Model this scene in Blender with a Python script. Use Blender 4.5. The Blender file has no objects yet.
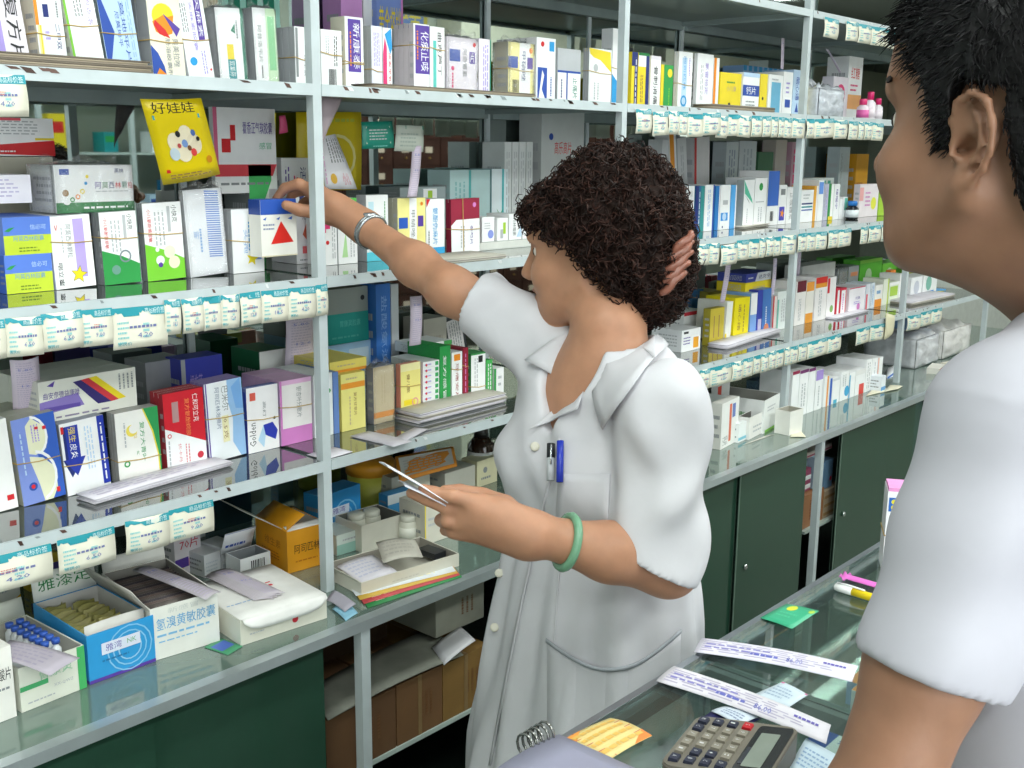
import bpy, math, random
import numpy as np
from mathutils import Vector, Matrix
random.seed(7); RNG = np.random.default_rng(7)
PI = math.pi
SC = bpy.context.scene
COL = SC.collection
# ---------------------------------------------------------------- camera
CAMP = np.array([0., 0., 1.6]); FPX = 1094.
def cam_basis(yaw=41.64, pitch=12.126, roll=.545):
    y, p, r = map(math.radians, (yaw, pitch, roll))
    F = np.array([math.cos(y)*math.cos(p), math.sin(y)*math.cos(p), -math.sin(p)])
    R = np.array([math.sin(y), -math.cos(y), 0.]); U = np.cross(R, F)
    return R*math.cos(r)+U*math.sin(r), -R*math.sin(r)+U*math.cos(r), F
CR, CU, CF = cam_basis()
cd = bpy.data.cameras.new('camera'); cam = bpy.data.objects.new('camera', cd); COL.objects.link(cam)
cd.sensor_width = 36; cd.lens = FPX*36/1024; cd.clip_start = .02
cam.matrix_world = Matrix(((CR[0], CU[0], -CF[0], 0), (CR[1], CU[1], -CF[1], 0), (CR[2], CU[2], -CF[2], 1.6), (0, 0, 0, 1)))
SC.camera = cam
# measuring helpers: photograph pixel -> point on a real plane
def ray(u, v): return CR*(u-512)/FPX+CU*(384-v)/FPX+CF
def on_y(u, v, Y): r = ray(u, v); return CAMP+r*Y/r[1]
def on_z(u, v, z): r = ray(u, v); return CAMP+r*(z-1.6)/r[2]
def at_d(u, v, d): return CAMP+ray(u, v)*d
def x_at(u, Y, z):
    k = (u-512)/FPX; w = CR-k*CF; return -(w[1]*Y+w[2]*(z-1.6))/w[0]
def y_at(u, X, z):
    k = (u-512)/FPX; w = CR-k*CF; return -(w[0]*X+w[2]*(z-1.6))/w[1]
def z_at(v, X, Y):
    k = (384-v)/FPX; w = CU-k*CF; return 1.6-(w[0]*X+w[1]*Y)/w[2]
# ---------------------------------------------------------------- world, lamps, exposure
wd = bpy.data.worlds.new('world'); SC.world = wd; wd.use_nodes = True
bg = wd.node_tree.nodes['Background']; bg.inputs[0].default_value = (.80, .88, .92, 1); bg.inputs[1].default_value = .35
def area(name, loc, sx, sy, power, col=(1, 1, 1), rot=(0, 0, 0)):
    l = bpy.data.lights.new(name, 'AREA'); l.shape = 'RECTANGLE'; l.size = sx; l.size_y = sy; l.energy = power; l.color = col
    o = bpy.data.objects.new(name, l); COL.objects.link(o); o.location = loc; o.rotation_euler = rot; return o
LP = [(.2, .55), (2.2, .6), (4.6, .6), (-.6, -.9), (1.5, -1.0), (3.6, -1.0), (5.6, -1.0), (7.8, -.6)]
for i, (lx, ly) in enumerate(LP):
    area('ceiling_lamp_light', (lx, ly, 2.80), 1.25, .30, 14 if ly > 0 else 26, (.95, 1., .96))
area('added_fill_light', (-.2, -1.86, 1.6), 3.6, 1.7, 48, (.95, .98, 1.), (math.radians(90), 0, 0))   # added soft fill that reaches the rear rows of the shelves
SC.view_settings.view_transform = 'Standard'; SC.view_settings.look = 'None'; SC.view_settings.gamma = 1
SC.view_settings.exposure = 0.24
SC.view_settings.use_curve_mapping = False
# ---------------------------------------------------------------- materials
def s2l(c): return tuple((x/12.92 if x <= .04045 else ((x+.055)/1.055)**2.4) for x in c)
def hexc(h): return s2l(tuple(int(h[i:i+2], 16)/255 for i in (0, 2, 4)))
MC = {}
def M(h, rough=.5, metal=0., var=.06, scale=30., bump=0., spec=.5, emit=0., sss=0.):
    key = (h, rough, metal, var, scale, bump, spec, emit, sss)
    if key in MC: return MC[key]
    m = bpy.data.materials.new('surface_'+h); m.use_nodes = True; nt = m.node_tree; b = nt.nodes['Principled BSDF']
    c = hexc(h); b.inputs['Roughness'].default_value = rough; b.inputs['Metallic'].default_value = metal
    b.inputs['Specular IOR Level'].default_value = spec
    if sss: b.inputs['Subsurface Weight'].default_value = sss; b.inputs['Subsurface Radius'].default_value = (.012, .004, .002); b.inputs['Subsurface Scale'].default_value = 1.
    if emit: b.inputs['Emission Color'].default_value = (*c, 1); b.inputs['Emission Strength'].default_value = emit
    tc = nt.nodes.new('ShaderNodeTexCoord'); n = nt.nodes.new('ShaderNodeTexNoise'); n.inputs['Scale'].default_value = scale; n.inputs['Detail'].default_value = 4
    nt.links.new(tc.outputs['Object'], n.inputs['Vector'])
    r = nt.nodes.new('ShaderNodeValToRGB'); r.color_ramp.elements[0].position = .3; r.color_ramp.elements[1].position = .7
    r.color_ramp.elements[0].color = (*[x*(1-var) for x in c], 1); r.color_ramp.elements[1].color = (*[min(1, x*(1+var)) for x in c], 1)
    nt.links.new(n.outputs['Fac'], r.inputs['Fac']); nt.links.new(r.outputs['Color'], b.inputs['Base Color'])
    if bump:
        bp = nt.nodes.new('ShaderNodeBump'); bp.inputs['Strength'].default_value = bump; bp.inputs['Distance'].default_value = .002
        nt.links.new(n.outputs['Fac'], bp.inputs['Height']); nt.links.new(bp.outputs['Normal'], b.inputs['Normal'])
    MC[key] = m; return m
def glassy(name, tint, ior=1.5, rough=.02, body=0., bodycol=(.2, .3, .25), gl=1.0, wr=0.):
    m = bpy.data.materials.new(name); m.use_nodes = True; nt = m.node_tree; N = nt.nodes; L = nt.links
    N.remove(N['Principled BSDF']); out = N['Material Output']
    t = N.new('ShaderNodeBsdfTransparent'); t.inputs[0].default_value = (*tint, 1)
    g = N.new('ShaderNodeBsdfGlossy'); g.inputs['Roughness'].default_value = rough; g.inputs[0].default_value = (gl, gl, gl, 1)
    lw = N.new('ShaderNodeLayerWeight'); lw.inputs['Blend'].default_value = .5
    pw = N.new('ShaderNodeMath'); pw.operation = 'POWER'; pw.inputs[1].default_value = 3.5; L.new(lw.outputs['Facing'], pw.inputs[0])
    fr = N.new('ShaderNodeMapRange'); f0 = ((ior-1)/(ior+1))**2; fr.inputs['To Min'].default_value = f0; fr.inputs['To Max'].default_value = min(1, f0+.8*ior/1.6); L.new(pw.outputs[0], fr.inputs['Value'])
    src = t.outputs[0]
    if body:
        d = N.new('ShaderNodeBsdfDiffuse'); d.inputs[0].default_value = (*bodycol, 1)
        mx = N.new('ShaderNodeMixShader'); mx.inputs[0].default_value = body; L.new(src, mx.inputs[1]); L.new(d.outputs[0], mx.inputs[2]); src = mx.outputs[0]
    if wr:
        tc = N.new('ShaderNodeTexCoord'); n = N.new('ShaderNodeTexNoise'); n.inputs['Scale'].default_value = 45; n.inputs['Detail'].default_value = 3
        bp = N.new('ShaderNodeBump'); bp.inputs['Strength'].default_value = wr; bp.inputs['Distance'].default_value = .01
        L.new(tc.outputs['Object'], n.inputs['Vector']); L.new(n.outputs['Fac'], bp.inputs['Height']); L.new(bp.outputs['Normal'], g.inputs['Normal'])
    mx2 = N.new('ShaderNodeMixShader'); L.new(fr.outputs[0], mx2.inputs[0]); L.new(src, mx2.inputs[1]); L.new(g.outputs[0], mx2.inputs[2])
    L.new(mx2.outputs[0], out.inputs[0]); return m
GL_SHELF = glassy('tinted_shelf_glass', (.42, .50, .47), 1.9, .03, .45, (.10, .125, .11), .95)
GL_TOP = glassy('green_counter_glass', (.55, .68, .60), 1.8, .04, .55, (.26, .36, .31), .9)
GL_COUNTER = glassy('clear_counter_glass', (.86, .93, .90), 1.5, .015, .035, (.4, .5, .45))
GL_DOOR = glassy('dark_green_door_glass', (.10, .2, .14), 1.35, .12, .85, (.030, .085, .055), .8)
GL_WRAP = glassy('clear_plastic_wrap', (.985, .985, .985), 1.45, .16, .03, (.9, .9, .92), 1., .5)
GL_BAG = glassy('crumpled_clear_bag', (.88, .9, .92), 1.5, .12, .22, (.8, .82, .86), 1., 1.)
MIRROR = bpy.data.materials.new('mirror_back'); MIRROR.use_nodes = True
_b = MIRROR.node_tree.nodes['Principled BSDF']; _b.inputs['Metallic'].default_value = 1; _b.inputs['Roughness'].default_value = .02; _b.inputs['Base Color'].default_value = (.44, .50, .48, 1)
STEEL = M('bfc9cc', .42, .0, .06, 20, .1)
STEELD = M('8e9c9c', .5, .0, .12, 12, .1)
K = dict(w='e9ebee', W='f4f5f6', g='b9bcc0', G='8b8f92', k='222428', b='2a4fa8', B='1a2c74', l='8fb4e2', L='bcd6f0', c='2a9ad8', t='1f8f96', T='0f7a60', n='2d9a4a', N='177a3c', e='7cc23a', y='efd62c', Y='f2e8a0', o='ee8e1e', r='d5242c', R='8c1f35', p='d884c8', P='5a3fa0', v='a896dc', m='e03878', C='efe8d4', s='c9b690', S='9c7a4c', a='e9e2ea', z='7d8a92', q='c0c84c')
def KM(c): return M(K.get(c, c), .42, 0., .04, 25)
# ---------------------------------------------------------------- mesh builder
TXT = {}
def glyphs(s):
    if s not in TXT:
        c = bpy.data.curves.new('text', 'FONT'); c.body = s; c.resolution_u = 1
        o = bpy.data.objects.new('text', c); COL.objects.link(o); bpy.context.view_layer.update()
        me = o.to_mesh(); v = np.array([tuple(q.co) for q in me.vertices]).reshape(-1, 3); f = [tuple(p.vertices) for p in me.polygons]
        o.to_mesh_clear(); bpy.data.objects.remove(o); bpy.data.curves.remove(c)
        if len(v): lo, hi = v.min(0), v.max(0); v = (v-lo)/np.maximum(hi-lo, 1e-6)
        TXT[s] = (v[:, :2], f)
    return TXT[s]
class MB:
    def __init__(s): s.v = []; s.f = []; s.m = []; s.mats = []; s.sm = []
    def mi(s, m):
        if isinstance(m, str): m = KM(m)
        if m not in s.mats: s.mats.append(m)
        return s.mats.index(m)
    def add(s, vs, fs, m, T=None, smooth=False):
        o = len(s.v); i = s.mi(m)
        for p in vs:
            s.v.append(tuple(T @ Vector(p)) if T is not None else tuple(p))
        for f in fs: s.f.append(tuple(o+k for k in f)); s.m.append(i); s.sm.append(smooth)
        return s
    def box(s, a, b, m, T=None):
        x0, y0, z0 = a; x1, y1, z1 = b
        s.add([(x0, y0, z0), (x1, y0, z0), (x1, y1, z0), (x0, y1, z0), (x0, y0, z1), (x1, y0, z1), (x1, y1, z1), (x0, y1, z1)],
              [(0, 3, 2, 1), (4, 5, 6, 7), (0, 1, 5, 4), (1, 2, 6, 5), (2, 3, 7, 6), (3, 0, 4, 7)], m, T); return s
    def prism(s, pts, y0, y1, m, T=None):      # outline in x,z ; thickness in y
        n = len(pts); vs = [(x, y0, z) for x, z in pts]+[(x, y1, z) for x, z in pts]
        fs = [tuple(range(n)), tuple(range(2*n-1, n-1, -1))]+[(i, i+n, (i+1) % n+n, (i+1) % n) for i in range(n)]
        s.add(vs, fs, m, T); return s
    def lathe(s, prof, m, T=None, n=20, smooth=True):
        vs = []; fs = []
        for r, z in prof:
            for k in range(n): a = 2*PI*k/n; vs.append((r*math.cos(a), r*math.sin(a), z))
        for j in range(len(prof)-1):
            for k in range(n): fs.append((j*n+k, j*n+(k+1) % n, (j+1)*n+(k+1) % n, (j+1)*n+k))
        fs.append(tuple(range(n-1, -1, -1))); fs.append(tuple((len(prof)-1)*n+k for k in range(n)))
        s.add(vs, fs, m, T, smooth); return s
    def tube(s, path, r, m, n=8, closed=False, T=None, flat=1.):
        P = [Vector(p) for p in path]; N = len(P); vs = []; fs = []; up = None
        for i in range(N):
            a = P[(i-1) % N] if (closed or i > 0) else P[i]; b = P[(i+1) % N] if (closed or i < N-1) else P[i]
            d = (b-a).normalized()
            if up is None: up = d.orthogonal().normalized()
            up = (up-d*up.dot(d)).normalized(); w = d.cross(up)
            rr = r[i] if isinstance(r, (list, tuple)) else r
            for k in range(n): t = 2*PI*k/n; vs.append(tuple(P[i]+up*math.cos(t)*rr+w*math.sin(t)*rr*flat))
        for i in range(N if closed else N-1):
            j = (i+1) % N
            for k in range(n): fs.append((i*n+k, i*n+(k+1) % n, j*n+(k+1) % n, j*n+k))
        if not closed: fs.append(tuple(range(n-1, -1, -1))); fs.append(tuple((N-1)*n+k for k in range(n)))
        s.add(vs, fs, m, T, True); return s
    def sheet(s, fn, nu, nv, m, th=.0005, T=None, smooth=True):    # fn(a,b)->point, a,b in 0..1 ; gets thickness
        P = np.array([[fn(i/nu, j/nv) for j in range(nv+1)] for i in range(nu+1)], float)
        du = np.gradient(P, axis=0); dv = np.gradient(P, axis=1); n = np.cross(du, dv); n /= np.linalg.norm(n, axis=2, keepdims=True)+1e-12
        A = P+n*th/2; B = P-n*th/2; w = nv+1; o2 = (nu+1)*w; vs = [tuple(q) for q in A.reshape(-1, 3)]+[tuple(q) for q in B.reshape(-1, 3)]; fs = []
        for i in range(nu):
            for j in range(nv):
                a = i*w+j; fs.append((a, a+w, a+w+1, a+1)); fs.append((o2+a, o2+a+1, o2+a+w+1, o2+a+w))
        for i in range(nu): a = i*w; fs.append((a, o2+a, o2+a+w, a+w)); a += nv; fs.append((a, a+w, o2+a+w, o2+a))
        for j in range(nv): a = j; fs.append((a, a+1, o2+a+1, o2+a)); a += nu*w; fs.append((a, o2+a, o2+a+1, a+1))
        s.add(vs, fs, m, T, smooth); return s
    def flat(s, pts, m, to3):
        s.add([to3(*p) for p in pts], [tuple(range(len(pts)))], m); return s
    # print on a face: items in unit coordinates of the face
    def pr(s, items, W, H, T=None, to3=None, e0=.0003):
        if to3 is None: to3 = lambda x, z, e: (x*W, -e, z*H)
        e = e0
        def put(pts, fs, col):
            s.add([to3(x, z, e) for x, z in pts], fs, col, T)
        for it in items:
            k = it[0]; e += .00008
            if k == 'r': x0, y0, x1, y1, c = it[1:]; put([(x0, y0), (x1, y0), (x1, y1), (x0, y1)], [(0, 1, 2, 3)], c)
            elif k == 'p': put(it[1], [tuple(range(len(it[1])))], it[2])
            elif k == 'c':
                cx, cy, r, c = it[1:5]; a = W/H
                put([(cx+r*math.cos(t*PI/8), cy+r*a*math.sin(t*PI/8)) for t in range(16)], [tuple(range(16))], c)
            elif k == 'o':   # ring: cx,cy,r,width,col
                cx, cy, r, w, c = it[1:6]; a = W/H; ps = []
                for t in range(16):
                    for q in (r, r-w): ps.append((cx+q*math.cos(t*PI/8), cy+q*a*math.sin(t*PI/8)))
                put(ps, [(2*t, (2*t+2) % 32, (2*t+3) % 32, 2*t+1) for t in range(16)], c)
            elif k == 'T':
                st, x0, y0, x1, y1, c = it[1:7]; rot = it[7] if len(it) > 7 else 0
                g, fs = glyphs(st)
                if rot == 1: ps = [(x0+(x1-x0)*b, y1-(y1-y0)*a) for a, b in g]       # reads downwards
                elif rot == 2: ps = [(x1-(x1-x0)*b, y0+(y1-y0)*a) for a, b in g]
                else: ps = [(x0+(x1-x0)*a, y0+(y1-y0)*b) for a, b in g]
                put(ps, fs, c)
            elif k == 'L':
                x0, y0, x1, y1, n, c = it[1:7]; rot = it[7] if len(it) > 7 else 0; rg = random.Random(n*17+int(x0*100)); ps = []; fs = []
                for i in range(n):
                    if rot:
                        a = x0+(x1-x0)*(i+.25)/n; b = x0+(x1-x0)*(i+.65)/n; p = y0
                        while p < y1:
                            q = min(y1, p+(y1-y0)*rg.uniform(.06, .16)); o = len(ps); ps += [(a, p), (b, p), (b, q), (a, q)]; fs.append((o, o+1, o+2, o+3)); p = q+(y1-y0)*.035
                    else:
                        a = y0+(y1-y0)*(i+.25)/n; b = y0+(y1-y0)*(i+.65)/n; p = x0; end = x1-(x1-x0)*rg.uniform(0, .3)
                        while p < end:
                            q = min(end, p+(x1-x0)*rg.uniform(.06, .16)); o = len(ps); ps += [(p, a), (q, a), (q, b), (p, b)]; fs.append((o, o+1, o+2, o+3)); p = q+(x1-x0)*.035
                put(ps, fs, c)
            elif k == 'B':   # barcode
                x0, y0, x1, y1, c = it[1:6]; rg = random.Random(5); ps = []; fs = []; p = x0
                while p < x1:
                    q = min(x1, p+(x1-x0)*rg.choice((.03, .05, .08))); o = len(ps); ps += [(p, y0), (q, y0), (q, y1), (p, y1)]; fs.append((o, o+1, o+2, o+3)); p = q+(x1-x0)*rg.choice((.04, .06))
                put(ps, fs, c)
            elif k == 'H':   # diagonal hatch
                x0, y0, x1, y1, n, c = it[1:7]; ps = []; fs = []
                for i in range(n):
                    a = y0+(y1-y0)*i/n; d = (y1-y0)/n; o = len(ps); ps += [(x0, a+d*.5), (x1, a), (x1, a+d*.55), (x0, a+d*1.05)]; fs.append((o, o+1, o+2, o+3))
                put(ps, fs, c)
            elif k == 's':   # star
                cx, cy, r, c = it[1:5]; a = W/H; rg = [r if i % 2 == 0 else r*.45 for i in range(10)]
                put([(cx+rg[i]*math.sin(i*PI/5+.2), cy+a*rg[i]*math.cos(i*PI/5+.2)) for i in range(10)], [(9, 0, 1), (1, 2, 3), (3, 4, 5), (5, 6, 7), (7, 8, 9), (1, 3, 5, 7, 9)], c)
        return s
    def mesh(s, name):
        me = bpy.data.meshes.new(name); me.from_pydata(s.v, [], s.f)
        for m in s.mats: me.materials.append(m)
        me.polygons.foreach_set('material_index', s.m); me.polygons.foreach_set('use_smooth', s.sm); me.update(); return me
    def build(s, name, parent=None, T=None):
        o = bpy.data.objects.new(name, s.mesh(name)); COL.objects.link(o)
        if parent is not None: o.parent = parent
        if T is not None: o.matrix_local = T
        return o
def link(me, name, parent=None, T=None):
    o = bpy.data.objects.new(name, me); COL.objects.link(o)
    if parent is not None: o.parent = parent
    if T is not None: o.matrix_local = T
    return o
def thing(name, T): o = bpy.data.objects.new(name, None); COL.objects.link(o); o.empty_display_size = .02; o.matrix_world = T; return o
def tag(o, label, cat, group=None):
    o['label'] = label; o['category'] = cat
    if group: o['group'] = group
    return o
def struct(o): o['kind'] = 'structure'; return o
def TR(x, y, z, rz=0, rx=0, ry=0):
    return Matrix.Translation((x, y, z)) @ Matrix.Rotation(rz, 4, 'Z') @ Matrix.Rotation(ry, 4, 'Y') @ Matrix.Rotation(rx, 4, 'X')
ORD = ['first', 'second', 'third', 'fourth', 'fifth', 'sixth', 'seventh', 'eighth', 'ninth', 'tenth', 'eleventh', 'twelfth', 'thirteenth', 'fourteenth', 'fifteenth', 'sixteenth', 'seventeenth', 'eighteenth', 'nineteenth', 'twentieth', 'twenty-first', 'twenty-second', 'twenty-third', 'twenty-fourth', 'twenty-fifth']
LOOKS = {'w': 'white', 'W': 'white', 'g': 'grey', 'G': 'dark grey', 'k': 'black', 'b': 'blue', 'B': 'navy', 'l': 'light blue', 'L': 'pale blue', 'c': 'bright blue', 't': 'teal', 'T': 'teal', 'n': 'green', 'N': 'dark green', 'e': 'lime', 'y': 'yellow', 'Y': 'pale yellow', 'o': 'orange', 'r': 'red', 'R': 'maroon', 'p': 'pink', 'P': 'purple', 'v': 'lilac', 'm': 'magenta', 'C': 'cream', 's': 'tan', 'S': 'brown', 'a': 'pinkish white', 'z': 'slate', 'q': 'olive'}
# ================================================================ setting
PX = [.32, 1.193, 2.064, 2.927, 3.76, 4.62]        # shelf uprights
YF, YB = 1.503, 1.935                              # front and mirror back of the shelves
SZ = {1: 1.703, 2: 1.380, 3: 1.050, 4: .800, 0: 1.985}
fl = MB()
struct(MB().box((-2.4, -1.95, -.1), (13., 2.06, 0), M('8d8c84', .35, 0, .1, 3)).build('floor'))
struct(MB().box((-2.4, -1.95, 2.9), (13., 2.06, 3.), M('c9cdca', .8)).build('ceiling'))
struct(MB().box((-2.4, 1.96, 0), (13., 2.06, 2.9), M('b7bdb8', .7)).build('wall_back'))
struct(MB().box((-2.4, -2.05, 0), (13., -1.95, 2.9), M('b9bdb2', .7, 0, .05, 3)).build('wall_front'))
struct(MB().box((-2.5, -2.05, 0), (-2.4, 2.06, 2.9), M('b9bdb2', .7)).build('wall_left'))
struct(MB().box((13., -2.05, 0), (13.1, 2.06, 2.9), M('b9bdb2', .7)).build('wall_right'))
# ceiling lamps
for i, (lx, ly) in enumerate(LP):
    t = tag(thing('ceiling_lamp', TR(lx, ly, 2.9)), f"white fluorescent ceiling lamp, {ORD[i if ly > 0 else i-3]} from the left {'over the shelf aisle' if ly > 0 else 'over the customer side'}", 'lamp', 'fluorescent ceiling lamps')
    MB().prism([(-.68, 0), (.68, 0), (.66, -.05), (-.66, -.05)], -.17, .17, M('dfe3e1', .5)).build('housing', t)
    for s in (-.09, .09):
        MB().tube([(-.6, s, -.07), (.6, s, -.07)], .013, M('f4fffa', .4, 0, 0, 1, 0, .5, 4.), 10).build('tube', t)
# shelf rack: posts, lips, frames, glass boards, mirrors
rack = tag(thing('shelf_rack', TR(0, 0, 0)), 'pale steel display rack with glass shelves and mirrored back along the wall', 'shelving')
for x in PX:
    MB().box((x-.009, YF, .8), (x+.009, YF+.018, 2.75), STEEL).build('post', rack)
    MB().box((x-.007, YB-.012, .8), (x+.007, YB-.004, 2.75), STEEL).build('post', rack)
rg = random.Random(3)
for n in (0, 1, 2, 3):
    z = SZ[n]
    for i in range(5):
        x0, x1 = PX[i]+.009, PX[i+1]-.009
        m = MB()
        m.box((x0, YF-.002, z-.019), (x1, YF+.004, z), STEEL)             # lip
        m.box((x0, YF+.004, z-.019), (x1, YF+.022, z-.016), STEELD)       # angle flange
        m.box((x0, YB-.02, z-.03), (x1, YB-.004, z-.006), STEELD)
        for xx in (x0, x1-.012): m.box((xx, YF+.004, z-.019), (xx+.012, YB-.02, z-.008), STEELD)
        m.build('shelf_rail', rack)
        MB().box((x0+.001, YF+.0045, z-.006), (x1-.001, YB-.002, z), GL_SHELF if n in (2, 3) else M('8d9a98', .3, 0, .08, 10)).build('glass_shelf', rack)
        # torn brown tape scraps stuck on the lips
        ms = MB()
        for k in range(26 if (n == 1 and i == 1) else 9):
            a = rg.uniform(x0+.01, x1-.03); w = rg.uniform(.004, .018 if n == 1 else .011); h = rg.uniform(.003, .009)
            ms.prism([(a, z-.001), (a+w*.9, z-.001-h*.2), (a+w*1.3, z-.001-h), (a+w*.5, z-.002-h*.8)], YF-.0026, YF-.0021, rg.choice(('5a4038', '46322c', 'dfe3e4', '8a9496', '6a5048')))
        o = ms.build('tape_scrap', rack); o['kind'] = 'stuff'
for i in range(5):
    for a, b in ((SZ[4], SZ[3]-.03), (SZ[3], SZ[2]-.03), (SZ[2], SZ[1]-.03), (SZ[1], SZ[0]-.03), (SZ[0], 2.5)):
        MB().box((PX[i]+.005, YB, a), (PX[i+1]-.005, YB+.006, b), MIRROR).build('mirror_panel', rack)
# second line of slim mirror dividers seen on the upper back
for x in (.74, 2.48):
    MB().box((x-.006, YB-.004, SZ[2]), (x+.006, YB-.0005, 2.5), STEEL).build('mirror_strip', rack)
# cabinet below
YC = 1.362
cab = tag(thing('base_cabinet', TR(0, 0, 0)), 'long base cabinet with green glass sliding doors and steel edge under the rack', 'cabinet')
GREEN = GL_DOOR
MB().box((-.6, YC-.004, SZ[4]-.018), (5.3, YC+.018, SZ[4]), M('c3cdd0', .28, .55, .05, 20)).build('counter_edge', cab)
MB().box((-.6, YC+.018, SZ[4]-.008), (5.3, 1.94, SZ[4]), GL_TOP).build('glass_top', cab)
MB().box((-.6, YC+.018, SZ[4]-.016), (5.3, 1.94, SZ[4]-.009), M('5f7268', .6)).build('top_board', cab)
CPX = [-.58, .32, 1.155, 2.03, 2.895, 3.74, 4.6]
for x in CPX: MB().box((x-.010, YC, 0), (x+.010, YC+.02, SZ[4]-.018), STEEL).build('post', cab)
MB().box((-.6, YC+.0, .06), (5.3, YC+.02, .085), STEELD).build('bottom_rail', cab)
MB().box((-.6, YC+.02, .06), (5.3, 1.94, .07), M('3a4a42', .6)).build('floor_board', cab)
MB().box((-.6, 1.92, .07), (5.3, 1.94, SZ[4]-.016), M('26302a', .8)).build('back_board', cab)
def door(x0, x1, dy=0):
    d = MB().box((x0, YC+.022+dy, .09), (x1, YC+.028+dy, SZ[4]-.020), GREEN).build('door_panel', cab)
    MB().box((x0, YC+.0205+dy, .09), (x0+.006, YC+.0295+dy, SZ[4]-.020), M('5c7568', .3)).build('door_edge', d)
    MB().lathe([(.006, 0), (.008, .003), (.006, .006)], M('d8dcdc', .2, .8), TR(x0+.05, YC+.0205+dy, .5, 0, PI/2), 12).build('door_knob', d)
for a, b, dy in ((-.57, -.1, 0), (-.13, .33, .008), (.33, .76, 0), (.72, 1.085, .008), (1.58, 2.05, 0), (2.04, 2.50, .008), (2.46, 2.84, 0), (3.06, 3.42, 0), (3.38, 3.735, .008), (3.75, 4.2, 0), (4.17, 4.6, .008)):
    door(a, b, dy)
# interior boards
for a, b in zip(CPX[:-1], CPX[1:]):
    MB().box((a+.01, YC+.045, .480), (b-.01, 1.915, .489), M('aab8b2', .35)).build('inner_shelf', cab)
# ---------------------------------------------------------------- the other side of the shop, seen only in the mirrors
dr = tag(thing('drawer_cabinet', TR(0, 0, 0)), 'dark brown herbal drawer cabinet with small white drawer labels, seen in the mirror', 'cabinet')
WOOD = M('4a2a22', .5, 0, .2, 9)
MB().box((4.3, -1.94, 0), (7.6, -1.62, 1.83), M('3c221c', .6)).build('body', dr)
dme = MB().box((.003, 0, .003), (.212, .012, .172), WOOD).box((.075, .012, .085), (.14, .014, .125), M('f1d9c6', .6)).lathe([(.004, 0), (.004, .008), (.009, .012), (.006, .018)], M('b08a50', .3, .7), TR(.107, .012, .05, 0, -PI/2), 8).mesh('drawer')
for r in range(9):
    for c in range(15):
        link(dme, 'drawer', dr, TR(4.31+c*.218, -1.62, .28+r*.172))
gc = tag(thing('display_case', TR(0, 0, 0)), 'grey glass-fronted display case with packs, reflected at the left of the mirror', 'cabinet')
MB().box((1.6, -1.94, 0), (4.2, -1.6, .85), M('7d8a84', .5)).build('base', gc)
for z in (1.2, 1.55, 1.9, 2.25): MB().box((1.6, -1.94, z), (4.2, -1.62, z+.012), M('bcc8c6', .4)).build('shelf', gc)
for x in (1.6, 2.1, 2.6, 3.1, 3.6, 4.18): MB().box((x, -1.64, .85), (x+.025, -1.615, 2.5), STEEL).build('post', gc)
rr = random.Random(11); NP = {}; RSH = {.85: 'lowest', 1.212: 'second', 1.562: 'third', 1.912: 'top'}
for z in (.85, 1.212, 1.562, 1.912):
    x = 1.7
    while x < 4.1:
        w = rr.uniform(.06, .15); h = rr.uniform(.08, .2)
        if rr.random() < .8:
            cc = rr.choice('wwLyYtgwc'); NP[z] = NP.get(z, 0)+1
            b = MB().box((0, 0, 0), (w, .12, h), cc).pr([('r', .1, .5, .9, .8, rr.choice('bnroy'))], w, h, TR(0, .12, 0), lambda X, Z, e, w=w, h=h: (X*w, e, Z*h)).build('medicine_box', None, TR(x, -1.80, z+.0006))
            tag(b, f"{LOOKS[cc]} pack, {ORD[NP[z]-1]} on the {RSH[z]} board of the reflected display case", 'box', 'packs on the reflected display case')
        x += w+rr.uniform(.01, .1)
# poster seen reversed in the mirror
po = MB().box((0, 0, 0), (.62, .008, .62), M('6a86c8', .4)).build('poster', None, TR(4.98, -1.945, 2.02))
pb = MB(); pb.pr([('r', .9, 0, 1, 1, 'c9b840'), ('r', 0, 0, .06, 1, 'c9b840'), ('r', .08, .36, .88, .46, 'o'), ('T', '黄金搭档', .10, .52, .86, .86, 'y'), ('r', .1, .08, .85, .3, 'l')], .62, .62, None, lambda x, z, e: ((1-x)*.62, .008+e, z*.62)); pb.build('lettering', po)
tag(po, 'blue and yellow poster with big yellow characters, seen reversed in the mirror', 'poster')
# pale cupboards and a dark fascia high on the other side
fa = tag(thing('fascia', TR(0, 0, 0)), 'dark olive overhead fascia over pale bulkhead, reflected above the top shelf', 'fascia')
MB().box((6.4, -1.94, 2.62), (12.9, -1.3, 2.88), M('4c5646', .6)).build('dark_board', fa)
MB().box((5.7, -1.94, 1.95), (12.9, -1.7, 2.5), M('dddbc9', .6)).build('bulkhead', fa)
ya = MB().box((0, 0, 0), (.55, .006, .5), M('e8d21c', .45)).pr([('o', .3, .4, .28, .03, 'Y'), ('r', .0, .9, 1, .96, 'q')], .55, .5, None, lambda x, z, e: ((1-x)*.55, .006+e, z*.5)).build('yellow_banner', None, TR(3.98, -1.56, 1.42))
tag(ya, 'bright yellow banner with pale ring, seen in the mirror beside the drawers', 'banner')
wv = MB().box((-2.1, -1.945, .7), (1.7, -1.935, 2.5), M('dfe8ee', .5, 0, .1, 2, 0, .5, .8)); wo = struct(wv.build('added_window'))  # glowing panel added as the source of the frontal fill
for x in (-2.1, -.85, .4, 1.66): MB().box((x, -1.94, .7), (x+.04, -1.90, 2.5), M('aab2b2', .4)).build('added_window_frame', wo)  # frame bars of the added glowing panel
# bright doorway window behind
wn = MB().box((8.2, -1.945, 1.2), (9.2, -1.93, 2.1), M('f4f8ee', .5, 0, .3, 4, 0, .5, 1.2)); struct(wn.build('window_1'))
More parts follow.
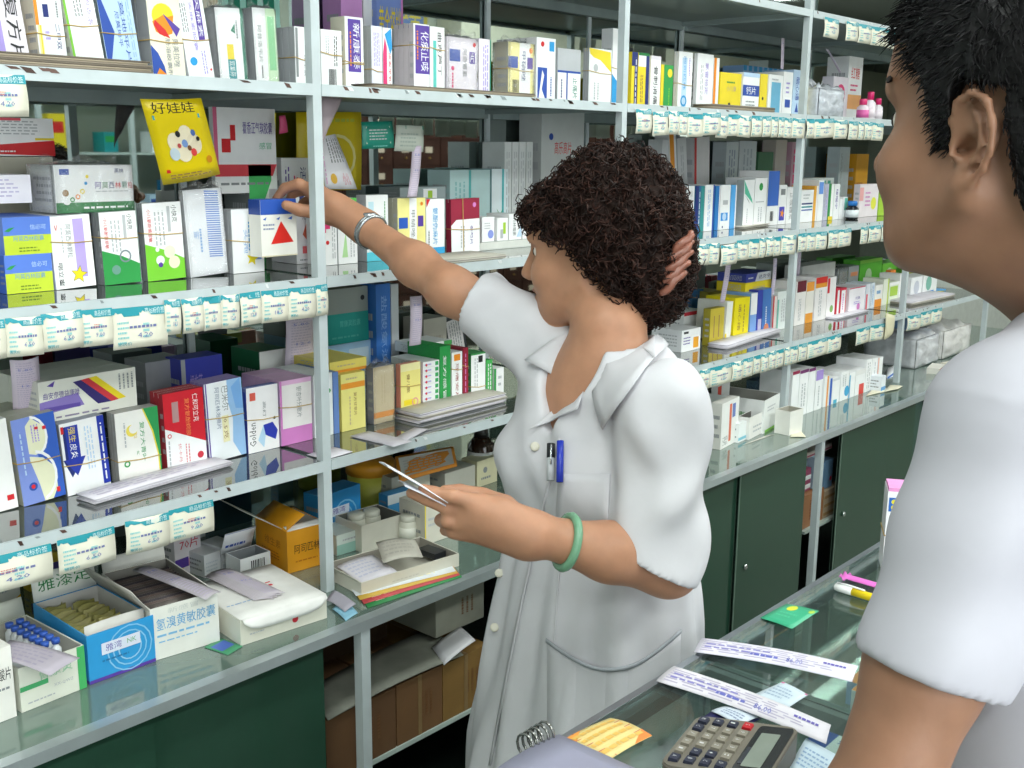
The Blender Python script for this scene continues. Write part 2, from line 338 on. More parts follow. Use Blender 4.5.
# ================================================================ medicine boxes
SETB = {0: .10, 1: .135, 2: .14, 3: .135, 4: -.015}
ROWN = {1: 'top shelf', 2: 'second shelf', 3: 'third shelf', 4: 'counter top'}
BAYN = ['left bay', 'second bay', 'third bay', 'fourth bay', 'far bay']
CNT = {}
def bay(x): return max(0, min(4, int((x-PX[0])//.868)))
def where(x, n, row):
    k = (bay(x), n, row); CNT[k] = CNT.get(k, 0)+1
    return f"{ORD[min(24, CNT[k]-1)]} in {'rear' if row else 'front'}, {ROWN[n]} {BAYN[k[0]]}"
BANDM = M('c9a860', .6, 0, .05)
def crumple(w, d, h, m, amp=.004, n=6, seed=0, top=.01):
    r = np.random.default_rng(seed); b = MB()
    g = lambda: r.uniform(-amp*.3, amp)
    for face in range(5):
        off = r.uniform(-amp*.2, amp, (n+1, n+1))
        def fn(a, c, face=face, off=off):
            o = off[int(round(a*n)), int(round(c*n))]*(0 if a in (0, 1) or c in (0, 1) else 1)
            if face == 0: return (a*w, -.002-o, c*h)
            if face == 1: return (a*w, d+.002+o, c*h)
            if face == 2: return (-.0008-o*.15, a*d, c*h)
            if face == 3: return (w+.0008+o*.15, a*d, c*h)
            return (a*w, c*d, h+.001+o*1.5)
        b.sheet(fn, n, n, m, .0002)
    b.sheet(lambda a, c: (a*w, d*.5+top*.4*math.sin(a*9)*c, h+.002+c*top*(1+.5*math.sin(a*14+seed))), n*2, 2, m, .0002)
    return b
def bx(n, u0, u1, vt, base, items=(), look='medicine box', Y=None, dep=.10, us=None, lean=0, nc=1, band=(), wrap=False, vb=None, z=None, row=0, side=None, rz=0, vt2=None, H=None, vband=False, W=None):
    if z is None: z = SZ[n]+.0006
    if Y is None:
        if row: dep = min(dep, .075)
        Y = YB-.023-dep if row else YF+SETB[n]
    X0 = x_at(u0, Y, z)
    if vb is not None: z = z_at(vb, X0, Y); X0 = x_at(u0, Y, z)
    if W is None: W = (x_at(u1, Y, z)-X0)*(1. if rz == 0 else 1.)-.0012
    if H is None: H = z_at(vt, X0+W/2, Y)-z
    if us is not None: dep = max(.012, min(YB-.012-Y, y_at(us, X0, z)-Y))
    dep = min(dep, YB-.006-Y)
    if lean < 0: z += W*math.sin(math.radians(-lean))
    T = TR(X0, Y, z, math.radians(rz), 0, math.radians(-lean))
    t = None
    c0 = dep/nc
    fm = MB().box((0, 0, 0), (W, c0-(.0012 if nc > 1 else 0), H), side or base)
    if side: fm.pr([('r', 0, 0, 1, 1, base)], W, H)
    fm.pr(items, W, H, e0=.0004)
    # print on the side that faces left
    if dep > .02: fm.pr([('L', .15, .2, .85, .8, 4, 'g')], c0, H, None, lambda x, zz, e: (-e, x*c0, zz*H))
    extra = nc > 1 or band or wrap
    if extra:
        t = thing('medicine_bundle' if nc > 1 else 'medicine_box', T)
        fm.build('carton', t)
        if nc > 1:
            me = MB().box((0, 0, 0), (W, c0-.0012, H), side or base).pr([('r', .0, .94, 1, 1, items[0][-1] if items and isinstance(items[0][-1], str) and items[0][-1] in K else 'g')], W, H).mesh('carton')
            for i in range(1, nc): link(me, 'carton', t, TR(0, c0*i, 0))
        for bi, h in enumerate(band):
            a = H*h; q = .0009; sl = .004*(1 if bi % 2 else -1)
            MB().tube([(-q, -q-.0004, a), (W*.5, -q-.0006, a+sl), (W+q*.2, -q-.0004, a+sl), (W+q*.2, dep+q, a+sl), (-q, dep+q, a)], .0009, BANDM, 5, True).build('rubber_band', t)
        if vband:
            MB().tube([(W*.42, -.0013, -.0003), (W*.40, -.0013, H+.001), (W*.40, dep+.001, H+.001), (W*.42, dep+.001, -.0003)], .0009, BANDM, 5, True).build('rubber_band', t)
        if wrap: crumple(W, dep, H, GL_WRAP, seed=int(u0)).build('plastic_wrap', t)
    else:
        t = fm.build('medicine_box', None, T)
    lk = look if ' ' in look else look
    lb = f"{lk}, {where(X0+W/2, n, row)}"
    if len(lb.split()) > 16: lk = ' '.join(w for w in lk.split() if w not in ('and', 'the', 'a', 'with', 'of')); lb = lk+lb[lb.rindex(', ', 0, lb.rindex(',')):]
    if len(lb.split()) > 16: print('LONG', lb)
    return tag(t, lb, 'box')
def g(kind, c='b', t='感冒灵颗粒', c2=None):     # everyday carton prints
    c2 = c2 or c
    if kind == 'a': return [('r', .70, .05, .92, .95, c), ('T', t, .38, .12, .58, .88, 'k', 1), ('L', .1, .15, .28, .85, 3, 'G', 1)]
    if kind == 'b': return [('r', 0, 0, 1, .25, c), ('T', t, .3, .34, .52, .92, c2, 1), ('L', .62, .4, .85, .9, 3, 'G', 1)]
    if kind == 'c': return [('r', 0, 0, .2, 1, c), ('T', t, .4, .15, .65, .85, c2, 1), ('L', .74, .15, .92, .8, 2, 'G', 1)]
    if kind == 'd': return [('r', 0, .76, 1, 1, c), ('T', t, .35, .08, .6, .7, c2, 1), ('L', .7, .1, .9, .6, 2, 'G', 1)]
    if kind == 'e': return [('L', .12, .1, .3, .9, 2, 'G', 1), ('T', t, .45, .12, .75, .9, c, 1)]
    if kind == 'f': return [('r', 0, 0, .5, .4, c), ('T', t, .2, .55, .8, .72, c2), ('L', .15, .76, .85, .92, 2, 'G')]
    if kind == 'h': return [('r', .08, .06, .92, .3, c), ('T', t, .12, .5, .88, .68, c2), ('L', .2, .74, .8, .9, 2, 'G'), ('L', .1, .34, .9, .46, 2, 'g')]
    if kind == 'i': return [('r', .55, 0, 1, 1, c), ('T', t, .16, .1, .42, .9, c2, 1)]
    if kind == 'j': return [('r', 0, .9, 1, 1, c), ('r', 0, 0, .12, .9, c2), ('T', t, .4, .1, .7, .82, 'k', 1)]
    return []
# ---------------------------------------------------------------- top shelf
V1 = dict(n=1)
bx(1, -14, 33, -30, 'a', [('r', 0, 0, .5, 1, 'L'), ('r', .28, 0, .5, 1, 'v'), ('r', 0, 0, 1, .06, 'N'), ('T', '复方片', .62, .05, .92, .72, 'k', 1)], 'white box with lilac strip and big sideways characters', lean=6, dep=.12, nc=3)
bx(1, 42, 70, -6, 'w', [('r', .0, .6, .12, 1, 'o'), ('r', .05, 0, .2, .6, 'Y'), ('r', .12, .02, .17, .6, 'y'), ('r', .3, .7, .5, .86, 'B'), ('L', .75, .7, .9, .9, 1, 'G', 1), ('T', '二甲双', .68, .3, .84, .62, 'B', 1), ('L', .3, .4, .5, .55, 2, 'v')], 'white box with orange and yellow left edge', lean=3, dep=.11, nc=3, band=(.5,), side='C')
bx(1, 77, 108, -20, 'W', [('r', .84, .78, .98, .92, 'r'), ('T', '头孢克洛', .7, .5, .86, .9, 'v', 1), ('r', 0, 0, .08, 1, 'e'), ('L', .3, .6, .6, .9, 3, 'G', 1)], 'white box with small red oval and lilac characters', lean=8, dep=.12, nc=3, band=(.52,), side='e6efe6')
bx(1, 110, 144, -20, 'L', [('p', [(0, .95), (.02, 0), (.36, .45)], 'b'), ('T', '尼莫地平片', .6, .12, .74, .92, 'b', 1), ('T', '尼莫地平', .44, .3, .56, .66, 'b', 1), ('L', .8, .1, .92, .8, 2, 'l', 1)], 'pale blue box with bold blue triangle', lean=7, dep=.1, nc=3, band=(.45,), side='z')
bx(1, 154, 187, -2, 'C', [('c', .45, .77, .33, 'y'), ('p', [(.12, .7), (.2, .58), (.45, .52), (.7, .56), (.78, .78), (.6, .76), (.45, .78), (.3, .74)], 'o'), ('p', [(.15, .66), (.3, .55), (.62, .5), (.5, .6), (.2, .72)], 'r'), ('p', [(.45, .8), (.95, .62), (.82, .52)], 'P'), ('p', [(0, .42), (0, 0), (.42, 0), (.36, .16), (.2, .32)], 'b'), ('p', [(.1, .06), (.42, 0), (.4, .06), (.2, .14)], 'o'), ('T', '奥美拉唑', .66, .15, .86, .5, 'G', 1), ('T', '肠溶胶囊剂', .46, .04, .6, .5, 'G', 1)], 'cream box with yellow-orange sun disc and blue arc', lean=3, dep=.1, nc=3, band=(.48,), side='g')
bx(1, 190, 216, -16, 'W', [('r', .62, .4, .86, .86, 'P'), ('T', '天麻素', .66, .44, .82, .84, 'W', 1), ('c', .28, .2, .14, 'c'), ('T', '天麻素胶囊', .4, .3, .54, .8, 'v', 1), ('L', .6, .06, .8, .3, 2, 'v', 1), ('L', .05, .5, .3, .8, 3, 'G', 1), ('c', .9, .1, .04, 'r')], 'white box with purple panel and small blue oval', lean=8, dep=.1, nc=2, band=(.43,))
bx(1, 221, 249, 9, 'W', [('r', .88, 0, 1, 1, 'T'), ('r', .32, .32, .56, .52, 'y'), ('r', .32, .06, .6, .32, 't'), ('T', '双氯芬', .36, .09, .56, .3, 'W', 1), ('p', [(.5, .7), (.66, .8), (.66, .66)], 'T'), ('L', .66, .6, .8, .84, 1, 'G', 1)], 'white shrink-wrapped box with yellow and teal square, teal edge', us=207, lean=3, wrap=True, side='g')
bx(1, 257, 280, 9, 'W', [('r', .55, 0, 1, 1, 'cfe9c6'), ('r', .62, .2, .92, .9, '8fd29a'), ('T', '阿昔洛韦片', .16, .3, .34, .78, 'G', 1), ('L', .22, .1, .36, .26, 1, 'k', 1)], 'white shrink-wrapped box with soft green strip', us=248, lean=2, wrap=True, side='g')
bx(1, 296, 312, 27, 'W', [('r', .05, .18, .2, .98, 'G'), ('T', '维生素', .55, .2, .75, .55, 'G', 1)], 'white box with black stripe beside the first upright', us=278, dep=.1, nc=3, band=(.5,), side='g')
bx(1, 322, 343, 30, 'W', [('B', .35, .05, .72, .35, 'k'), ('L', .6, .4, .8, .9, 2, 'k', 1), ('L', .2, .6, .4, .9, 2, 'g', 1)], 'white box with black barcode', us=318, band=(.62,), nc=2)
bx(1, 346, 364.5, 17, 'W', [('r', .16, .26, .86, .97, 'P'), ('T', '新康泰', .44, .3, .8, .92, 'W', 1), ('L', .22, .34, .38, .8, 1, 'o', 1), ('c', .6, .12, .12, 'a')], 'tall white box with violet panel', us=332, band=(.4, .36), side='C')
bx(1, 372, 383, 26, 'e4e4f0', [('L', .2, .4, .8, .9, 4, 'v', 1), ('r', .1, 0, .6, .05, 'b')], 'lavender-white narrow box', us=364, band=(.35,), nc=2, side='g')
bx(1, 383.5, 393, 28, 'W', [('p', [(0, .0), (.42, 0), (.42, .7), (.2, .85), (0, .6)], 'm'), ('p', [(.2, .9), (.9, 1), (1, .7), (.8, .6)], 'c'), ('T', '皮炎平乳膏', .6, .05, .85, .62, 'r', 1)], 'white box with magenta stripe and blue corner', dep=.1)
bx(1, 414, 430, 24, 'W', [('r', .1, .3, 1, .98, 'P'), ('T', '化痰止咳', .45, .34, .95, .9, 'W', 1), ('L', .15, .5, .35, .9, 1, 'o', 1), ('c', .6, .13, .2, 'a')], 'white box with violet sideways lettering panel', us=394, band=(.7,), nc=4, side='d8cfd4')
bx(1, 430.5, 445, 27, 'W', [('r', .2, .04, .42, .8, '60c4bc'), ('T', '曲克芦丁', .5, .3, .8, .92, 'k', 1)], 'white box with turquoise stripe', dep=.12, band=(.7,))
bx(1, 447, 478, 38, 'a', [('r', .08, .6, .42, .8, 'b'), ('T', '阿奇霉素', .5, .35, .64, .82, 'G', 1), ('r', .72, .58, .9, .78, 'P'), ('T', '片', .74, .6, .88, .76, 'W'), ('c', .18, .48, .05, 'm'), ('c', .88, .9, .05, 'r'), ('L', .12, .05, .24, .42, 1, 'm', 1)], 'pinkish shrink-wrapped box with blue square and purple emblem', us=444, wrap=True)
bx(1, 479, 491, 39, 'a', [('L', .3, .1, .8, .9, 3, 'v', 1), ('r', .9, 0, 1, 1, 'T')], 'plain pinkish white box beside the wrapped one', dep=.1)
bx(1, 508, 534, 43, 'Y', [('r', .42, 0, .84, 1, 'W'), ('r', .0, .56, .36, .76, 'b'), ('r', .72, .56, .94, .76, 'P'), ('T', '甲硝唑', .5, .34, .66, .86, 'B', 1), ('B', .16, .14, .4, .36, 'k'), ('c', .86, .88, .07, 'o')], 'pale yellow box with blue square and purple emblem', us=493, wrap=True, band=(.55,), side='c8c4b0')
bx(1, 536, 555, 38, 'W', [('r', .06, 0, .56, .54, 'b'), ('p', [(.12, .05), (.3, .5), (.4, .42), (.28, .2), (.5, .02), (.3, .02)], 'W'), ('r', .66, .8, .92, .95, 'c'), ('c', .3, .9, .09, 'r'), ('L', .7, .1, .85, .4, 1, 'b', 1)], 'white box with navy wave panel and blue corner square', dep=.12)
bx(1, 557, 580, 49, 'g', [('r', 0, 0, 1, .6, 'W'), ('r', 0, .56, 1, .6, 'b'), ('r', .38, 0, .44, .58, 'b'), ('T', '止痛片', .66, .1, .86, .48, 'T', 1), ('L', .12, .1, .24, .45, 1, 'B', 1)], 'grey and white box with thin blue cross lines', dep=.1)
bx(1, 588, 610.5, 49, 'W', [('p', [(0, 1), (.95, .96), (1, .6), (.5, .8), (.2, .84), (.04, .9)], 'y'), ('L', .2, .1, .5, .4, 2, 'g', 1), ('c', .3, .66, .1, 'g')], 'white bundle with yellow swoosh corner', us=582, nc=3, band=(.6,), side='g')
bx(1, 611, 624, 29, 'W', [('p', [(0, 0), (.45, 0), (.66, .15), (.5, .3), (0, .42)], 'c'), ('T', '玻璃酸钠注射', .6, .36, .84, .9, 'P', 1)], 'tall white box with blue arc by second upright', us=600, band=(.5,), side='w', wrap=False)
bx(1, 630.5, 636.5, 52, 'y', [('r', .0, .75, 1, 1, 'B'), ('r', .5, 0, 1, 1, 'B'), ('L', .6, .05, .9, .9, 1, 'W', 1)], 'yellow and navy narrow box right after second upright')
bx(1, 637, 648, 53, 'y', [('r', .0, .75, 1, 1, 'W'), ('r', .7, 0, 1, 1, 'B'), ('r', 0, .95, 1, 1, 'N'), ('L', .2, .1, .5, .6, 2, 'S', 1)], 'yellow box with navy right edge')
bx(1, 649.5, 659.5, 56, 'W', [('r', 0, .93, 1, 1, 'a'), ('T', '骨刺消痛', .3, .08, .72, .8, 'k', 1)], 'white box with big black sideways characters')
bx(1, 660, 672, 65, 'y', [('r', .22, .03, 1, 1, 'n'), ('c', .72, .82, .2, 'y'), ('L', .6, .1, .8, .5, 1, 'e', 1)], 'green and yellow box')
bx(1, 677, 691, 52, 'W', [('r', .25, 0, .6, .9, 'L'), ('T', '阿司匹林', .35, .35, .52, .92, 'c', 1), ('o', .42, .16, .22, .08, 'c'), ('L', .7, .6, .85, .9, 1, 'v', 1)], 'white box with pale blue band and blue ring', us=672, band=(.46,), nc=2)
bx(1, 695.5, 711.5, 54, 'W', [('T', '氯雷他定', .5, .3, .7, .85, 'v', 1), ('L', .2, .2, .4, .8, 2, 'g', 1)], 'plain white box with faint lilac lettering', us=692, nc=2)
bx(1, 712, 717.5, 58, 'W', [('r', 0, 0, .45, 1, 'o')], 'slim white box with orange edge', dep=.1)
bx(1, 719, 740, 73, 'y', [('L', .3, .72, .72, .82, 1, 'n'), ('T', '小儿康', .3, .54, .75, .68, 's'), ('c', .45, .2, .06, 'k'), ('L', .25, .1, .8, .16, 1, 's')], 'bright yellow box with green lettering', dep=.1)
bx(1, 741.5, 758, 73, 'W', [('r', 0, .44, 1, .7, 'b'), ('T', '钙片', .2, .48, .8, .66, 'W'), ('r', 0, .9, 1, 1, 'L'), ('L', .2, .1, .8, .35, 3, 'G')], 'white box with royal blue belt', dep=.1)
bx(1, 758.8, 766, 74, 'y', [('c', .4, .4, .12, 'k'), ('r', 0, 0, 1, .08, 'q')], 'narrow yellow box with black dot')
bx(1, 767, 781, 75, 'W', [('r', .2, .08, .86, .82, '6fb6d8'), ('L', .2, .84, .8, .94, 1, 'g')], 'white box with sky-blue panel')
bx(1, 781.5, 791, 72, 'W', [('r', .25, .2, .8, .38, 'b'), ('L', .3, .5, .7, .8, 3, 'v')], 'white box with small blue square')
bx(1, 791.5, 800, 70, 'L', [('T', '脑心通', .3, .35, .7, .85, 'b', 1), ('p', [(.3, .1), (.7, .1), (.5, .3)], 'b')], 'pale blue box with blue sideways lettering')
bx(1, 801.5, 806, 75, 'y', [('r', 0, .93, 1, 1, 'W')], 'thin yellow box beside third upright')
# long strip box behind the blue ones (blue film tops)
bx(1, 741, 790, 68, 'l', [('r', .1*i, .9, .1*i+.06, 1, 'c') for i in range(10)], 'wide light blue tray box with squares along its top', row=1, dep=.1)
bx(1, 845, 859, 57, 'W', [('r', .0, .2, 1, .42, 'f6b070'), ('T', '红糖', .2, .66, .8, .84, 'r'), ('L', .2, .46, .8, .6, 2, 'm')], 'white box with orange band above pink jars', Y=1.74, dep=.08)
bx(1, 831, 846, 77, 'a', [('o', .5, .6, .3, .1, 'm'), ('L', .2, .1, .8, .3, 2, 'p')], 'white box with red ring mark behind the plastic bag', Y=1.70, dep=.04)
# back row, top shelf
bx(1, 52, 76, -30, 'L', g('e', 'c', '清热片'), 'pale blue box mostly above the frame', row=1)
bx(1, 198, 232, -35, 'C', g('e', 's', '通便灵'), 'cream carton rising behind the purple-panel box', row=1, dep=.06)
bx(1, 226, 283, -22, '9fd8c8', [('r', .1, .5, .3, .9, 'T'), ('r', .4, .5, .6, .9, 'T'), ('r', .7, .5, .9, .9, 'T'), ('L', .1, .1, .9, .4, 3, 'W')], 'turquoise and white checkered box behind wrapped boxes', row=1, dep=.1)
bx(1, 343, 364, -14, 'dc9ee0', [('L', .2, .2, .8, .8, 3, 'v')], 'mauve carton behind the violet panel box', row=1, dep=.06)
bx(1, 365, 377, -16, 'W', [], 'tall plain white box, rear', row=1, dep=.06)
bx(1, 378, 404, -20, '7d96d8', [('T', '黄金搭档', .08, .45, .92, .78, 'y'), ('r', 0, .86, 1, 1, 'y'), ('r', 0, .0, 1, .04, 'y'), ('r', .93, 0, 1, 1, 'p')], 'periwinkle gift box with large yellow characters', row=1, dep=.1)
# ---------------------------------------------------------------- second shelf, left bay
KID = lambda c: [('p', [(0, 0), (1, 0), (1, .26), (.55, .38), (.0, .48)], c), ('T', '小快克', .74, .74, .88, .96, 'k', 1), ('r', .62, .62, .7, .95, 'g'), ('L', .26, .45, .56, .9, 3, 'g', 1), ('T', '小儿氨酚黄那敏', .1, .5, .2, .92, 'r', 1)]
BY = [('r', 0, .52, 1, 1, '5b82dc'), ('r', 0, 0, 1, .52, 'c4d836'), ('T', '信必可', .56, .66, .9, .8, 'L'), ('T', '阿莫西林胶囊', .2, .36, .84, .5, '5b9ac8'), ('p', [(.02, .64), (.12, .72), (.24, .74), (.12, .62)], 'n'), ('L', .3, .06, .8, .22, 2, '6a8a20')]
bx(2, 7, 54.5, 254, '5b82dc', BY, 'blue and lime box, lower of the two stacked', us=-6, dep=.12, nc=2)
b1 = bx(2, 5, 53, 217, '5b82dc', BY, 'blue and lime box, upper of the two stacked', dep=.12, vb=256)
bx(2, -30, -4, 258, 'c', g('b', 'b'), 'bright blue box at the left frame edge', dep=.1)
bx(2, 56.5, 97, 216, 'W', [('r', .56, .14, .82, .95, 'bca8ee'), ('T', '阿莫西林颗粒', .36, .42, .5, .88, 'G', 1), ('T', '咽立爽', .1, .04, .22, .36, 'k', 1), ('s', .6, .18, .22, 'k'), ('s', .6, .18, .2, 'f2de20'), ('T', 'V', .1, .8, .18, .88, 'r'), ('L', .24, .5, .3, .85, 1, 'g', 1)], 'white box with lilac strip and yellow star, banded', dep=.12, nc=3, band=(.66,), lean=2, side='w')
bx(2, 105, 142, 212, 'W', KID('n')+[('o', .62, .38, .16, .04, 'z'), ('c', .34, .2, .12, '6a9a8a')], 'white children box with green foot', us=97, nc=3, band=(.66,), lean=1.5, side='G')
bx(2, 148, 186.5, 203, 'W', KID('7ccf36')+[('c', .62, .36, .15, 'e8ecd0'), ('c', .36, .26, .11, 'W'), ('c', .36, .2, .06, 'P'), ('c', .72, .22, .15, 'f2efcc'), ('c', .3, .4, .05, 'W')], 'white children box with lime foot and cartoon shapes', us=142, nc=3, band=(.62,), lean=1.5, side='G')
bx(2, 191, 229, 190, 'f1f3f7', [('r', .54, .2, .9, .98, 'W'), ('H', .54, .2, .9, .98, 30, '6a92dc'), ('L', .3, .28, .42, .55, 1, 'l', 1), ('T', '明', .18, .44, .3, .52, 'l')], 'white glossy wrapped pack with blue hatching', dep=.12, wrap=True, lean=3, us=188)
bx(2, 233.5, 265, 209, 'W', [('r', .66, .2, .92, .95, '86a4e2'), ('T', '头孢', .36, .3, .5, .68, 'l', 1), ('s', .62, .22, .2, 'f2de20'), ('L', .5, .35, .58, .8, 1, 'c', 1)], 'white box with blue strip and yellow star', us=224, nc=3, band=(.52,), side='g')
bx(2, 297, 318.5, 190, 'f2f0f4', [('r', .2, .78, .42, .92, 'B'), ('r', .7, .78, .95, .92, 'P'), ('T', '活血', .3, .6, .8, .7, 'G'), ('p', [(.3, .4), (.5, .56), (.66, .42), (.5, .32)], 'd86a50'), ('r', .28, .14, .8, .24, 'e06a70'), ('L', .15, .03, .85, .08, 1, 'G')], 'white box with small flame and navy squares', dep=.08, Y=1.70)
# stack above the front ones
bx(2, 57, 135, 165, 'W', [('r', 0, 0, 1, .22, 'N'), ('L', .34, .06, .96, .16, 1, 'W'), ('T', '阿', .5, .5, .58, .64, 'P'), ('T', '莫', .59, .5, .67, .64, 'N'), ('T', '西', .68, .5, .75, .64, 'B'), ('T', '林', .76, .5, .84, .64, 'r'), ('T', '颗', .85, .5, .92, .64, 'T'), ('T', '粒', .93, .5, .99, .64, 'r'), ('r', .06, .8, .18, .92, 'b'), ('T', '再林', .76, .82, .88, .93, 'B'), ('c', .12, .42, .04, 'S'), ('c', .13, .26, .05, 'W'), ('o', .2, .28, .03, .012, 'n'), ('o', .27, .34, .03, .012, 'o'), ('o', .33, .45, .03, .012, 'y'), ('c', .38, .62, .02, 'c'), ('c', .4, .76, .02, 'y'), ('L', .5, .42, .95, .47, 1, 'g')], 'white wide granules box with rainbow characters, lying on others', z=1.38+.0006+.115, Y=1.66, us=30, wrap=True, side='W')
bx(2, -40, 33, 175, 'f2eef6', [('L', .2, .2, .9, .9, 5, 'c8c0dc')], 'white box with pale lilac text lying on blue ones', vb=205, dep=.08, Y=1.70)
# back of the left bay
bx(2, -10, 56, 118, 'W', [('p', [(0, .28), (1, .42), (1, 0), (0, .06)], 'r'), ('r', .7, .42, 1, .48, 'y'), ('L', .1, .55, .9, .95, 5, 'g'), ('r', 0, .93, .5, 1, 'f06070'), ('L', .1, .08, .45, .18, 1, 'W')], 'white printed carton with red foot, tall at the back', row=1, dep=.05, vb=156)
bx(2, -60, 62, 157, 'b8b4a4', [('L', .1, .2, .9, .8, 3, 'a8a290')], 'wide dull beige carton base', row=1, dep=.1)
bx(2, 216, 278, 108, 'W', [('r', 0, .2, 1, .34, 'dc4450'), ('r', .12, .48, .26, .64, 'r'), ('r', .26, .62, .34, .8, 'r'), ('r', .12, .64, .24, .76, 'W'), ('T', '藿香正气软胶囊', .46, .7, .94, .84, 'P'), ('T', '感冒', .72, .52, .92, .6, '60b890'), ('L', .08, .08, .95, .15, 1, 'G'), ('r', 0, .34, .06, 1, 'd86a90')], 'white box with red belt and red capsules picture', row=1, us=214, z=1.38+.0006+.13, dep=.1)
bx(2, 252, 280, 165, 'W', [('r', 0, 0, .8, 1, '4cc06a'), ('p', [(1, 1), (.5, .6), (.5, .0), (1, 0)], 'e8eee8'), ('p', [(.25, .5), (.7, .5), (.45, .25)], 'W'), ('r', .5, .16, .62, .3, 'n')], 'green and white box under the red-belt box', row=1, us=226, side='8a9090')
bx(2, 284, 312, 158, 'W', [('L', .1, .1, .3, .9, 2, 'P', 1), ('T', '活血止痛', .66, .25, .86, .9, 'B', 1), ('L', .4, .1, .6, .8, 2, 'm', 1)], 'white box with navy sideways title above the held pack', row=1, z=1.38+.0006+.02, dep=.06)
# second bay
bx(2, 324, 338, 200, 'W', [('r', .0, .5, .2, .9, 'm'), ('r', .2, .56, .5, .7, 'm'), ('c', .3, .35, .12, 'r'), ('L', .6, .1, .9, .8, 2, 'g', 1)], 'white box with magenta blots just past first upright', dep=.05)
bx(2, 338.5, 358, 198, 'W', [('p', [(.1, 1), (1, 1), (1, .92), (.6, .78)], '60c85a'), ('p', [(.2, .1), (.4, .5), (.5, .1)], 'b4e0a0'), ('r', .45, .42, .6, .5, 'n'), ('L', .6, .1, .9, .4, 2, 'g', 1)], 'white box with green top corner', dep=.1, nc=2, side='g')
bx(2, 367, 389, 195, 'W', [('r', .1, .1, .34, .9, 'c8e8f4'), ('r', .0, 0, 1, .14, '58c8dc'), ('T', '川贝', .55, .3, .8, .55, 'k', 1), ('L', .8, .6, .9, .9, 1, 'n', 1)], 'white box with aqua foot behind the wrist watch', us=357, nc=2, side='g')
bx(2, 398, 426, 198, 'f3ea98', [('r', .42, 0, .68, 1, 'W'), ('r', .04, .5, .36, .68, '2a5cc0'), ('r', .72, .52, .92, .7, 'P'), ('T', '甲硝唑片', .48, .2, .62, .8, 'G', 1), ('c', .86, .9, .05, 'o')], 'pale yellow box with blue square, under paper strip', us=388, nc=2, side='b9b7a6')
bx(2, 426.5, 445, 199, 'W', [('p', [(0, 1), (.22, 1), (.02, .86)], 'r'), ('r', 0, 0, 1, .15, '3aa8e0'), ('T', '氨酚伪麻片', .35, .2, .62, .85, '3aa0dc', 1), ('L', .08, .2, .2, .45, 1, 'k', 1)], 'white box with blue characters and red corner', dep=.1)
bx(2, 451.5, 480, 199, '9a2440', [('p', [(.0, 0), (1, 0), (1, .62), (.18, .62), (.0, .52)], 'W'), ('c', .82, .88, .06, 'p'), ('T', '参芍片', .66, .14, .76, .5, 'P', 1), ('L', .3, .1, .5, .5, 2, 'g', 1)], 'maroon-topped white box with crossed rubber bands', us=446, band=(.46,), vband=True, nc=2, lean=1, side='8a1c38')
for (a, b, h, nm, it, dp) in ((482, 494.5, 217, 'small white box with purple blotch on grey tray', [('c', .7, .3, .24, '8a9ae0'), ('L', .2, .5, .7, .8, 3, 'g')], .07), (497, 508, 218, 'small white box with lime strip on grey tray', [('r', .55, .3, .8, .8, 'a8d040'), ('r', .3, .1, .55, .5, 'g')], .07), (509, 521.5, 214, 'small white box with grey characters on tray', [('T', '克林霉素', .3, .15, .55, .85, 'G', 1), ('p', [(.6, .1), (1, .1), (1, .6)], 'L')], .07), (522.5, 536, 214, 'small white box with blue fan mark by her forehead', [('p', [(.2, .3), (.8, .8), (.9, .3)], '4aa0e0'), ('L', .1, .1, .9, .2, 1, 'g')], .07)):
    bx(2, a, b, h, 'W', it, nm, dep=dp, vb=None, Y=1.66, z=1.38+.0186)
bx(2, 450, 490, 170, 'bcd8d8', [('r', .46, 0, .52, 1, '58b0b0'), ('L', .1, .2, .4, .8, 3, '8cc0c0', 1)], 'pale teal box, left of two rear teal boxes', row=1, vb=None, z=1.38+.0006+.035, dep=.09)
bx(2, 491.5, 508, 169, 'e4f0f4', [('r', .62, 0, .74, 1, '48b8c0'), ('p', [(.3, .3), (.5, .14), (.7, .3), (.5, .2)], 'n')], 'pale teal box with green chevrons, rear', row=1, z=1.38+.0006+.035, dep=.09, side='9fc4c8')
bx(2, 400, 446, 187, '9aa6a8', [('r', .5, .1, .8, .9, 'W'), ('r', .6, .2, .7, .8, 'a8d040')], 'grey-blue low pack with lime stamp, rear', row=1, dep=.07, z=1.38+.0006+.09)
bx(2, 400, 446, 200, 'a8b0b0', [], H=.088, look='grey base carton hidden behind yellow box', row=1, dep=.07)
for k, (a, b) in enumerate(((504, 511), (511.5, 518), (518.5, 525), (525.5, 532))):
    bx(2, a, b, 142, 'd8dcdc', [('L', .2, .1, .8, .9, 2, 'g', 1), ('r', .0, .0, 1, .12, '88b040')], 'upright grey-white slim pack with green foot', row=1, dep=.08)
0 and bx(2, 476, 503, 141, '8c9c98', [('r', 0, 0, 1, .1, 'B'), ('L', .2, .3, .8, .8, 4, 'a8b4b0')], 'grey-green carton with navy foot above teal boxes', Y=1.88, dep=.03)
bx(2, 540, 582, 112, 'ccd0d0', [('T', '高乐高片', .3, .66, .7, .76, 'r'), ('c', .22, .8, .05, 'b'), ('L', .3, .5, .8, .58, 1, 'G')], 'large pale carton with small red title above her hair', row=1, dep=.08)
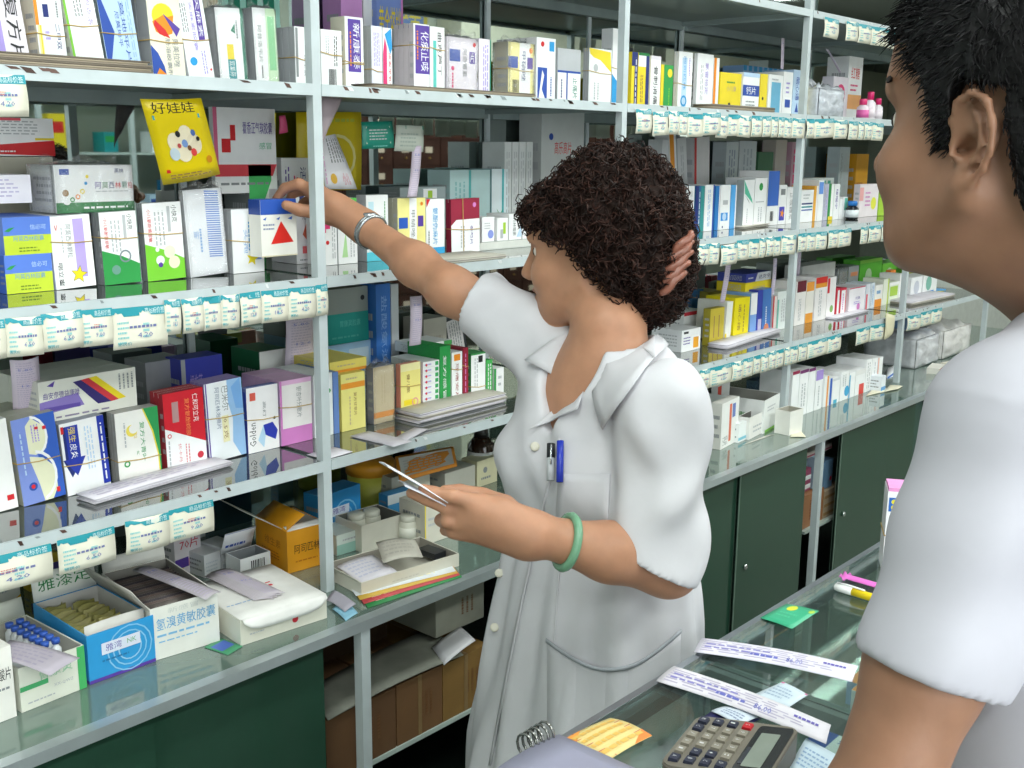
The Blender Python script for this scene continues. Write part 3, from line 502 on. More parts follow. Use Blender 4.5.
# third bay, second shelf
bx(2, 685, 693, 186, 'w', g('e', 'g'), 'white slim box beside her hair', dep=.1)
bx(2, 694, 703, 186, '2a6a9a', [('r', 0, 0, .35, 1, 'B'), ('r', .6, 0, 1, 1, '2f9090'), ('L', .4, .1, .55, .9, 1, 'W', 1)], 'teal and navy slim box', dep=.1)
bx(2, 703.5, 713, 185, 'W', [('r', .85, 0, 1, 1, 'b'), ('L', .3, .1, .6, .9, 2, 'l', 1)], 'white slim box with blue right edge', dep=.1)
bx(2, 714, 718.5, 186, '2a7ac0', [('r', .8, 0, 1, 1, 'W')], 'blue slim box between white ones', dep=.1)
bx(2, 719, 729, 185, 'W', [('r', .1, .2, .8, .38, '2a90e0'), ('c', .45, .29, .2, 'L'), ('r', .25, .56, .75, .66, 'g'), ('c', .3, .06, .06, 'B')], 'white box with blue square emblem', dep=.1)
bx(2, 729.5, 735, 185, '58aef0', [('r', .8, 0, 1, 1, 'W')], 'sky-blue slim box', dep=.1)
bx(2, 742, 752.5, 180, 'W', [('p', [(0, 1), (.8, .6), (.9, .5), (.1, .72)], '58c0a0'), ('p', [(.1, .7), (.6, .5), (.5, .56)], 'k'), ('L', .3, .1, .5, .4, 1, 'g', 1)], 'white box with teal flash, grey-sided', us=735, side='b4bab8')
bx(2, 753, 765, 178, 'W', [('c', .5, .82, .16, 'n'), ('r', .1, .5, .8, .52, 'g'), ('L', .3, .1, .7, .4, 2, 'g', 1)], 'white box with green dot', dep=.1)
bx(2, 766, 777, 171, 'W', [('r', 0, .36, 1, 1, '3a6cc8'), ('B', .3, .08, .6, .26, 'k')], 'tall blue box with white foot and barcode', dep=.1)
bx(2, 777.5, 785, 185, 'W', [('r', .1, .1, .8, .45, '4a4ab8'), ('s', .5, .28, .3, 'o'), ('r', .2, .75, .8, .9, 'G')], 'white box with violet square and orange flower', dep=.1)
bx(2, 785.5, 796, 187, 'W', [('T', '止咳糖浆', .25, .1, .55, .85, 'G', 1), ('L', .7, .1, .85, .7, 1, 'v', 1)], 'white box with sideways brown title', dep=.1)
for (a, b, h, c, it, nm, ln) in ((657, 663, 140, 'e4e6e8', [], 'leaning white strip pack', -3), (672, 679, 134, 'W', [('r', .1, 0, .7, 1, 'f09a20')], 'leaning pack with orange spine', 8), (680, 689, 138, 'd8dadc', [('L', .3, .1, .7, .9, 2, 'g', 1)], 'leaning grey pack beside orange spine', 8), (694, 709, 138, 'e0e0e0', [('r', .0, 0, .14, 1, 'c83838'), ('c', .7, .1, .09, 'r'), ('c', .5, .24, .07, 'r')], 'leaning white pack with red stripe and blots', 4), (723, 735, 142, 'c8d2d6', [('L', .2, .1, .8, .9, 3, '8898b0', 1)], 'grey-blue pack at the back', 0), (736, 753, 141, 'c4ccd2', [('L', .2, .1, .8, .9, 3, 'a0acb8', 1)], 'grey pack with faint columns', 0), (755, 770, 152, '3e6e50', [('r', .5, .1, .9, .5, 'd0dcd0')], 'dark green pack with white square', 0), (772, 783, 140, 'b8b0a8', [], 'plain taupe pack', 0), (788, 794, 142, 'c8a0b0', [('L', .2, .1, .8, .9, 1, 'm', 1)], 'dusky pink pack beside third upright', 0)):
    bx(2, a, b, h, c, it, nm, row=1, dep=.05, lean=ln)
# fourth bay second shelf
bx(2, 799, 812, 190, 'W', [('r', .1, .55, .95, .6, 'B'), ('r', .1, .45, .95, .5, 't'), ('r', .1, .36, .95, .4, 'b'), ('L', .2, .7, .8, .9, 2, 'g')], 'white box with navy and teal lines', dep=.08, side='C')
bx(2, 812.5, 816, 186, 'f0b040', [('r', .6, 0, 1, 1, 'W')], 'thin orange-yellow box', dep=.08)
bx(2, 816.5, 822, 180, 'W', [('r', .1, .66, .9, .95, '6a9ae8')], 'tall white box with blue head', dep=.08)
bx(2, 822.5, 827, 184, 'c4c4d8', g('e', 'v'), 'slim lavender-grey box', dep=.08)
bx(2, 827.5, 832, 184, 'n', [('r', .4, .05, 1, 1, 'W'), ('r', 0, 0, 1, .1, 'y')], 'slim box with green spine', dep=.08)
bx(2, 832.5, 838, 184, 'W', [('T', '咳喘宁', .3, .3, .7, .85, 'P', 1)], 'slim white box with purple title', dep=.08)
bx(2, 838.5, 841.5, 199, 'W', [], 'short white box', dep=.06)
bx(2, 842, 846.5, 197, 'W', [('r', .3, .4, 1, .95, '60b8a8')], 'short white box with turquoise panel', dep=.06)
bx(2, 858, 877, 184, 'efe6ea', [('r', .0, .5, .2, .9, 'f0b0b0'), ('c', .75, .4, .14, 'e8e850'), ('L', .3, .3, .6, .8, 4, 'p')], 'pinkish white box with lime blot behind brown bottle', us=852, dep=.1)
bx(2, 878, 884, 190, 'a8d040', [('r', 0, .7, 1, 1, '70b040')], 'lime box by the man’s cheek', dep=.08)
for (b0, h) in ((0, 160), (1, 141)):
    bx(2, 804, 833, h, 'dfe7e4', [('r', .1+.17*i, .25, .2+.17*i, .85, '46a58c') for i in range(5)], ('upper' if b0 else 'lower')+' white blister pack tray with five teal strips', row=1, dep=.08, z=1.3806+(.0625 if b0 else .0), H=.062 if not b0 else .065)
bx(2, 836, 846, 147, 'b8c4c8', g('e', 'g'), 'grey upright pack beside teal strips', row=1, dep=.05)
bx(2, 853, 865, 154, 'd89a20', [('r', .1, .1, .6, .5, 'b87818'), ('c', .8, .15, .12, 'y')], 'amber carton behind brown bottle', row=1, dep=.07)
# ---------------------------------------------------------------- third shelf
bx(3, -10, 19.5, 421, 'f4f4f2', [('c', .3, .86, .08, 'n'), ('r', .66, .1, .9, .16, 'r'), ('L', .2, .3, .4, .8, 2, 'g', 1)], 'white box with small green seal at frame edge', dep=.12, nc=2, lean=3)
arc = lambda cx, cy, r0, r1, a0, a1, col, asp=.55: ('p', [(cx+r0*math.cos(math.radians(a0+(a1-a0)*i/8)), cy+asp*r0*math.sin(math.radians(a0+(a1-a0)*i/8))) for i in range(9)]+[(cx+r1*math.cos(math.radians(a1-(a1-a0)*i/8)), cy+asp*r1*math.sin(math.radians(a1-(a1-a0)*i/8))) for i in range(9)], col)
bx(3, 24, 67, 416, '3460c0', [('r', 0, 0, .5, 1, '7e94dc'), ('p', [(.45, .98), (.72, .86), (.78, .72), (.7, .6), (.45, .55), (.3, .58), (.3, .9)], 'e8e8c8'), ('p', [(.3, .55), (.6, .5), (.85, .36), (.84, .12), (.7, 0), (.3, 0)], 'e8e8c8'), ('p', [(.0, 0), (.5, .0), (.44, .2), (.3, .5), (.3, .55), (.0, .55)], '8094d8'), arc(.36, .3, .52, .46, -70, 80, 'W', .6), arc(.36, .76, .42, .37, -60, 80, 'W', .6), ('c', .28, .2, .1, 'b'), ('c', .28, .2, .05, 'r'), ('L', .4, .7, .6, .9, 3, 'v', 1), ('r', .5, .84, .58, .87, 'r'), ('r', .68, .82, .76, .86, 'r'), ('r', .8, .06, .88, .12, 'r'), ('L', .12, .35, .2, .85, 1, 'L', 1)], 'blue box with two cream arcs', lean=4, dep=.12, nc=4, band=(.5,), side='b8b8a8')
bx(3, 68, 112, 420, 'W', [('p', [(.16, .58), (.3, .58), (.3, .95), (.06, .95), (.06, .5), (.0, .5), (.16, .24), (.4, .46), (.34, .46), (.34, .58)], 'B'), ('p', [(.12, .95), (.4, .95), (.4, .5), (.5, .5), (.28, .25), (.02, .5), (.12, .5)], '2238a8'), ('T', '强生', .18, .72, .34, .93, 'y', 1), ('T', '皮炎', .18, .5, .34, .7, 'W', 1), ('r', .84, .04, 1, 1, '2238a8'), ('L', .88, .1, .96, .9, 1, 'W', 1), ('L', .52, .3, .72, .9, 3, 'L', 1), ('r', .02, .86, .08, .96, 'r')], 'white box with big navy arrow and yellow characters', lean=3, dep=.12, nc=3, band=(.42,), side='9aa0b0')
bx(3, 120, 163, 410, 'f4f3ee', [('p', [(.66, 1), (1, 1), (1, 0), (.97, 0), (.96, .3), (.86, .66)], '2f9a56'), ('p', [(.63, 1), (.66, 1), (.86, .66), (.96, .3), (.97, 0), (.94, 0), (.93, .3), (.83, .64)], 'ead84a'), ('T', '复方大青叶', .55, .25, .66, .82, '3aa060', 1), ('T', '颗粒', .4, .6, .48, .76, 'e0c030', 1), ('c', .36, .72, .13, 'f0dc60'), ('c', .4, .74, .1, 'f4f3ee'), ('T', '片', .44, .36, .5, .42, 'n'), ('o', .2, .26, .07, .03, 'n'), ('L', .16, .5, .24, .85, 1, 'g', 1)], 'white box with green curved edge and yellow moon', us=112, dep=.1, nc=3, band=(.32,), side='b0b0ac', lean=1)
bx(3, 168, 208, 391, 'd42030', [('p', [(0, 0), (1, 0), (1, .3), (0, .56)], 'W'), ('T', '仁和可立克', .72, .58, .86, .94, 'W', 1), ('T', '复方氨酚烷胺', .52, .42, .64, .9, 'f08a50', 1), ('r', .2, .62, .36, .88, 'b89090'), ('T', '优卡丹', .3, .1, .38, .34, 'e08a90', 1), ('L', .46, .08, .6, .32, 2, 'e08a90', 1), ('c', .84, .14, .08, 'c83040'), ('o', .1, .46, .05, .02, 'r'), ('L', .04, .05, .12, .4, 1, 'g', 1)], 'red and white diagonal box', us=155, dep=.12, nc=3, side='b0303c', lean=1)
bx(3, 210, 247, 381, 'f0f4f8', [('p', [(.6, 1), (1, 1), (1, 0), (.86, 0), (.66, .2), (.7, .5), (.6, .7)], '9cc4ee'), ('p', [(.7, .9), (.95, 1), (1, .6), (.8, .62)], '7cb0ea'), ('T', '巴米尔', .44, .62, .62, .93, 'G', 1), ('T', '阿司匹林泡腾片', .26, .4, .38, .93, '7a86a0', 1), ('r', .4, .22, .58, .56, 'f2ecc0'), ('T', '0.5克', .43, .26, .55, .52, 'S', 1), ('r', .02, 0, .05, 1, 'P')], 'white and sky-blue tablet box with cream tab', us=196, nc=3, band=(.56,), side='8c78b4', lean=2)
bx(3, 248.5, 280, 386, 'f6f4f6', [('T', 'Golden', .06, .1, .26, .46, '303038', 2), ('p', [(.3, .18), (.48, .06), (.9, .12), (.96, .3), (.78, .42), (.46, .38)], 'W'), ('p', [(.5, .4), (.8, .42), (.96, .28), (.88, .14), (.56, .24)], '2838b0'), ('p', [(.32, .18), (.5, .4), (.56, .24), (.5, .05)], 'b8d8f0'), ('r', .1, .8, .28, .92, 'e06050'), ('T', '高灯', .5, .52, .6, .76, 'G', 1), ('c', .86, .48, .04, 'k')], 'white box with blue hexagon and sideways English word', us=243, nc=4, band=(.52,), side='3850b0')
bx(3, 281.5, 313, 379, 'f2eeee', [('r', 0, 0, 1, .26, 'd884cc'), ('r', .0, .93, 1, 1, 'e8b8e0'), ('T', '银杏叶分散片', .52, .4, .68, .88, 'G', 1), ('r', .0, 0, .06, 1, 'd884cc')], 'white box with pink foot and sideways title', nc=3, band=(.6,), dep=.12, side='e0b8dc')
bx(3, 315, 334, 374, 'eef4f6', [('c', .35, .82, .22, '80c4dc'), ('c', .35, .84, .12, 'W'), ('c', .8, .72, .1, 'n'), ('L', .5, .1, .7, .6, 2, 'g', 1)], 'white box with aqua swirl behind first upright', dep=.12, nc=2)
bx(3, 334.5, 340, 372, '6a8ccc', [], 'thin periwinkle box', dep=.12)
bx(3, 342, 366, 373, 'f0e68a', [('r', 0, .74, 1, .84, 'ee9a30'), ('T', '复方甘草片', .52, .25, .64, .66, 'S', 1), ('L', .3, .1, .42, .6, 1, 's', 1), ('L', .2, .88, .8, .95, 1, 's')], 'pale yellow box with orange belt near top', dep=.13, nc=3, side='e8d468')
bx(3, 374, 395, 366, 'd8c8a4', [('r', 0, .1, 1, .2, 'ec9a38'), ('L', .35, .35, .6, .85, 2, 's', 1)], 'beige shrink-wrapped box with orange belt near foot', us=367, wrap=True, side='8a90a8')
bx(3, 401, 421, 363, 'f2e68c', [('r', .0, .86, 1, 1, 'f4ecb0'), ('r', .15, .22, .7, .32, 'f0d828'), ('o', .72, .26, .16, .05, 'e8a0a0'), ('T', '健儿散', .3, .45, .46, .8, 'S', 1), ('c', .3, .08, .1, 'e89090')], 'yellow box with pinkish side and round emblem', us=396, nc=2, band=(.6,), side='ee9a80')
for i in range(9):
    z0 = 1.0506+i*.0122
    o = bx(3, 423, 439.5, 345, 'W', [('r', .75, .1, .95, .8, '3aa860'), ('L', .1, .2, .6, .8, 1, 'v'), ('c', .2, .4, .06, 'r')], 'flat white carton with green dash, stacked pile member', z=z0, H=.0115, dep=.1)
bx(3, 440, 451, 346, '2a9a4c', [('T', '复方感冒', .3, .15, .6, .85, 'W', 1)], 'green box with white sideways title', dep=.1)
bx(3, 452, 462.5, 352, 'W', [('r', .2, .84, .8, .96, 'o'), ('T', '牙痛安片', .35, .1, .65, .8, 'b07070', 1)], 'white box with orange square', dep=.1, band=(.7,))
bx(3, 463, 468.5, 348, '9a2038', [('L', .3, .1, .7, .9, 1, 'p', 1)], 'slim maroon box', dep=.1, band=(.7,))
bx(3, 471, 485.5, 353, 'W', [('r', .5, .8, .8, .94, 'k'), ('r', 0, .97, 1, 1, 'n'), ('L', .2, .3, .5, .9, 2, 'g', 1), ('r', .1, .06, .3, .1, 'g')], 'white box with black square', dep=.1, nc=3, band=(.32,), side='4aa060')
bx(3, 486, 492.5, 360, '48b058', [('L', .2, .1, .9, .9, 2, 'W', 1)], 'narrow green box with white marks', dep=.1)
bx(3, 494, 504, 368, 'f2f2f2', [('r', 0, 0, .2, 1, 'n'), ('L', .4, .3, .8, .8, 2, 'g')], 'white box with green side near her sleeve', dep=.09)
# back / top stack of the second bay
bx(3, 330, 367, 359, 'eedc70', [('r', 0, 0, 1, .25, 'ee9a30'), ('L', .2, .45, .8, .75, 1, 's')], 'yellow flat box lying on the yellow one', z=1.0506+.1135, H=.024, Y=1.66, dep=.12)
bx(3, 328, 369, 288, '9aa29e', [('r', 0, 0, 1, .55, '1fa098'), ('T', '胃康灵胶囊', .3, .3, .8, .42, '60c8c0'), ('c', .86, .8, .05, 'k'), ('L', .1, .08, .9, .16, 1, '50b8b0')], 'grey-topped teal box at the back', row=1, Y=1.82, z=1.0506+.135, dep=.08)
bx(3, 330, 374, 325, 'a8d0ee', [('r', .2, .35, .34, .7, '4a9a80'), ('r', .45, 0, .9, .9, 'cfe4f2'), ('L', .5, .1, .85, .8, 4, '80b0d8')], 'light blue box with green patch under the teal one', row=1, Y=1.82, dep=.08, H=.134)
bx(3, 377.5, 392, 284, '3a78cc', [('T', '盐酸氨溴索', .35, .15, .75, .9, '90b8ec', 1)], 'tall blue box behind clear-wrapped packs', row=1, dep=.08, Y=1.80)
bx(3, 392.5, 400, 284, 'ccd0d4', [], 'grey-white slim tall pack next to tall blue box', row=1, dep=.08, Y=1.80)
bx(3, 424, 447, 318, 'b4b0a4', [('L', .1, .2, .9, .8, 3, 'a09a8c')], 'grey flat stack beneath dark opening', row=1, dep=.07)
bx(3, 420, 452, 331, 'e8ecea', [('r', .75, .0, 1, 1, '40a050'), ('p', [(.3, .2), (.7, .5), (.7, .2)], 'b')], 'white box with green end lying on stacked cartons', z=1.0506+.1105, H=.022, Y=1.70, dep=.08)
bx(3, 452, 471, 316, '30343a', [('r', .12, .06, .88, .94, 'd8d4d4'), ('L', .2, .4, .8, .9, 5, 'G', 1), ('p', [(.3, .1), (.6, .3), (.8, .12)], 'c83a50')], 'black-edged leaning booklet pack beside the sleeve', row=1, dep=.05, lean=12)
# left bay back/top
bx(3, 41, 141, 366, 'e8e8de', [('p', [(.0, .2), (.44, .28), (.38, .6), (.0, .5)], '8a78c0'), ('r', .04, .26, .4, .36, '6450a8'), ('p', [(.34, .88), (.42, .9), (.72, .24), (.58, .24)], '342a70'), ('p', [(.42, .9), (.5, .92), (.8, .26), (.72, .24)], 'd03a44'), ('p', [(.5, .92), (.58, .94), (.88, .28), (.8, .26)], 'ecd428'), ('T', '曲安奈德益康唑', .04, .56, .4, .72, '6858a0'), ('L', .8, .5, .98, .9, 4, 'G', 1), ('L', .05, .04, .95, .14, 1, '9088a0'), ('p', [(.08, .88), (.16, .98), (.14, .84)], 'P')], 'wide cream box with navy, red and yellow diagonal stripes', z=1.0506+.121, Y=1.655, us=None, dep=.14, nc=3, H=.066, rz=3)
bx(3, 150, 190, 360, '96989c', [], 'grey carton peeking behind the red box', row=1)
bx(3, 185, 226, 357, '3a44b4', [('r', .0, .0, .1, 1, 'b0b4b8'), ('T', '螺旋藻', .2, .55, .5, .8, 'v'), ('L', .2, .1, .9, .5, 3, '7078d8')], 'indigo box behind the tablets', row=1, us=170, Y=1.80, dep=.1)
bx(3, 262, 290, 350, 'e2e4e2', [('r', 0, .3, 1, .34, 'g'), ('r', 0, .62, 1, .66, 'g')], 'white stacked cartons behind pink box', row=1, us=234, Y=1.80, side='1f6a44', nc=1, dep=.11)
bx(3, 300, 313, 356, 'dcdcd4', [('c', .5, .5, .2, 'c')], 'white pack at the first upright, rear', row=1)
# third bay
bx(3, 681, 700, 329, 'W', [('r', .1, .82, .35, .92, 'k'), ('r', .62, .1, .9, .6, 'f0a828'), ('L', .1, .3, .5, .7, 3, 'P')], 'white box with orange block near her shoulder', dep=.1, side='w', vb=None)
bx(3, 683, 703, 311, 'W', [('r', 0, .86, 1, 1, 'c83040'), ('r', .85, 0, 1, .9, '80c8a8')], 'white box with red top edge behind the orange-block one', row=1, dep=.1, Y=1.76)
bx(3, 709, 723, 308, 'c8b43c', [('r', .25, .2, .32, .8, 'S'), ('r', .6, .2, .67, .8, 'S')], 'olive-yellow box with two slots', us=702, lean=0, side='a89a30')
bx(3, 724, 730, 302, 'f0f0e8', [('r', 0, .0, .3, .2, 'y')], 'slim white box beside yellow ones', dep=.1, lean=-4)
bx(3, 732.5, 747.5, 298, 'f2e010', [('T', '通心络', .25, .2, .45, .85, 'S', 1), ('L', .6, .15, .72, .85, 1, 'S', 1)], 'bright yellow box with sideways brown title', dep=.1, lean=-2)
bx(3, 749, 755.5, 293, '7fa8e4', [('r', 0, .5, 1, 1, 'W')], 'white box fading to blue', dep=.1)
bx(3, 756, 761, 290, '3a4ab4', [('r', .2, .1, .9, .35, 'd0c8e8')], 'slim indigo box', dep=.1)
bx(3, 761.5, 770, 289, '4a80cc', [('L', .3, .2, .6, .6, 1, 'W', 1), ('c', .5, .1, .3, 'e08a60')], 'cobalt box with orange spot', dep=.1, lean=2)
bx(3, 771.5, 775.5, 296, 'e8dcd8', [('r', 0, 0, .3, 1, 'r')], 'thin white box with red left edge', dep=.1)
bx(3, 776, 788, 291, 'e9f0ee', [('r', .0, 0, .12, .8, '70c0b0'), ('L', .3, .2, .8, .8, 3, 'g', 1)], 'white box with mint edge', dep=.1)
bx(3, 745, 771, 281, 'e6ce20', [('r', 0, .0, 1, .06, 'o'), ('L', .3, .3, .8, .6, 1, 's')], 'yellow box lying on the blue ones, under the navy', Y=1.67, z=1.0506+.1275, H=.0305, dep=.1)
bx(3, 746, 771, 269, '3a46a4', [('p', [(.35, 0), (1, 0), (1, 1), (.45, 1)], 'e8eaf0'), ('T', '达克宁', .5, .25, .95, .75, 'B'), ('L', .08, .3, .3, .7, 1, 'W')], 'navy and white box topping the yellow one', Y=1.67, z=1.0506+.1587, H=.026, dep=.1)
bx(3, 707, 722, 291, 'c8b850', [('L', .1, .2, .9, .8, 2, 's')], 'dull yellow pack at the back', row=1, dep=.08)
bx(3, 690, 702, 290, '4a8ac4', [], 'blue rear pack above white boxes', row=1, dep=.06, Y=1.87)
bx(3, 730, 742, 283, 'e2e2da', [], 'white folded card rising behind yellow box', row=1, dep=.02, lean=3)
# fourth bay
ITS = [(794, 804, 281, 'f4f0ee', [('r', .1, .75, 1, 1, '6a2030'), ('L', .3, .1, .6, .6, 2, 'g', 1)], 'white box with maroon head'),
 (804.5, 812, 282, 'f6f2ea', [('r', 0, .78, 1, 1, 'f0a040'), ('r', 0, 0, 1, .24, 'f0a030')], 'white box with orange head and foot'),
 (813.5, 825, 277, 'f6f2f2', [('r', 0, .86, 1, 1, 'd83028'), ('r', 0, .76, 1, .86, 'f0a030'), ('L', .3, .1, .6, .7, 2, 'g', 1)], 'white box with red and orange head'),
 (825.5, 834, 277, 'f6f2f2', [('r', 0, .62, .25, .98, 'd82838'), ('c', .6, .22, .2, '8ab868')], 'white box with red corner and olive dot'),
 (835, 838.5, 288, 'd8304a', [('r', .3, .08, .9, .92, 'W')], 'slim box with crimson outline, left of pair'), (839, 845, 288, 'd8304a', [('r', .15, .08, .85, .92, 'W'), ('L', .3, .2, .7, .8, 1, 'p', 1)], 'slim box with crimson outline, right of pair'),
 (848, 864, 287, 'f4f0f6', [('T', '妇炎', .4, .5, .7, .62, 'P'), ('r', 0, .96, 1, 1, 'c84060'), ('c', .6, .2, .1, 'p'), ('L', .3, .3, .8, .45, 2, 'v')], 'white box with purple title and thin red top'),
 (865, 869, 284, 'e6ecf4', [('r', 0, .0, .4, .6, 'e86070')], 'slim pale box with coral edge'), (869.5, 873.5, 283, 'e4eef8', g('e', 'l'), 'slim pale blue box'),
 (874, 881.5, 285, 'f6f4f0', [('r', 0, 0, .9, .35, 'f0962a'), ('r', .2, .6, .7, .75, '80a8d0')], 'white box with orange foot'),
 (882, 887.5, 279, 'f0f4e4', [('r', .8, 0, 1, 1, 'c8dc50')], 'slim cream box with lime edge'), (888, 897.5, 282, 'e6f0d8', [('r', .1, .35, .9, .8, 'a8cc48'), ('r', 0, .86, 1, 1, 'W')], 'white box with lime square'),
 (898, 903, 274, 'f4f4f2', [], 'plain white slim box by fourth upright')]
for a, b, h, c, it, nm in ITS: bx(3, a, b, h, c, it, nm, dep=.08)
bx(3, 836, 846, 268, '9aa0a4', [('r', 0, .5, 1, .53, 'c8ccd0')], 'grey clear-wrapped tower, left', row=1, dep=.07, wrap=True)
bx(3, 847, 857, 266, 'a8aeb2', [('r', .2, .66, .9, .8, 'e89a70')], 'grey clear-wrapped tower, right', row=1, dep=.07)
bx(3, 858, 880, 259, '5cb83c', [('c', .4, .5, .15, 'b8d8b0'), ('r', .0, .9, 1, 1, '88cc50')], 'vivid green wide box', row=1, dep=.07)
bx(3, 881, 903, 262, '74c84a', [('c', .3, .5, .15, 'c8e0b8'), ('p', [(.6, .1), (1, .6), (1, .1)], 'e8e8d8')], 'lighter green wide box', row=1, dep=.07)
bx(3, 889, 894, 270, 'f08a30', [('r', 0, 0, 1, .3, 'c8b8a0')], 'thin orange pack before the green boxes', Y=1.73, dep=.02)
bx(3, 800, 833, 264, 'dadcda', [('L', .1, .3, .9, .8, 2, 'g')], 'long pale flat pack lying on the rear row', row=1, dep=.07)
# fifth bay third shelf
for a, b, h, c, it, nm in ((910, 921, 277, 'f0f2f4', [('c', .5, .5, .25, 'c8ccd8')], 'white box in far bay, left'), (922, 936, 275, 'eef0f0', [('c', .4, .6, .2, '80b8a8'), ('r', .3, .05, .8, .2, '3a90e0')], 'white box with blue foot patch in far bay'), (937, 946, 290, '48a0e0', [('p', [(0, 0), (1, 0), (0, 1)], 'd8c850')], 'blue and yellow leaflet pack in far bay')):
    bx(3, a, b, h, c, it, nm, dep=.08)
bx(3, 907, 916, 262, 'f0f4f8', [('r', 0, .2, 1, .5, '2a88dc')], 'white box with blue belt, rear of far bay', row=1, dep=.07)
bx(3, 917, 926, 265, 'e8dc60', [('p', [(0, 1), (1, .4), (1, .2), (0, .7)], 'e8a050')], 'yellow streaked pack, rear of far bay', Y=1.74, dep=.07)
# ================================================================ price tags hung on the lips
CREAM = M('ebe8d6', .6, 0, .04, 40); TEALT = M('2796a4', .5, 0, .05, 40)
def tag_mesh(w, h, wide, seed):
    r = random.Random(seed); b = MB(); curl = r.uniform(.002, .007); bow = r.uniform(-.003, .003)
    f = lambda x, z, e: (x*w, -e-.001-curl*math.sin(z*PI*.6)*(1-z)*1.6-bow*math.sin(x*PI), (z-1)*h)
    b.sheet(lambda a, c: f(a, c, 0), 3, 5, CREAM, .0006)
    ns = 2 if wide else 1; P = []
    for k in range(ns):
        o = k/ns; s = 1/ns
        pts = [(o, 1.), (o, .86), (o+.06*s, .84), (o+.12*s, .9), (o+.2*s, .86), (o+.34*s, .87), (o+.42*s, .78), (o+s, .78), (o+s, 1.)]
        P.append((pts, TEALT)); 
    for pts, m in P:
        c = len(pts); b.add([f(x, z, .0011) for x, z in pts], [(0, 1, 2, 3, 4, 5), (0, 5, 6, 7, 8)], m)
    b.pr([('T', '商品标价签' if w > .03 else '标价签', .45 if not wide else .6, .81, .95, .96, 'd8ecec')], 1, 1, None, f, .0013)
    b.pr([('L', .08, .1, .3, .7, 5, '8ccdd0'), ('L', .55, .2, .7, .65, 3, '8ccdd0'), ('L', .3, .45, .85, .6, 1, '7078a8'), ('T', r.choice(('6.50', '12.8', '9.00', '4.20', '18.5')), .45, .25, .72, .37, '6a72b0'), ('T', '惠民价', .08, .08, .34, .16, '2796a4')]+([('L', .4, .5, .6, .62, 2, 'd08078')] if seed % 3 == 0 else []), 1, 1, None, f, .0013)
    return b.mesh('price_tag')
TAGC = {}
def tags(n, lst, v0=0.):
    rg = random.Random(n*7)
    for k, it in enumerate(lst):
        u0, u1 = it[:2]; drop = it[2] if len(it) > 2 else 0; hh = it[3] if len(it) > 3 else .054
        z = SZ[n]-.012-drop; y = YF-.0035-.0012*(k % 2)
        X0, X1 = x_at(u0, y, z), x_at(u1, y, z); w = X1-X0
        bx_ = min(4, max(0, bay((X0+X1)/2))); key = (n, bx_); TAGC[key] = TAGC.get(key, 0)+1
        o = link(tag_mesh(w, hh, w > .085, k), 'price_tag', None, TR(X0, y, z, rg.uniform(-.03, .0), 0, rg.uniform(-.05, .05)))
        sh = {0: 'uppermost shelf', 1: 'top shelf', 2: 'second shelf', 3: 'third shelf'}[n]
        lead = 'wide teal-headed cream price tag' if w > .085 else 'teal-headed cream price tag'
        tag(o, f"{lead}, {ORD[TAGC[key]-1]} from left under {sh}, {BAYN[bx_]}", 'price tag', 'price tags hung under the shelf lips')
tags(2, [(-30, 3), (4, 42), (39.5, 80), (78, 111), (111, 165, .003, .062), (163, 179, -.002), (180, 201), (201.5, 219), (219.5, 238), (238.5, 259), (260, 288), (287, 314), (314.5, 326)])
tags(3, [(-40, 49), (56, 113, .002), (124, 167, .001), (167.5, 212, .001)])
tags(1, [(-30, 23.5, .003)])
tags(1, [(635, 650), (652, 667, .004), (667.5, 678), (678.5, 687), (687.5, 702, .004), (702, 719, 0), (716, 727, .004), (727.5, 737.5), (738, 750.5), (751, 761.5), (762, 770.5), (771, 777.5), (778, 783.5), (784, 791.5), (792, 804), (806, 813.5), (814, 833), (833.5, 846), (848.5, 857.5), (858, 863.5), (864, 871.5), (872, 883)])
tags(2, [(695, 708), (708.5, 719), (720, 736, .009), (736, 748), (748.5, 758.5), (759, 765), (765.5, 773), (773.5, 780, .002), (781, 795), (797.5, 806), (806.5, 815), (815.5, 826), (828, 837.5), (838, 850, .001), (860.5, 867.5), (868, 880), (881.5, 888.5), (889, 899)])
tags(3, [(699, 709), (709.5, 731), (731.5, 742, .001), (742.5, 752.5), (753, 760), (760.5, 767.5), (768, 775), (775.5, 783), (784, 789.5), (790, 797.5), (798, 806.5), (807, 826), (827, 840, .001), (856, 869), (870, 885), (907, 919.5), (920, 930.5), (931, 941)])
tags(0, [(824, 838), (846, 857.5), (858, 870.5), (871, 886.5), (887, 898)])
def paper(name, label, cat, P, m, th=.0005, bend=0., prints=(), nu=6, nv=6, group=None, kind=None):
    # P: four real corner points (bl, br, tr, tl)
    P = [np.array(p, float) for p in P]; org = P[0].copy(); n = np.cross(P[1]-P[0], P[3]-P[0]); n /= np.linalg.norm(n)
    f = lambda a, c, e=0: tuple((P[0]*(1-a)*(1-c)+P[1]*a*(1-c)+P[2]*a*c+P[3]*(1-a)*c)+n*(bend*math.sin(a*PI)*1.+bend*.4*math.sin(c*PI)+e)-org)
    b = MB().sheet(lambda a, c: f(a, c), nu, nv, m, th)
    if prints:
        b.pr(prints, 1, 1, None, lambda x, z, e: f(x, z, th/2+e), .0002)
    o = b.build(name, None, TR(*org)); return tag(o, label, cat, group)
PAPER = M('e6e3ee', .7, 0, .03, 30); PINKP = M('dccfe0', .7, 0, .04, 30)
RL = [('L', .15, .04, .85, .96, 22, 'c4b8d0'), ('T', '5.80', .2, .8, .7, .84, '7a80c8'), ('T', '12.6', .3, .5, .8, .54, '7a80c8')]
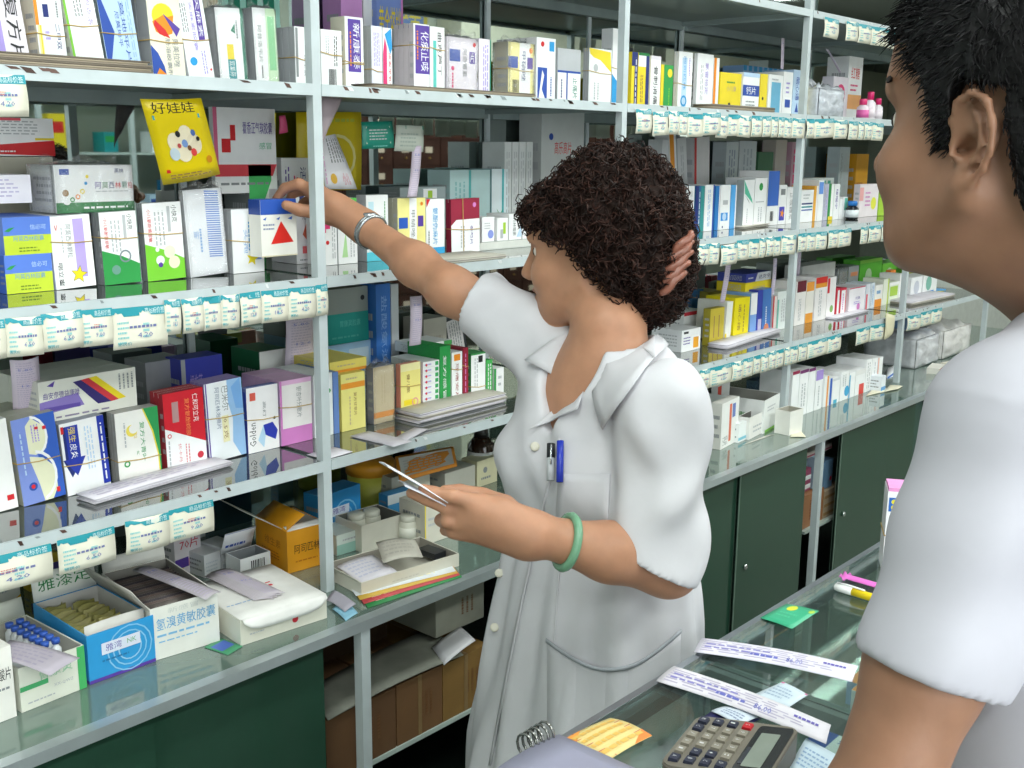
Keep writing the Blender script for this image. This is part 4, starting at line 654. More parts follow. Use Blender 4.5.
def strip(u0, v0, u1, v1, w, label, Y0, Y1, bend=.006):
    a = on_y(u0, v0, Y0); b = on_y(u1, v1, Y1)      # bottom, top ends of centre line
    hx = np.array([w/2, 0, 0]); return paper('receipt_strip', label, 'receipt', (a-hx, a+hx, b+hx, b-hx), PINKP, .0004, bend, RL, 4, 10)
strip(412, 197, 417, 146, .026, 'pinkish receipt strip standing between boxes on second shelf, second bay', 1.63, 1.64)
strip(415, 345, 416, 296, .034, 'pinkish receipt strip standing above stacked cartons, third shelf second bay', 1.64, 1.65)
strip(299, 376, 301, 312, .075, 'broad pinkish receipt paper hanging behind pink-footed box', 1.78, 1.78)
strip(27, 409, 24, 358, .045, 'pale receipt paper standing behind the blue box with cream arcs', 1.70, 1.66)
strip(782, 69, 783, 38, .018, 'white receipt strip standing behind sky-blue boxes on top shelf', 1.66, 1.66, .001)
strip(840, 72, 827, 49, .018, 'curled white receipt strip leaning in the bag, top shelf', 1.70, 1.66, .004)
strip(722, 302, 730, 250, .028, 'receipt strip leaning between yellow boxes, third shelf third bay', 1.64, 1.60)
strip(771, 300, 775, 258, .02, 'narrow receipt strip behind navy box, third shelf third bay', 1.66, 1.66)
strip(797, 275, 799, 245, .03, 'receipt strip behind third upright above red-headed boxes', 1.72, 1.66)
# yellow leaflet hanging under the top shelf
def leaf(label, c4, Y, m, prints, name='leaflet', cat='leaflet', bend=.004, Y2=None):
    P = [on_y(u, v, (Y if i < 2 else (Y2 or Y))) for i, (u, v) in enumerate(c4)]
    return paper(name, label, cat, P, m, .0008, bend, prints)
leaf('yellow leaflet with black cartoon characters hanging under the top shelf', ((163, 185), (220, 174), (201, 98), (140, 99)), 1.60, M('e6cc10', .3, 0, .04, 20),
     [('T', '好娃娃', .12, .84, .82, .97, 'k'), ('r', .1, .77, .88, .82, '4aa8b0'), ('L', .15, .05, .85, .12, 2, 'S'), ('c', .35, .5, .12, 'efe4c8'), ('c', .55, .58, .12, 'efe4c8'), ('c', .66, .46, .13, 'e8dcc0'), ('c', .46, .38, .13, 'efe4c8'), ('c', .3, .36, .08, 'c8d8e0'), ('c', .5, .48, .05, '7a9ad0'), ('c', .62, .36, .05, 'e04848'), ('c', .42, .6, .04, 'k'), ('c', .68, .6, .04, '5070b0'), ('c', .56, .42, .035, '7a5030'), ('c', .74, .52, .03, 'k'), ('c', .4, .46, .03, 'c05050'), ('c', .86, .24, .05, 'd08a18'), ('r', .1, .14, .16, .18, 'r')], Y2=1.545)
leaf('yellow card with pale ring standing behind the first upright', ((296, 190), (361, 190), (361, 112), (296, 112)), 1.90, M('e4cb1a', .4, 0, .04, 20), [('o', .6, .42, .3, .04, 'Y'), ('L', .3, .85, .95, .95, 1, 'q')])
leaf('teal-framed price card hanging under the top shelf, second bay', ((362, 149), (394, 148), (392, 121), (361, 122)), 1.62, M('14806e', .4, 0, .05, 20), [('r', .12, .18, .88, .82, 'e0e0cc'), ('L', .2, .3, .8, .75, 4, 'g'), ('L', .3, .05, .8, .14, 1, '80c8c0')], 'price_card', 'price tag')
leaf('loose grey-backed price card beside the teal-framed card', ((394, 151), (423, 152), (423, 126), (396, 125)), 1.64, M('bcc2b8', .6, 0, .05, 20), [('r', .3, .86, 1, 1, '14806e'), ('L', .15, .15, .85, .75, 4, '9aa8a0')], 'price_card', 'price tag')
leaf('plain cream card hanging at the end of the tags, third shelf fourth bay', ((884, 340), (893, 333), (895, 316), (886, 313)), 1.49, M('d8d2b4', .6), [], 'price_card', 'price tag')
leaf('leaning white leaflet box lid with red word, behind the first upright', ((325, 189), (357, 189), (335, 134), (318, 137)), 1.72, M('eceaf0', .5), [('L', .3, .5, .9, .95, 5, 'G', 1), ('T', '小儿', .6, .08, .85, .3, 'd84060'), ('c', .3, .2, .1, 'e8b848'), ('L', .05, .1, .1, .9, 1, 'p', 1)], 'leaflet', 'leaflet')
leaf('pinkish torn paper hanging beside the first upright under top shelf', ((318, 150), (326, 132), (343, 97), (322, 95)), 1.58, M('a89aa0', .7), [])
leaf('magenta card edge tucked behind red-belt box', ((279, 134), (288, 132), (285, 115), (279, 116)), 1.80, M('d85080', .5), [])
# cards and paper stacks lying on the shelves
def stack(u0, v0, u1, v1, dep, n, th, m, label, zs, name='card_stack', rz=0., cat='paper', jitter=.004, prints=None):
    a = on_z(u0, v0, zs); b = on_z(u1, v1, zs); w = float(np.linalg.norm(b-a)); rot = math.atan2(b[1]-a[1], b[0]-a[0])
    t = thing(name, TR(a[0], a[1], zs, rot)); r = random.Random(int(u0))
    for i in range(n):
        jx, jy = r.uniform(-jitter, jitter), r.uniform(-jitter*.5, jitter*.5)
        q = MB().sheet(lambda x, c: (jx+x*w, jy+c*dep, th*(i+.5)+.0004+.0015*math.sin(x*PI)*i/n), 6, 2, m[i % len(m)], th*.8)
        if i == n-1 and prints: q.pr(prints, 1, 1, None, lambda x, z, e: (jx+x*w, jy+z*dep, th*(i+1)+.0008+e+.0015*math.sin(x*PI)*i/n))
        q.build('sheet', t)
    return tag(t, label, cat)
BRN = [M('8e8272', .7, 0, .1, 12), M('a0937e', .7, 0, .1, 12), M('6e6458', .7, 0, .1, 12)]
GRY = [M('b8b4a8', .7), M('98928a', .7), M('cfcac0', .7)]
WHT = [M('dcd8e0', .7), M('c8c4cc', .7), M('e6e2ea', .7)]
def frontstack(u0, u1, n_, dep, k, th, m, label, Y=1.507, slope=0):
    z = SZ[n_]+.0004; X0 = x_at(u0, Y, z); X1 = x_at(u1, Y, z); t = thing('card_stack', TR(X0, Y, z)); r = random.Random(int(u0))
    for i in range(k):
        MB().sheet(lambda x, c: (r0+x*(X1-X0), c*dep, th*(i+.5)+.0003+slope*x), 4, 1, m[i % len(m)], th*.85).build('card', t) if (r0 := r.uniform(-.006, .006)) or True else 0
    return tag(t, label, 'cards')
frontstack(-20, 150, 1, .10, 6, .0028, BRN, 'stack of flattened brown cards along the front of top shelf')
frontstack(372, 534, 1, .06, 3, .0024, BRN, 'flattened brown cards on top shelf, second bay front')
frontstack(713, 775, 1, .06, 4, .003, BRN, 'fan of flattened dark cards on top shelf, third bay')
frontstack(447, 506, 2, .10, 4, .0022, GRY, 'grey cards stacked on second shelf below the maroon box')
stack(96, 505, 232, 466, .05, 6, .0016, WHT, 'fanned white folded papers in front of the red box', 1.0506, prints=[('L', .05, .2, .9, .8, 3, 'c8c0d4')])
stack(420, 424, 506, 402, .07, 10, .0022, WHT+GRY, 'thick pad of white papers near her elbow on third shelf', 1.0506)
stack(350, 437, 392, 447, .05, 2, .0008, WHT, 'loose white slip on the third shelf behind first upright', 1.0506)
stack(405, 443, 428, 430, .03, 2, .0008, WHT, 'small pale slip below the paper pad', 1.0506)
stack(727, 350, 780, 333, .06, 6, .0022, WHT, 'white paper pad before the yellow boxes, third bay', 1.0506)
stack(836, 320, 868, 312, .07, 3, .0022, WHT, 'flat white papers before crimson-outlined boxes', 1.0506)
stack(325, 460, 352, 452, .05, 1, .001, WHT, 'small white slip by the foot of first upright', 1.0506)
stack(912, 306, 955, 297, .12, 5, .003, GRY+WHT, 'spread grey booklets on third shelf, far bay', 1.0506)
stack(745, 229, 793, 222, .05, 3, .002, GRY, 'grey cards before the white boxes, second shelf third bay', 1.3806)
# tray under small boxes
tb = on_y(478, 250, 1.655); tr = MB(); xa = x_at(480, 1.655, 1.38); xb = x_at(538, 1.655, 1.38)
tr.box((0, 0, 0), (xb-xa, .12, .003), M('c8ccc8', .5)); tr.box((0, 0, .003), (xb-xa, .003, .0168), M('d4d6d0', .5)); tr.box((0, .117, .003), (xb-xa, .12, .0168), M('d4d6d0', .5)); tr.box((0, .003, .003), (.003, .117, .0168), M('d4d6d0', .5)); tr.box((xb-xa-.003, .003, .003), (xb-xa, .117, .0168), M('d4d6d0', .5)); tr.box((.004, .004, .0034), (xb-xa-.004, .116, .0175), M('b0b4b0', .6))
tag(tr.build('paper_tray', None, TR(xa, 1.655, 1.3805)), 'low grey tray carrying four small white boxes, second shelf', 'tray')
# plastic bag and jars on the top shelf, fourth bay
def blob(w, d, h, m, seed, n=16, amp=.22):
    r = np.random.default_rng(seed); ph = r.uniform(0, 6, (5, 3)); b = MB(); vs = []; fs = []
    for i in range(n+1):
        th = PI*i/n
        for k in range(2*n):
            a = PI*k/n; x, y, z = math.sin(th)*math.cos(a), math.sin(th)*math.sin(a), math.cos(th)
            q = 1+sum(amp/(j+1.5)*math.sin(2.2*(j+1.5)*x+ph[j, 0])*math.sin(2.5*(j+1.5)*z+ph[j, 1])*math.cos(2.3*(j+1)*y+ph[j, 2]) for j in range(5))
            vs.append((w/2*x*q, d/2*y*q, max(0, h/2+h/2*z*q)))
    for i in range(n):
        for k in range(2*n): fs.append((i*2*n+k, (i+1)*2*n+k, (i+1)*2*n+(k+1) % (2*n), i*2*n+(k+1) % (2*n)))
    b.add(vs, fs, m, None, True); return b
zt = SZ[1]+.0006
for (u, r_, h_, body, lid, lab) in ((862, .020, .055, 'efdce8', 'm', 'white bottle with pink label and magenta cap, left'), (869, .018, .075, 'efe6ee', 'd8246c', 'white bottle with tall magenta cap, right of pink one'), (877, .016, .06, 'eee8ee', 'd8246c', 'small white bottle with magenta cap near the man’s face')):
    X = x_at(u, 1.62, zt); t = thing('bottle', TR(X, 1.62, zt))
    MB().lathe([(r_*.95, 0), (r_, .003), (r_, h_*.75), (r_*.5, h_*.9), (r_*.5, h_)], M(K.get(body, body), .3), None, 14).lathe([(r_+.0006, h_*.15), (r_+.0006, h_*.6)], M('e66ab0' if u == 862 else 'f4e8f0', .4), None, 14).build('body', t)
    MB().lathe([(r_*.62, h_*.9), (r_*.62, h_*1.22), (r_*.55, h_*1.25)], M(K.get(lid, lid), .3), None, 12).build('cap', t)
    tag(t, lab+' on top shelf', 'bottle')
X = x_at(851.5, 1.62, 1.3806); t = thing('medicine_bottle', TR(X, 1.62, 1.3806))
MB().lathe([(.019, 0), (.021, .003), (.021, .036), (.013, .042), (.013, .046)], M('20242c', .15), None, 16).lathe([(.0214, .006), (.0214, .03)], M('e4ecf0', .4), None, 16).build('body', t)
MB().lathe([(.0155, .044), (.0155, .058), (.014, .0595)], M('2a78c8', .35), None, 16).build('cap', t)
tag(t, 'small dark bottle with white label and blue cap, second shelf', 'bottle')
# ================================================================ counter top goods
def place(pa, pb, zs=.8006):
    a = on_z(*pa, zs); b = on_z(*pb, zs); w = float(np.hypot(b[0]-a[0], b[1]-a[1])); return a, w, math.atan2(b[1]-a[1], b[0]-a[0])
def open_box(pa, pb, vtop, back, col, prints, label, inside='b8b6ac', flaps=(), zs=.8006, th=.002, dep=None, sideprints=(), name='open_carton', mat=None, hgt=None):
    a, w, rz = place(pa, pb, zs); h = hgt or z_at(vtop, a[0], a[1])-zs
    if dep is None: q = on_z(*back, zs+h); dep = float(np.hypot(q[0]-a[0], q[1]-a[1]))
    t = thing(name, TR(a[0], a[1], zs, rz)); m = mat or KM(col); i = KM(inside)
    b = MB().box((0, 0, 0), (w, dep, th), m).box((0, 0, th), (w, th, h), m).box((0, dep-th, th), (w, dep, h), m).box((0, th, th), (th, dep-th, h), m).box((w-th, th, th), (w, dep-th, h), m)
    for (x0, y0, x1, y1) in ((th, th, w-th, th+.0004), (th, dep-th-.0004, w-th, dep-th), (th, th, th+.0004, dep-th), (w-th-.0004, th, w-th, dep-th)): b.box((x0, y0, th), (x1, y1, h-.0006), i)
    b.pr(prints, w, h); b.pr(sideprints, dep, h, None, lambda x, z, e: (-e, (1-x)*dep, z*h))
    b.build('carton', t)
    for fl_ in flaps:
        side, ln, ang = fl_[:3]; fm = fl_[3] if len(fl_) > 3 else m
        ca, sa = math.cos(math.radians(ang)), math.sin(math.radians(ang)); f = MB()
        if side == 'f': f.sheet(lambda x, c: (.002+x*(w-.004), -c*ln*sa-.0008, h+c*ln*ca), 3, 3, fm, .0012)
        if side == 'b': f.sheet(lambda x, c: (.002+x*(w-.004), dep+c*ln*sa+.0008, h+c*ln*ca), 3, 3, fm, .0012)
        if side == 'l': f.sheet(lambda x, c: (-c*ln*sa-.0008, .002+x*(dep-.004), h+c*ln*ca), 3, 3, fm, .0012)
        if side == 'r': f.sheet(lambda x, c: (w+c*ln*sa+.0008, .002+x*(dep-.004), h+c*ln*ca), 3, 3, fm, .0012)
        if len(fl_) > 4 and side == 'b': f.pr(fl_[4], w, ln, None, lambda x, z, e: (x*w, dep+z*ln*sa+.0008-e*ca*1.5-.0008, h+z*ln*ca+e*sa*1.5+.0008))
        f.build('flap', t)
    return tag(t, label, 'carton'), w, dep, h
def cbox(pa, pb, vtop, dep, col, prints, label, zs=.8006, side=None, rz=None, hgt=None, name='medicine_box', cat='box'):
    a, w, r = place(pa, pb, zs); h = hgt or z_at(vtop, a[0], a[1])-zs
    b = MB().box((0, 0, 0), (w, dep, h), side or col)
    if side: b.pr([('r', 0, 0, 1, 1, col)], w, h)
    b.pr(prints, w, h, e0=.0004); b.pr([('L', .15, .2, .85, .8, 3, 'G')], dep, h, None, lambda x, z, e: (-e, (1-x)*dep, z*h))
    return tag(b.build(name, None, TR(a[0], a[1], zs, r if rz is None else rz)), label, cat)
def inside(t, x, y, z): return t.matrix_world @ Vector((x, y, z))
bpy.context.view_layer.update()
# left corner box, vial box
cbox((-50, 742), (17, 716), 668, .14, 'eceae4', [('T', '酸片', .78, .55, .97, .72, 'k'), ('L', .5, .4, .95, .48, 1, 'G')], 'white carton cut by the left frame edge on the counter')
t, w, d, h = open_box((22, 713), (87, 687), 669, (-14, 629), 'e6e8da', [('r', 0, .45, .42, .56, '4ab070'), ('r', .88, 0, 1, 1, '4ab468'), ('T', '胃康灵', .3, .56, .8, .76, '9ccaa8'), ('T', 'XX-QWZ', .5, .3, .8, .38, 'g'), ('L', .1, .12, .6, .2, 1, 'g')], 'cream carton with green bar holding blue-capped vials, open on the counter', flaps=(('b', .03, 15),))
bpy.context.view_layer.update()
vm = MB().lathe([(.0065, 0), (.0075, .002), (.0075, .026), (.004, .03), (.004, .036)], M('eef2f4', .25), None, 10).lathe([(.0062, .034), (.0062, .041), (.0055, .0415)], M('3a62c0', .35), None, 10)
vme = vm.mesh('ampoule_vial'); k = 0
for r in range(2):
    for c in range(7):
        k += 1; p = t.matrix_world @ Vector((.012+.017*r+.045, .03+c*.0175, h-.030)); o = link(vme, 'glass_vial', None, Matrix.Translation(p)); tag(o, f"blue-capped glass vial, {ORD[c]} from front in the {'left' if r == 0 else 'right'} row of green-barred carton", 'vial', 'vials in the open carton')
MB().box((.004, .01, h-.036), (w-.004, d-.01, h-.0305), 'd8dcdc').build('divider', t)
slip = [on_z(-8, 657, .8+h+.012), on_z(50, 676, .8+h+.006), on_z(80, 658, .8+h+.006), on_z(10, 640, .8+h+.02)]
paper('paper_slip', 'lilac-grey paper slip lying across the vial carton', 'paper', slip, M('b8b0bc', .7), .0005, .004, [('L', .1, .1, .9, .9, 5, 'a8a0b4')])
# blue sachet carton
BLUE = M('2f9ad8', .4)
t, w, d, h = open_box((90, 685), (156, 661), 637, (22, 607), '2f9ad8', [('r', 0, 0, 1, .07, '5a3aa0'), ('o', .62, .5, .34, .02, '8cc8ec'), ('o', .62, .5, .26, .02, '8cc8ec'), ('o', .62, .5, .18, .02, '9cd0f0'), ('r', .2, .52, .78, .76, 'dfe4f4'), ('T', '雅湾', .26, .57, .5, .72, '6a60b0'), ('T', 'NK', .58, .6, .72, .7, '70b080'), ('L', .2, .36, .7, .44, 1, '2878b0')], 'bright blue open carton full of olive sachets', inside='c4c2bc', sideprints=[('r', 0, 0, 1, .07, '5a3aa0')], flaps=(('b', .045, 8, KM('dfe2da'), [('T', '雅漆定', .1, .3, .9, .8, 'N')]), ('r', .06, -35, KM('b8b4ac'))))
bpy.context.view_layer.update()
MB().sheet(lambda a, c: (.006+a*(w-.012), .018+.004*math.sin(a*PI), .004+c*(h+.004)), 6, 2, M('cfcdc8', .7), .001).build('inner_card', t)
SM = [M('8a8448', .55, 0, .15, 60), M('7c783e', .55, 0, .15, 60), M('98915a', .55, 0, .15, 60)]
n = 0
for col_, x0 in ((0, .010), (1, .052)):
    for i in range(9 if col_ == 0 else 7):
        y = .034+i*(.0165 if col_ == 0 else .0175); n += 1
        s = MB().sheet(lambda a, c: (a*.036, .0055*math.sin(a*PI)*math.sin(c*PI)+.012*c, c*(h-.012)+.002*math.sin(a*6+i)), 5, 3, SM[(i+col_) % 3], .0022)
        o = s.build('medicine_sachet', None, Matrix.Translation(t.matrix_world @ Vector((x0, y, .0036))) @ Matrix.Rotation(.03*math.sin(i*3), 4, 'Z'))
        tag(o, f"olive foil sachet, {ORD[i]} from front in the {'left' if col_ == 0 else 'right'} row of the blue carton", 'sachet', 'olive sachets in the blue carton')
# white carton with blue lettering and blister packs
t, w, d, h = open_box((153, 661.5), (220, 641), 610, (104, 573), 'e9e9e2', [('T', '氢溴黄敏胶囊', .08, .55, .95, .78, '60a8d8'), ('L', .08, .4, .95, .5, 1, '80bce4'), ('L', .1, .3, .8, .36, 1, '80bce4'), ('T', '新感冒', .25, .84, .7, .94, 'd0d4d0')], 'white open carton with pale blue lettering holding dark blister packs', inside='8f8c86', flaps=(('b', .025, 10),))
bpy.context.view_layer.update()
for i in range(15):
    b = MB().sheet(lambda a, c: (.008+a*(w-.016), .02+c*.012, .004+c*(h-.010)), 3, 2, M(('5c5450', '6a5c58', '4a4448')[i % 3], .3, .3), .0012)
    for q in range(3):
        for e in range(2): b.lathe([(.0045, 0), (.0045, .004), (.002, .006)], M(('a81c40', 'd8b020')[e], .2), TR(.018+q*.026, .026+e*.004+.002, .02+e*.014, 0, PI/2), 8)
    p = t.matrix_world @ Vector((0, i*(d-.05)/15, 0)); tag(b.build('blister_pack', None, Matrix.Translation(p) @ t.matrix_world.to_3x3().to_4x4()), f"dark blister pack of red and yellow capsules, {ORD[i]} from front in white carton", 'blister pack', 'blister packs in the white carton')
paper('receipt_strip', 'long grey-pink receipt laid over the blister-pack carton', 'receipt', [on_z(206, 600, .8+h+.004), on_z(221, 592, .8+h+.004), on_z(150, 566, .8+h+.012), on_z(132, 570, .8+h+.012)], M('b9b2ba', .7), .0005, .003, RL, 4, 8)
# flat white box with rounded flap
a, w, rz = place((241, 646), (327, 618)); h = z_at(621, a[0], a[1])-.8006; dq = on_z(221, 632.5, .8006); dep = .185
t = thing('flat_carton', TR(a[0], a[1], .8006, rz))
MB().box((0, 0, 0), (w, dep, h), 'e4e2d4').pr([('c', .62, .38, .035, 'c82838'), ('L', .1, .3, .3, .42, 1, 'g')], w, h).build('carton', t)
MB().sheet(lambda x, c: (.001+x*(w-.002), dep-c*(dep+.001), h+.0012+.018*(1-c)*0), 4, 6, M('efeeea', .5), .0012).pr([('r', .62, .50, .70, .54, 'd83848'), ('r', .66, .58, .72, .6, 'd83848'), ('r', .56, .42, .66, .45, 'd83848'), ('L', .05, .3, .5, .34, 1, '90b0d8')], w, dep, None, lambda x, z, e: (x*w, z*dep, h+.0019+e)).build('lid', t)
prf = lambda x: min(1, 1-(abs(2*x-1)**6)*.75)
MB().sheet(lambda x, c: (.003+x*(w-.006), -.0022-.006*math.sin(c*PI*.5), h+.0018-c*.022*prf(x)), 12, 3, M('f2f1ee', .5), .0012).build('lid_flap', t)
tag(t, 'flat white carton with rounded front flap and small red dot', 'carton')
bpy.context.view_layer.update()
for i in range(4):
    c4 = [t.matrix_world @ Vector(p) for p in ((.055+.006*i, .05, h+.004+i*.0014), (.085+.007*i, .035, h+.004+i*.0014), (.07+.004*i, .185, h+.010+i*.0014), (.035+.004*i, .19, h+.010+i*.0014))]
    paper('receipt_strip', f"pinkish receipt strip, {('lowest', 'second lowest', 'second highest', 'topmost')[i]} of those on the flat white carton", 'receipt', c4, M('c4bcc4', .7), .0005, .002, RL if i == 3 else (), 3, 6, 'receipts on the flat carton')
paper('leaflet', 'blue and green leaflet sticking out under the flat white carton', 'leaflet', [on_z(204, 647, .8012), on_z(228, 655, .8012), on_z(243, 646, .8012), on_z(221, 638, .8012)], M('4a9a70', .5), .0006, 0, [('r', .2, .1, .7, .9, '4a6ac0')])
# orange box
t, w, d, h = open_box((288, 574), (327, 563), 532, None, 'e9a020', [('T', '阿司匹林片', .18, .42, .98, .64, '4a3018'), ('L', .2, .2, .9, .28, 1, 'c87818')], 'orange-yellow open carton with dark lettering and raised lid', inside='dad8d4', dep=.12, flaps=(('l', .05, -60), ('f', .016, -70, KM('f0f0f0'))), sideprints=[('T', '维生素', .3, .5, .8, .7, 'b87010'), ('L', .2, .2, .8, .4, 3, 'b87010')])
MB().sheet(lambda x, c: (-.004-c*.075, .01+x*.13, h+.004+c*.05), 3, 3, M('c9cbc4', .5), .0012).pr([('r', .0, 0, 1, .32, 'e0a21c'), ('c', .25, .55, .05, 'N'), ('L', .3, .4, .9, .8, 3, 'G'), ('c', .7, .55, .08, 'd8b850')], 1, 1, None, lambda x, z, e: (-.004-z*.075-e*.5-.0006, .01+x*.13, h+.0048+z*.05+e*.8)).build('raised_lid', t)
# small opened white cartons left of it
t, w, d, h = open_box((241, 581.5), (271, 572), 560, None, 'e6e8ea', [('B', .35, .15, .82, .8, 'k')], 'small white open carton with barcode', inside='7f8488', dep=.05)
MB().sheet(lambda x, c: (x*w-.012, .048-.02*c, h+.001+c*.045), 3, 3, M('e2e4ea', .5), .001).pr([('L', .1, .2, .9, .5, 1, 'b'), ('r', 0, .96, 1, 1, '8898c0')], 1, 1, None, lambda x, z, e: (x*w-.012, .0476-.02*z-e-.0006, h+.001+z*.045)).build('flap', t)
cbox((222, 572), (238, 566), 548, .06, 'd4d8dc', g('h', 'b8c0c8', '维生素'), 'small grey-white carton left of the barcode carton')
cbox((205, 578), (221, 572), 556, .05, 'dcdfe2', [('L', .1, .2, .9, .7, 3, 'c0c8d0')], 'pale carton between price tags and barcode carton')
cbox((176, 578), (202, 568), 540, .05, 'efe8ec', [('T', '70片', .2, .66, .9, .92, 'd03050'), ('r', 0, .2, .5, .45, 'P'), ('r', 0, .0, .3, .2, 'y'), ('r', .5, .2, 1, .4, 'e0a0b8')], 'white carton with red figures and purple band behind the tags')
cbox((252, 589), (285, 577), 583, .04, 'd8dcd8', [('r', 0, .5, .6, 1, '58b0b0')], 'teal-edged flat white carton below barcode carton', hgt=.011) if False else None
cbox((-20, 628), (22, 612), 580, .05, 'eceae0', [('p', [(.2, 0), (1, .4), (1, 0)], 'f0b820'), ('L', .1, .5, .8, .8, 2, 'g')], 'white carton with yellow corner behind the vial carton')
cbox((30, 592), (60, 583), 560, .025, 'e8c838', [('r', 0, .35, 1, .7, '5a50a0'), ('r', .2, .7, .6, .9, 'd04050')], 'yellow and violet carton behind the price tags')
cbox((105, 556), (150, 545), 520, .06, 'cfd4cc', [('r', 0, 0, 1, .2, '78b048'), ('L', .1, .4, .8, .8, 3, 'g')], 'pale carton with green base at the back of counter')
# second bay counter
t, w, d, h = open_box((361.5, 596.5), (459, 566), 583, None, 'd8d5c8', [('L', .3, .3, .6, .5, 1, 'c8c4b8')], 'shallow beige tray carton with papers by her hand', inside='9a968c', dep=.125, flaps=(('l', .008, 40),))
bpy.context.view_layer.update(); Tm = t.matrix_world.copy()
pp = lambda *q: [Tm @ Vector(x) for x in q]
paper('paper_sheet', 'white paper sheet lying in the beige tray, left', 'paper', pp((.006, .006, .02), (.09, .01, .020), (.095, .1, .028), (.008, .095, .028)), WHT[0], .0006, .003, [('L', .1, .2, .9, .9, 5, 'c4c4d8')])
paper('paper_sheet', 'creased beige sheet on top of the beige tray', 'paper', pp((.07, .03, .037), (.15, .012, .034), (.185, .085, .041), (.11, .11, .046)), M('bdb9ae', .7), .0008, .006, [('L', .1, .2, .9, .9, 4, 'aaa69c')])
cb_ = MB().box((0, 0, 0), (.03, .05, .012), 'k'); tag(cb_.build('phone_pouch', None, Matrix.Translation(Tm @ Vector((w-.036, .03, .012)))), 'small black flat pouch in the right end of beige tray', 'pouch')
for i, (c, lab) in enumerate((('e6e4da', 'white'), ('2f8a4a', 'green'), ('c8484c', 'red'), ('d8b048', 'yellow'), ('dfe3e6', 'pale'))):
    q = [on_z(*x, .8012+i*.0011) for x in ((374+i*2-14, 612-i*5), (463+i, 579-i*2), (449, 561), (345, 592-i))]
    if i == 0: continue
    paper('leaflet', f'{lab} leaflet edge in the pile under the beige tray', 'leaflet', [on_z(372-4*i, 610-4*i+2, .8006+.001*i), on_z(464-2*i, 577-2*i+2, .8006+.001*i), on_z(457-2*i, 570-2*i, .8006+.001*i), on_z(364-4*i, 600-4*i, .8006+.001*i)], M(c, .5), .0006, 0, [('L', .1, .2, .9, .8, 2, 'e8e0c0')], 4, 1)
paper('leaflet', 'light blue folded leaflet at the foot of first upright', 'leaflet', [on_z(332, 609, .803), on_z(346, 621, .801), on_z(358, 613, .801), on_z(344, 600, .803)], M('8cc0d8', .5), .0006, .002)
paper('paper_sheet', 'grey receipt sheet at the foot of first upright', 'receipt', [on_z(326, 600, .806), on_z(345, 612, .806), on_z(356, 604, .812), on_z(334, 590, .812)], M('a8a4b0', .7), .0006, .003)
cbox((337, 556), (366, 547), 536, .07, 'dde8e2', [('r', 0, 0, 1, .5, 'a0ccc0'), ('L', .2, .6, .8, .8, 1, 'g')], 'white and mint small carton behind the beige tray')
cbox((322, 545), (361, 530), 497, .05, '2a90d4', [('r', 0, 0, 1, .1, '4a3a98'), ('o', .6, .45, .3, .03, '80c4ec'), ('o', .6, .45, .18, .03, '80c4ec'), ('r', .2, .5, .7, .68, 'dce4f4'), ('T', '雅湾', .28, .54, .6, .66, '6a60b0')], 'bright blue carton with white ribs leaning behind first upright')
t, w, d, h = open_box((362, 553), (404, 540), 526, None, 'cfccc0', [], 'beige open carton with white pill bottles behind the tray', inside='6a6a64', dep=.088)
bpy.context.view_layer.update()
def pill(X, Y, z, r_, h_, label):
    t = thing('pill_bottle', TR(X, Y, z))
    MB().lathe([(r_*.96, 0), (r_, .003), (r_, h_*.78), (r_*.8, h_*.85)], M('d6d5c6', .35), None, 18).lathe([(r_+.0005, h_*.1), (r_+.0005, h_*.6)], M('e4e4d8', .4), None, 18).build('body', t)
    MB().lathe([(r_*.9, h_*.83), (r_*.92, h_*.85), (r_*.92, h_), (r_*.8, h_+.002)], M('c9c9bc', .4), None, 18).build('cap', t); return tag(t, label, 'bottle')
for u, v, r_, h_, lb in ((408, 541, .018, .055, 'white pill bottle with green mark right of beige carton'), (373, 534, .019, .06, 'white pill bottle standing in the beige carton, left'), (392, 530, .019, .058, 'white pill bottle standing in the beige carton, right')):
    if u == 408: q = on_z(u, v, .8006); pill(q[0], q[1], .8006, r_, h_, lb)
    else: p = t.matrix_world @ Vector((.028 if u == 373 else .068, .055, .003)); pill(p[0], p[1], p[2], r_, h_, lb)
Y = 1.84; X = x_at(371, Y, .86); zt = z_at(459, X, Y); r_ = (x_at(395, Y, zt)-x_at(347, Y, zt))/2*.80
t = thing('medicine_tub', TR(X, Y, .8006)); hh = zt-.8006
MB().lathe([(r_*.82, 0), (r_*.86, .004), (r_*.95, hh*.72)], M('c9c850', .4, 0, .08), None, 26).build('body', t); MB().lathe([(r_, hh*.72), (r_, hh*.92), (r_*.9, hh)], M('e09a28', .4, 0, .06), None, 26).build('lid', t)
tag(t, 'yellow plastic tub with orange lid at the back of the counter', 'tub')
Y = 1.72; c4 = [on_y(400, 482, Y-.02), on_y(457, 466, Y-.02), on_y(453, 447, Y+.03), on_y(395, 457, Y+.03)]
paper('framed_card', 'orange-bordered pale card leaning beside the yellow tub', 'card', c4, M('e2902c', .45), .004, 0, [('r', .04, .14, .95, .92, 'c9c8c2'), ('L', .1, .25, .9, .8, 5, 'b4b4b0')], 3, 3)
cbox((392, 512), (430, 500), 478, .10, 'c9c6b8', [('r', 0, .2, 1, .4, 'b0aca0')], 'beige carton under the orange-bordered card'); 
cbox((388, 520), (414, 512), 496, .03, '3a90c8', [('r', 0, .6, 1, 1, 'd0d8dc')], 'small blue tray box behind the pill bottles')
cbox((425, 545), (458, 534), 506, .08, 'd3cfc2', [('L', .1, .4, .4, .7, 2, 'g'), ('r', 0, 0, .03, 1, 'y')], 'beige carton behind her left hand')
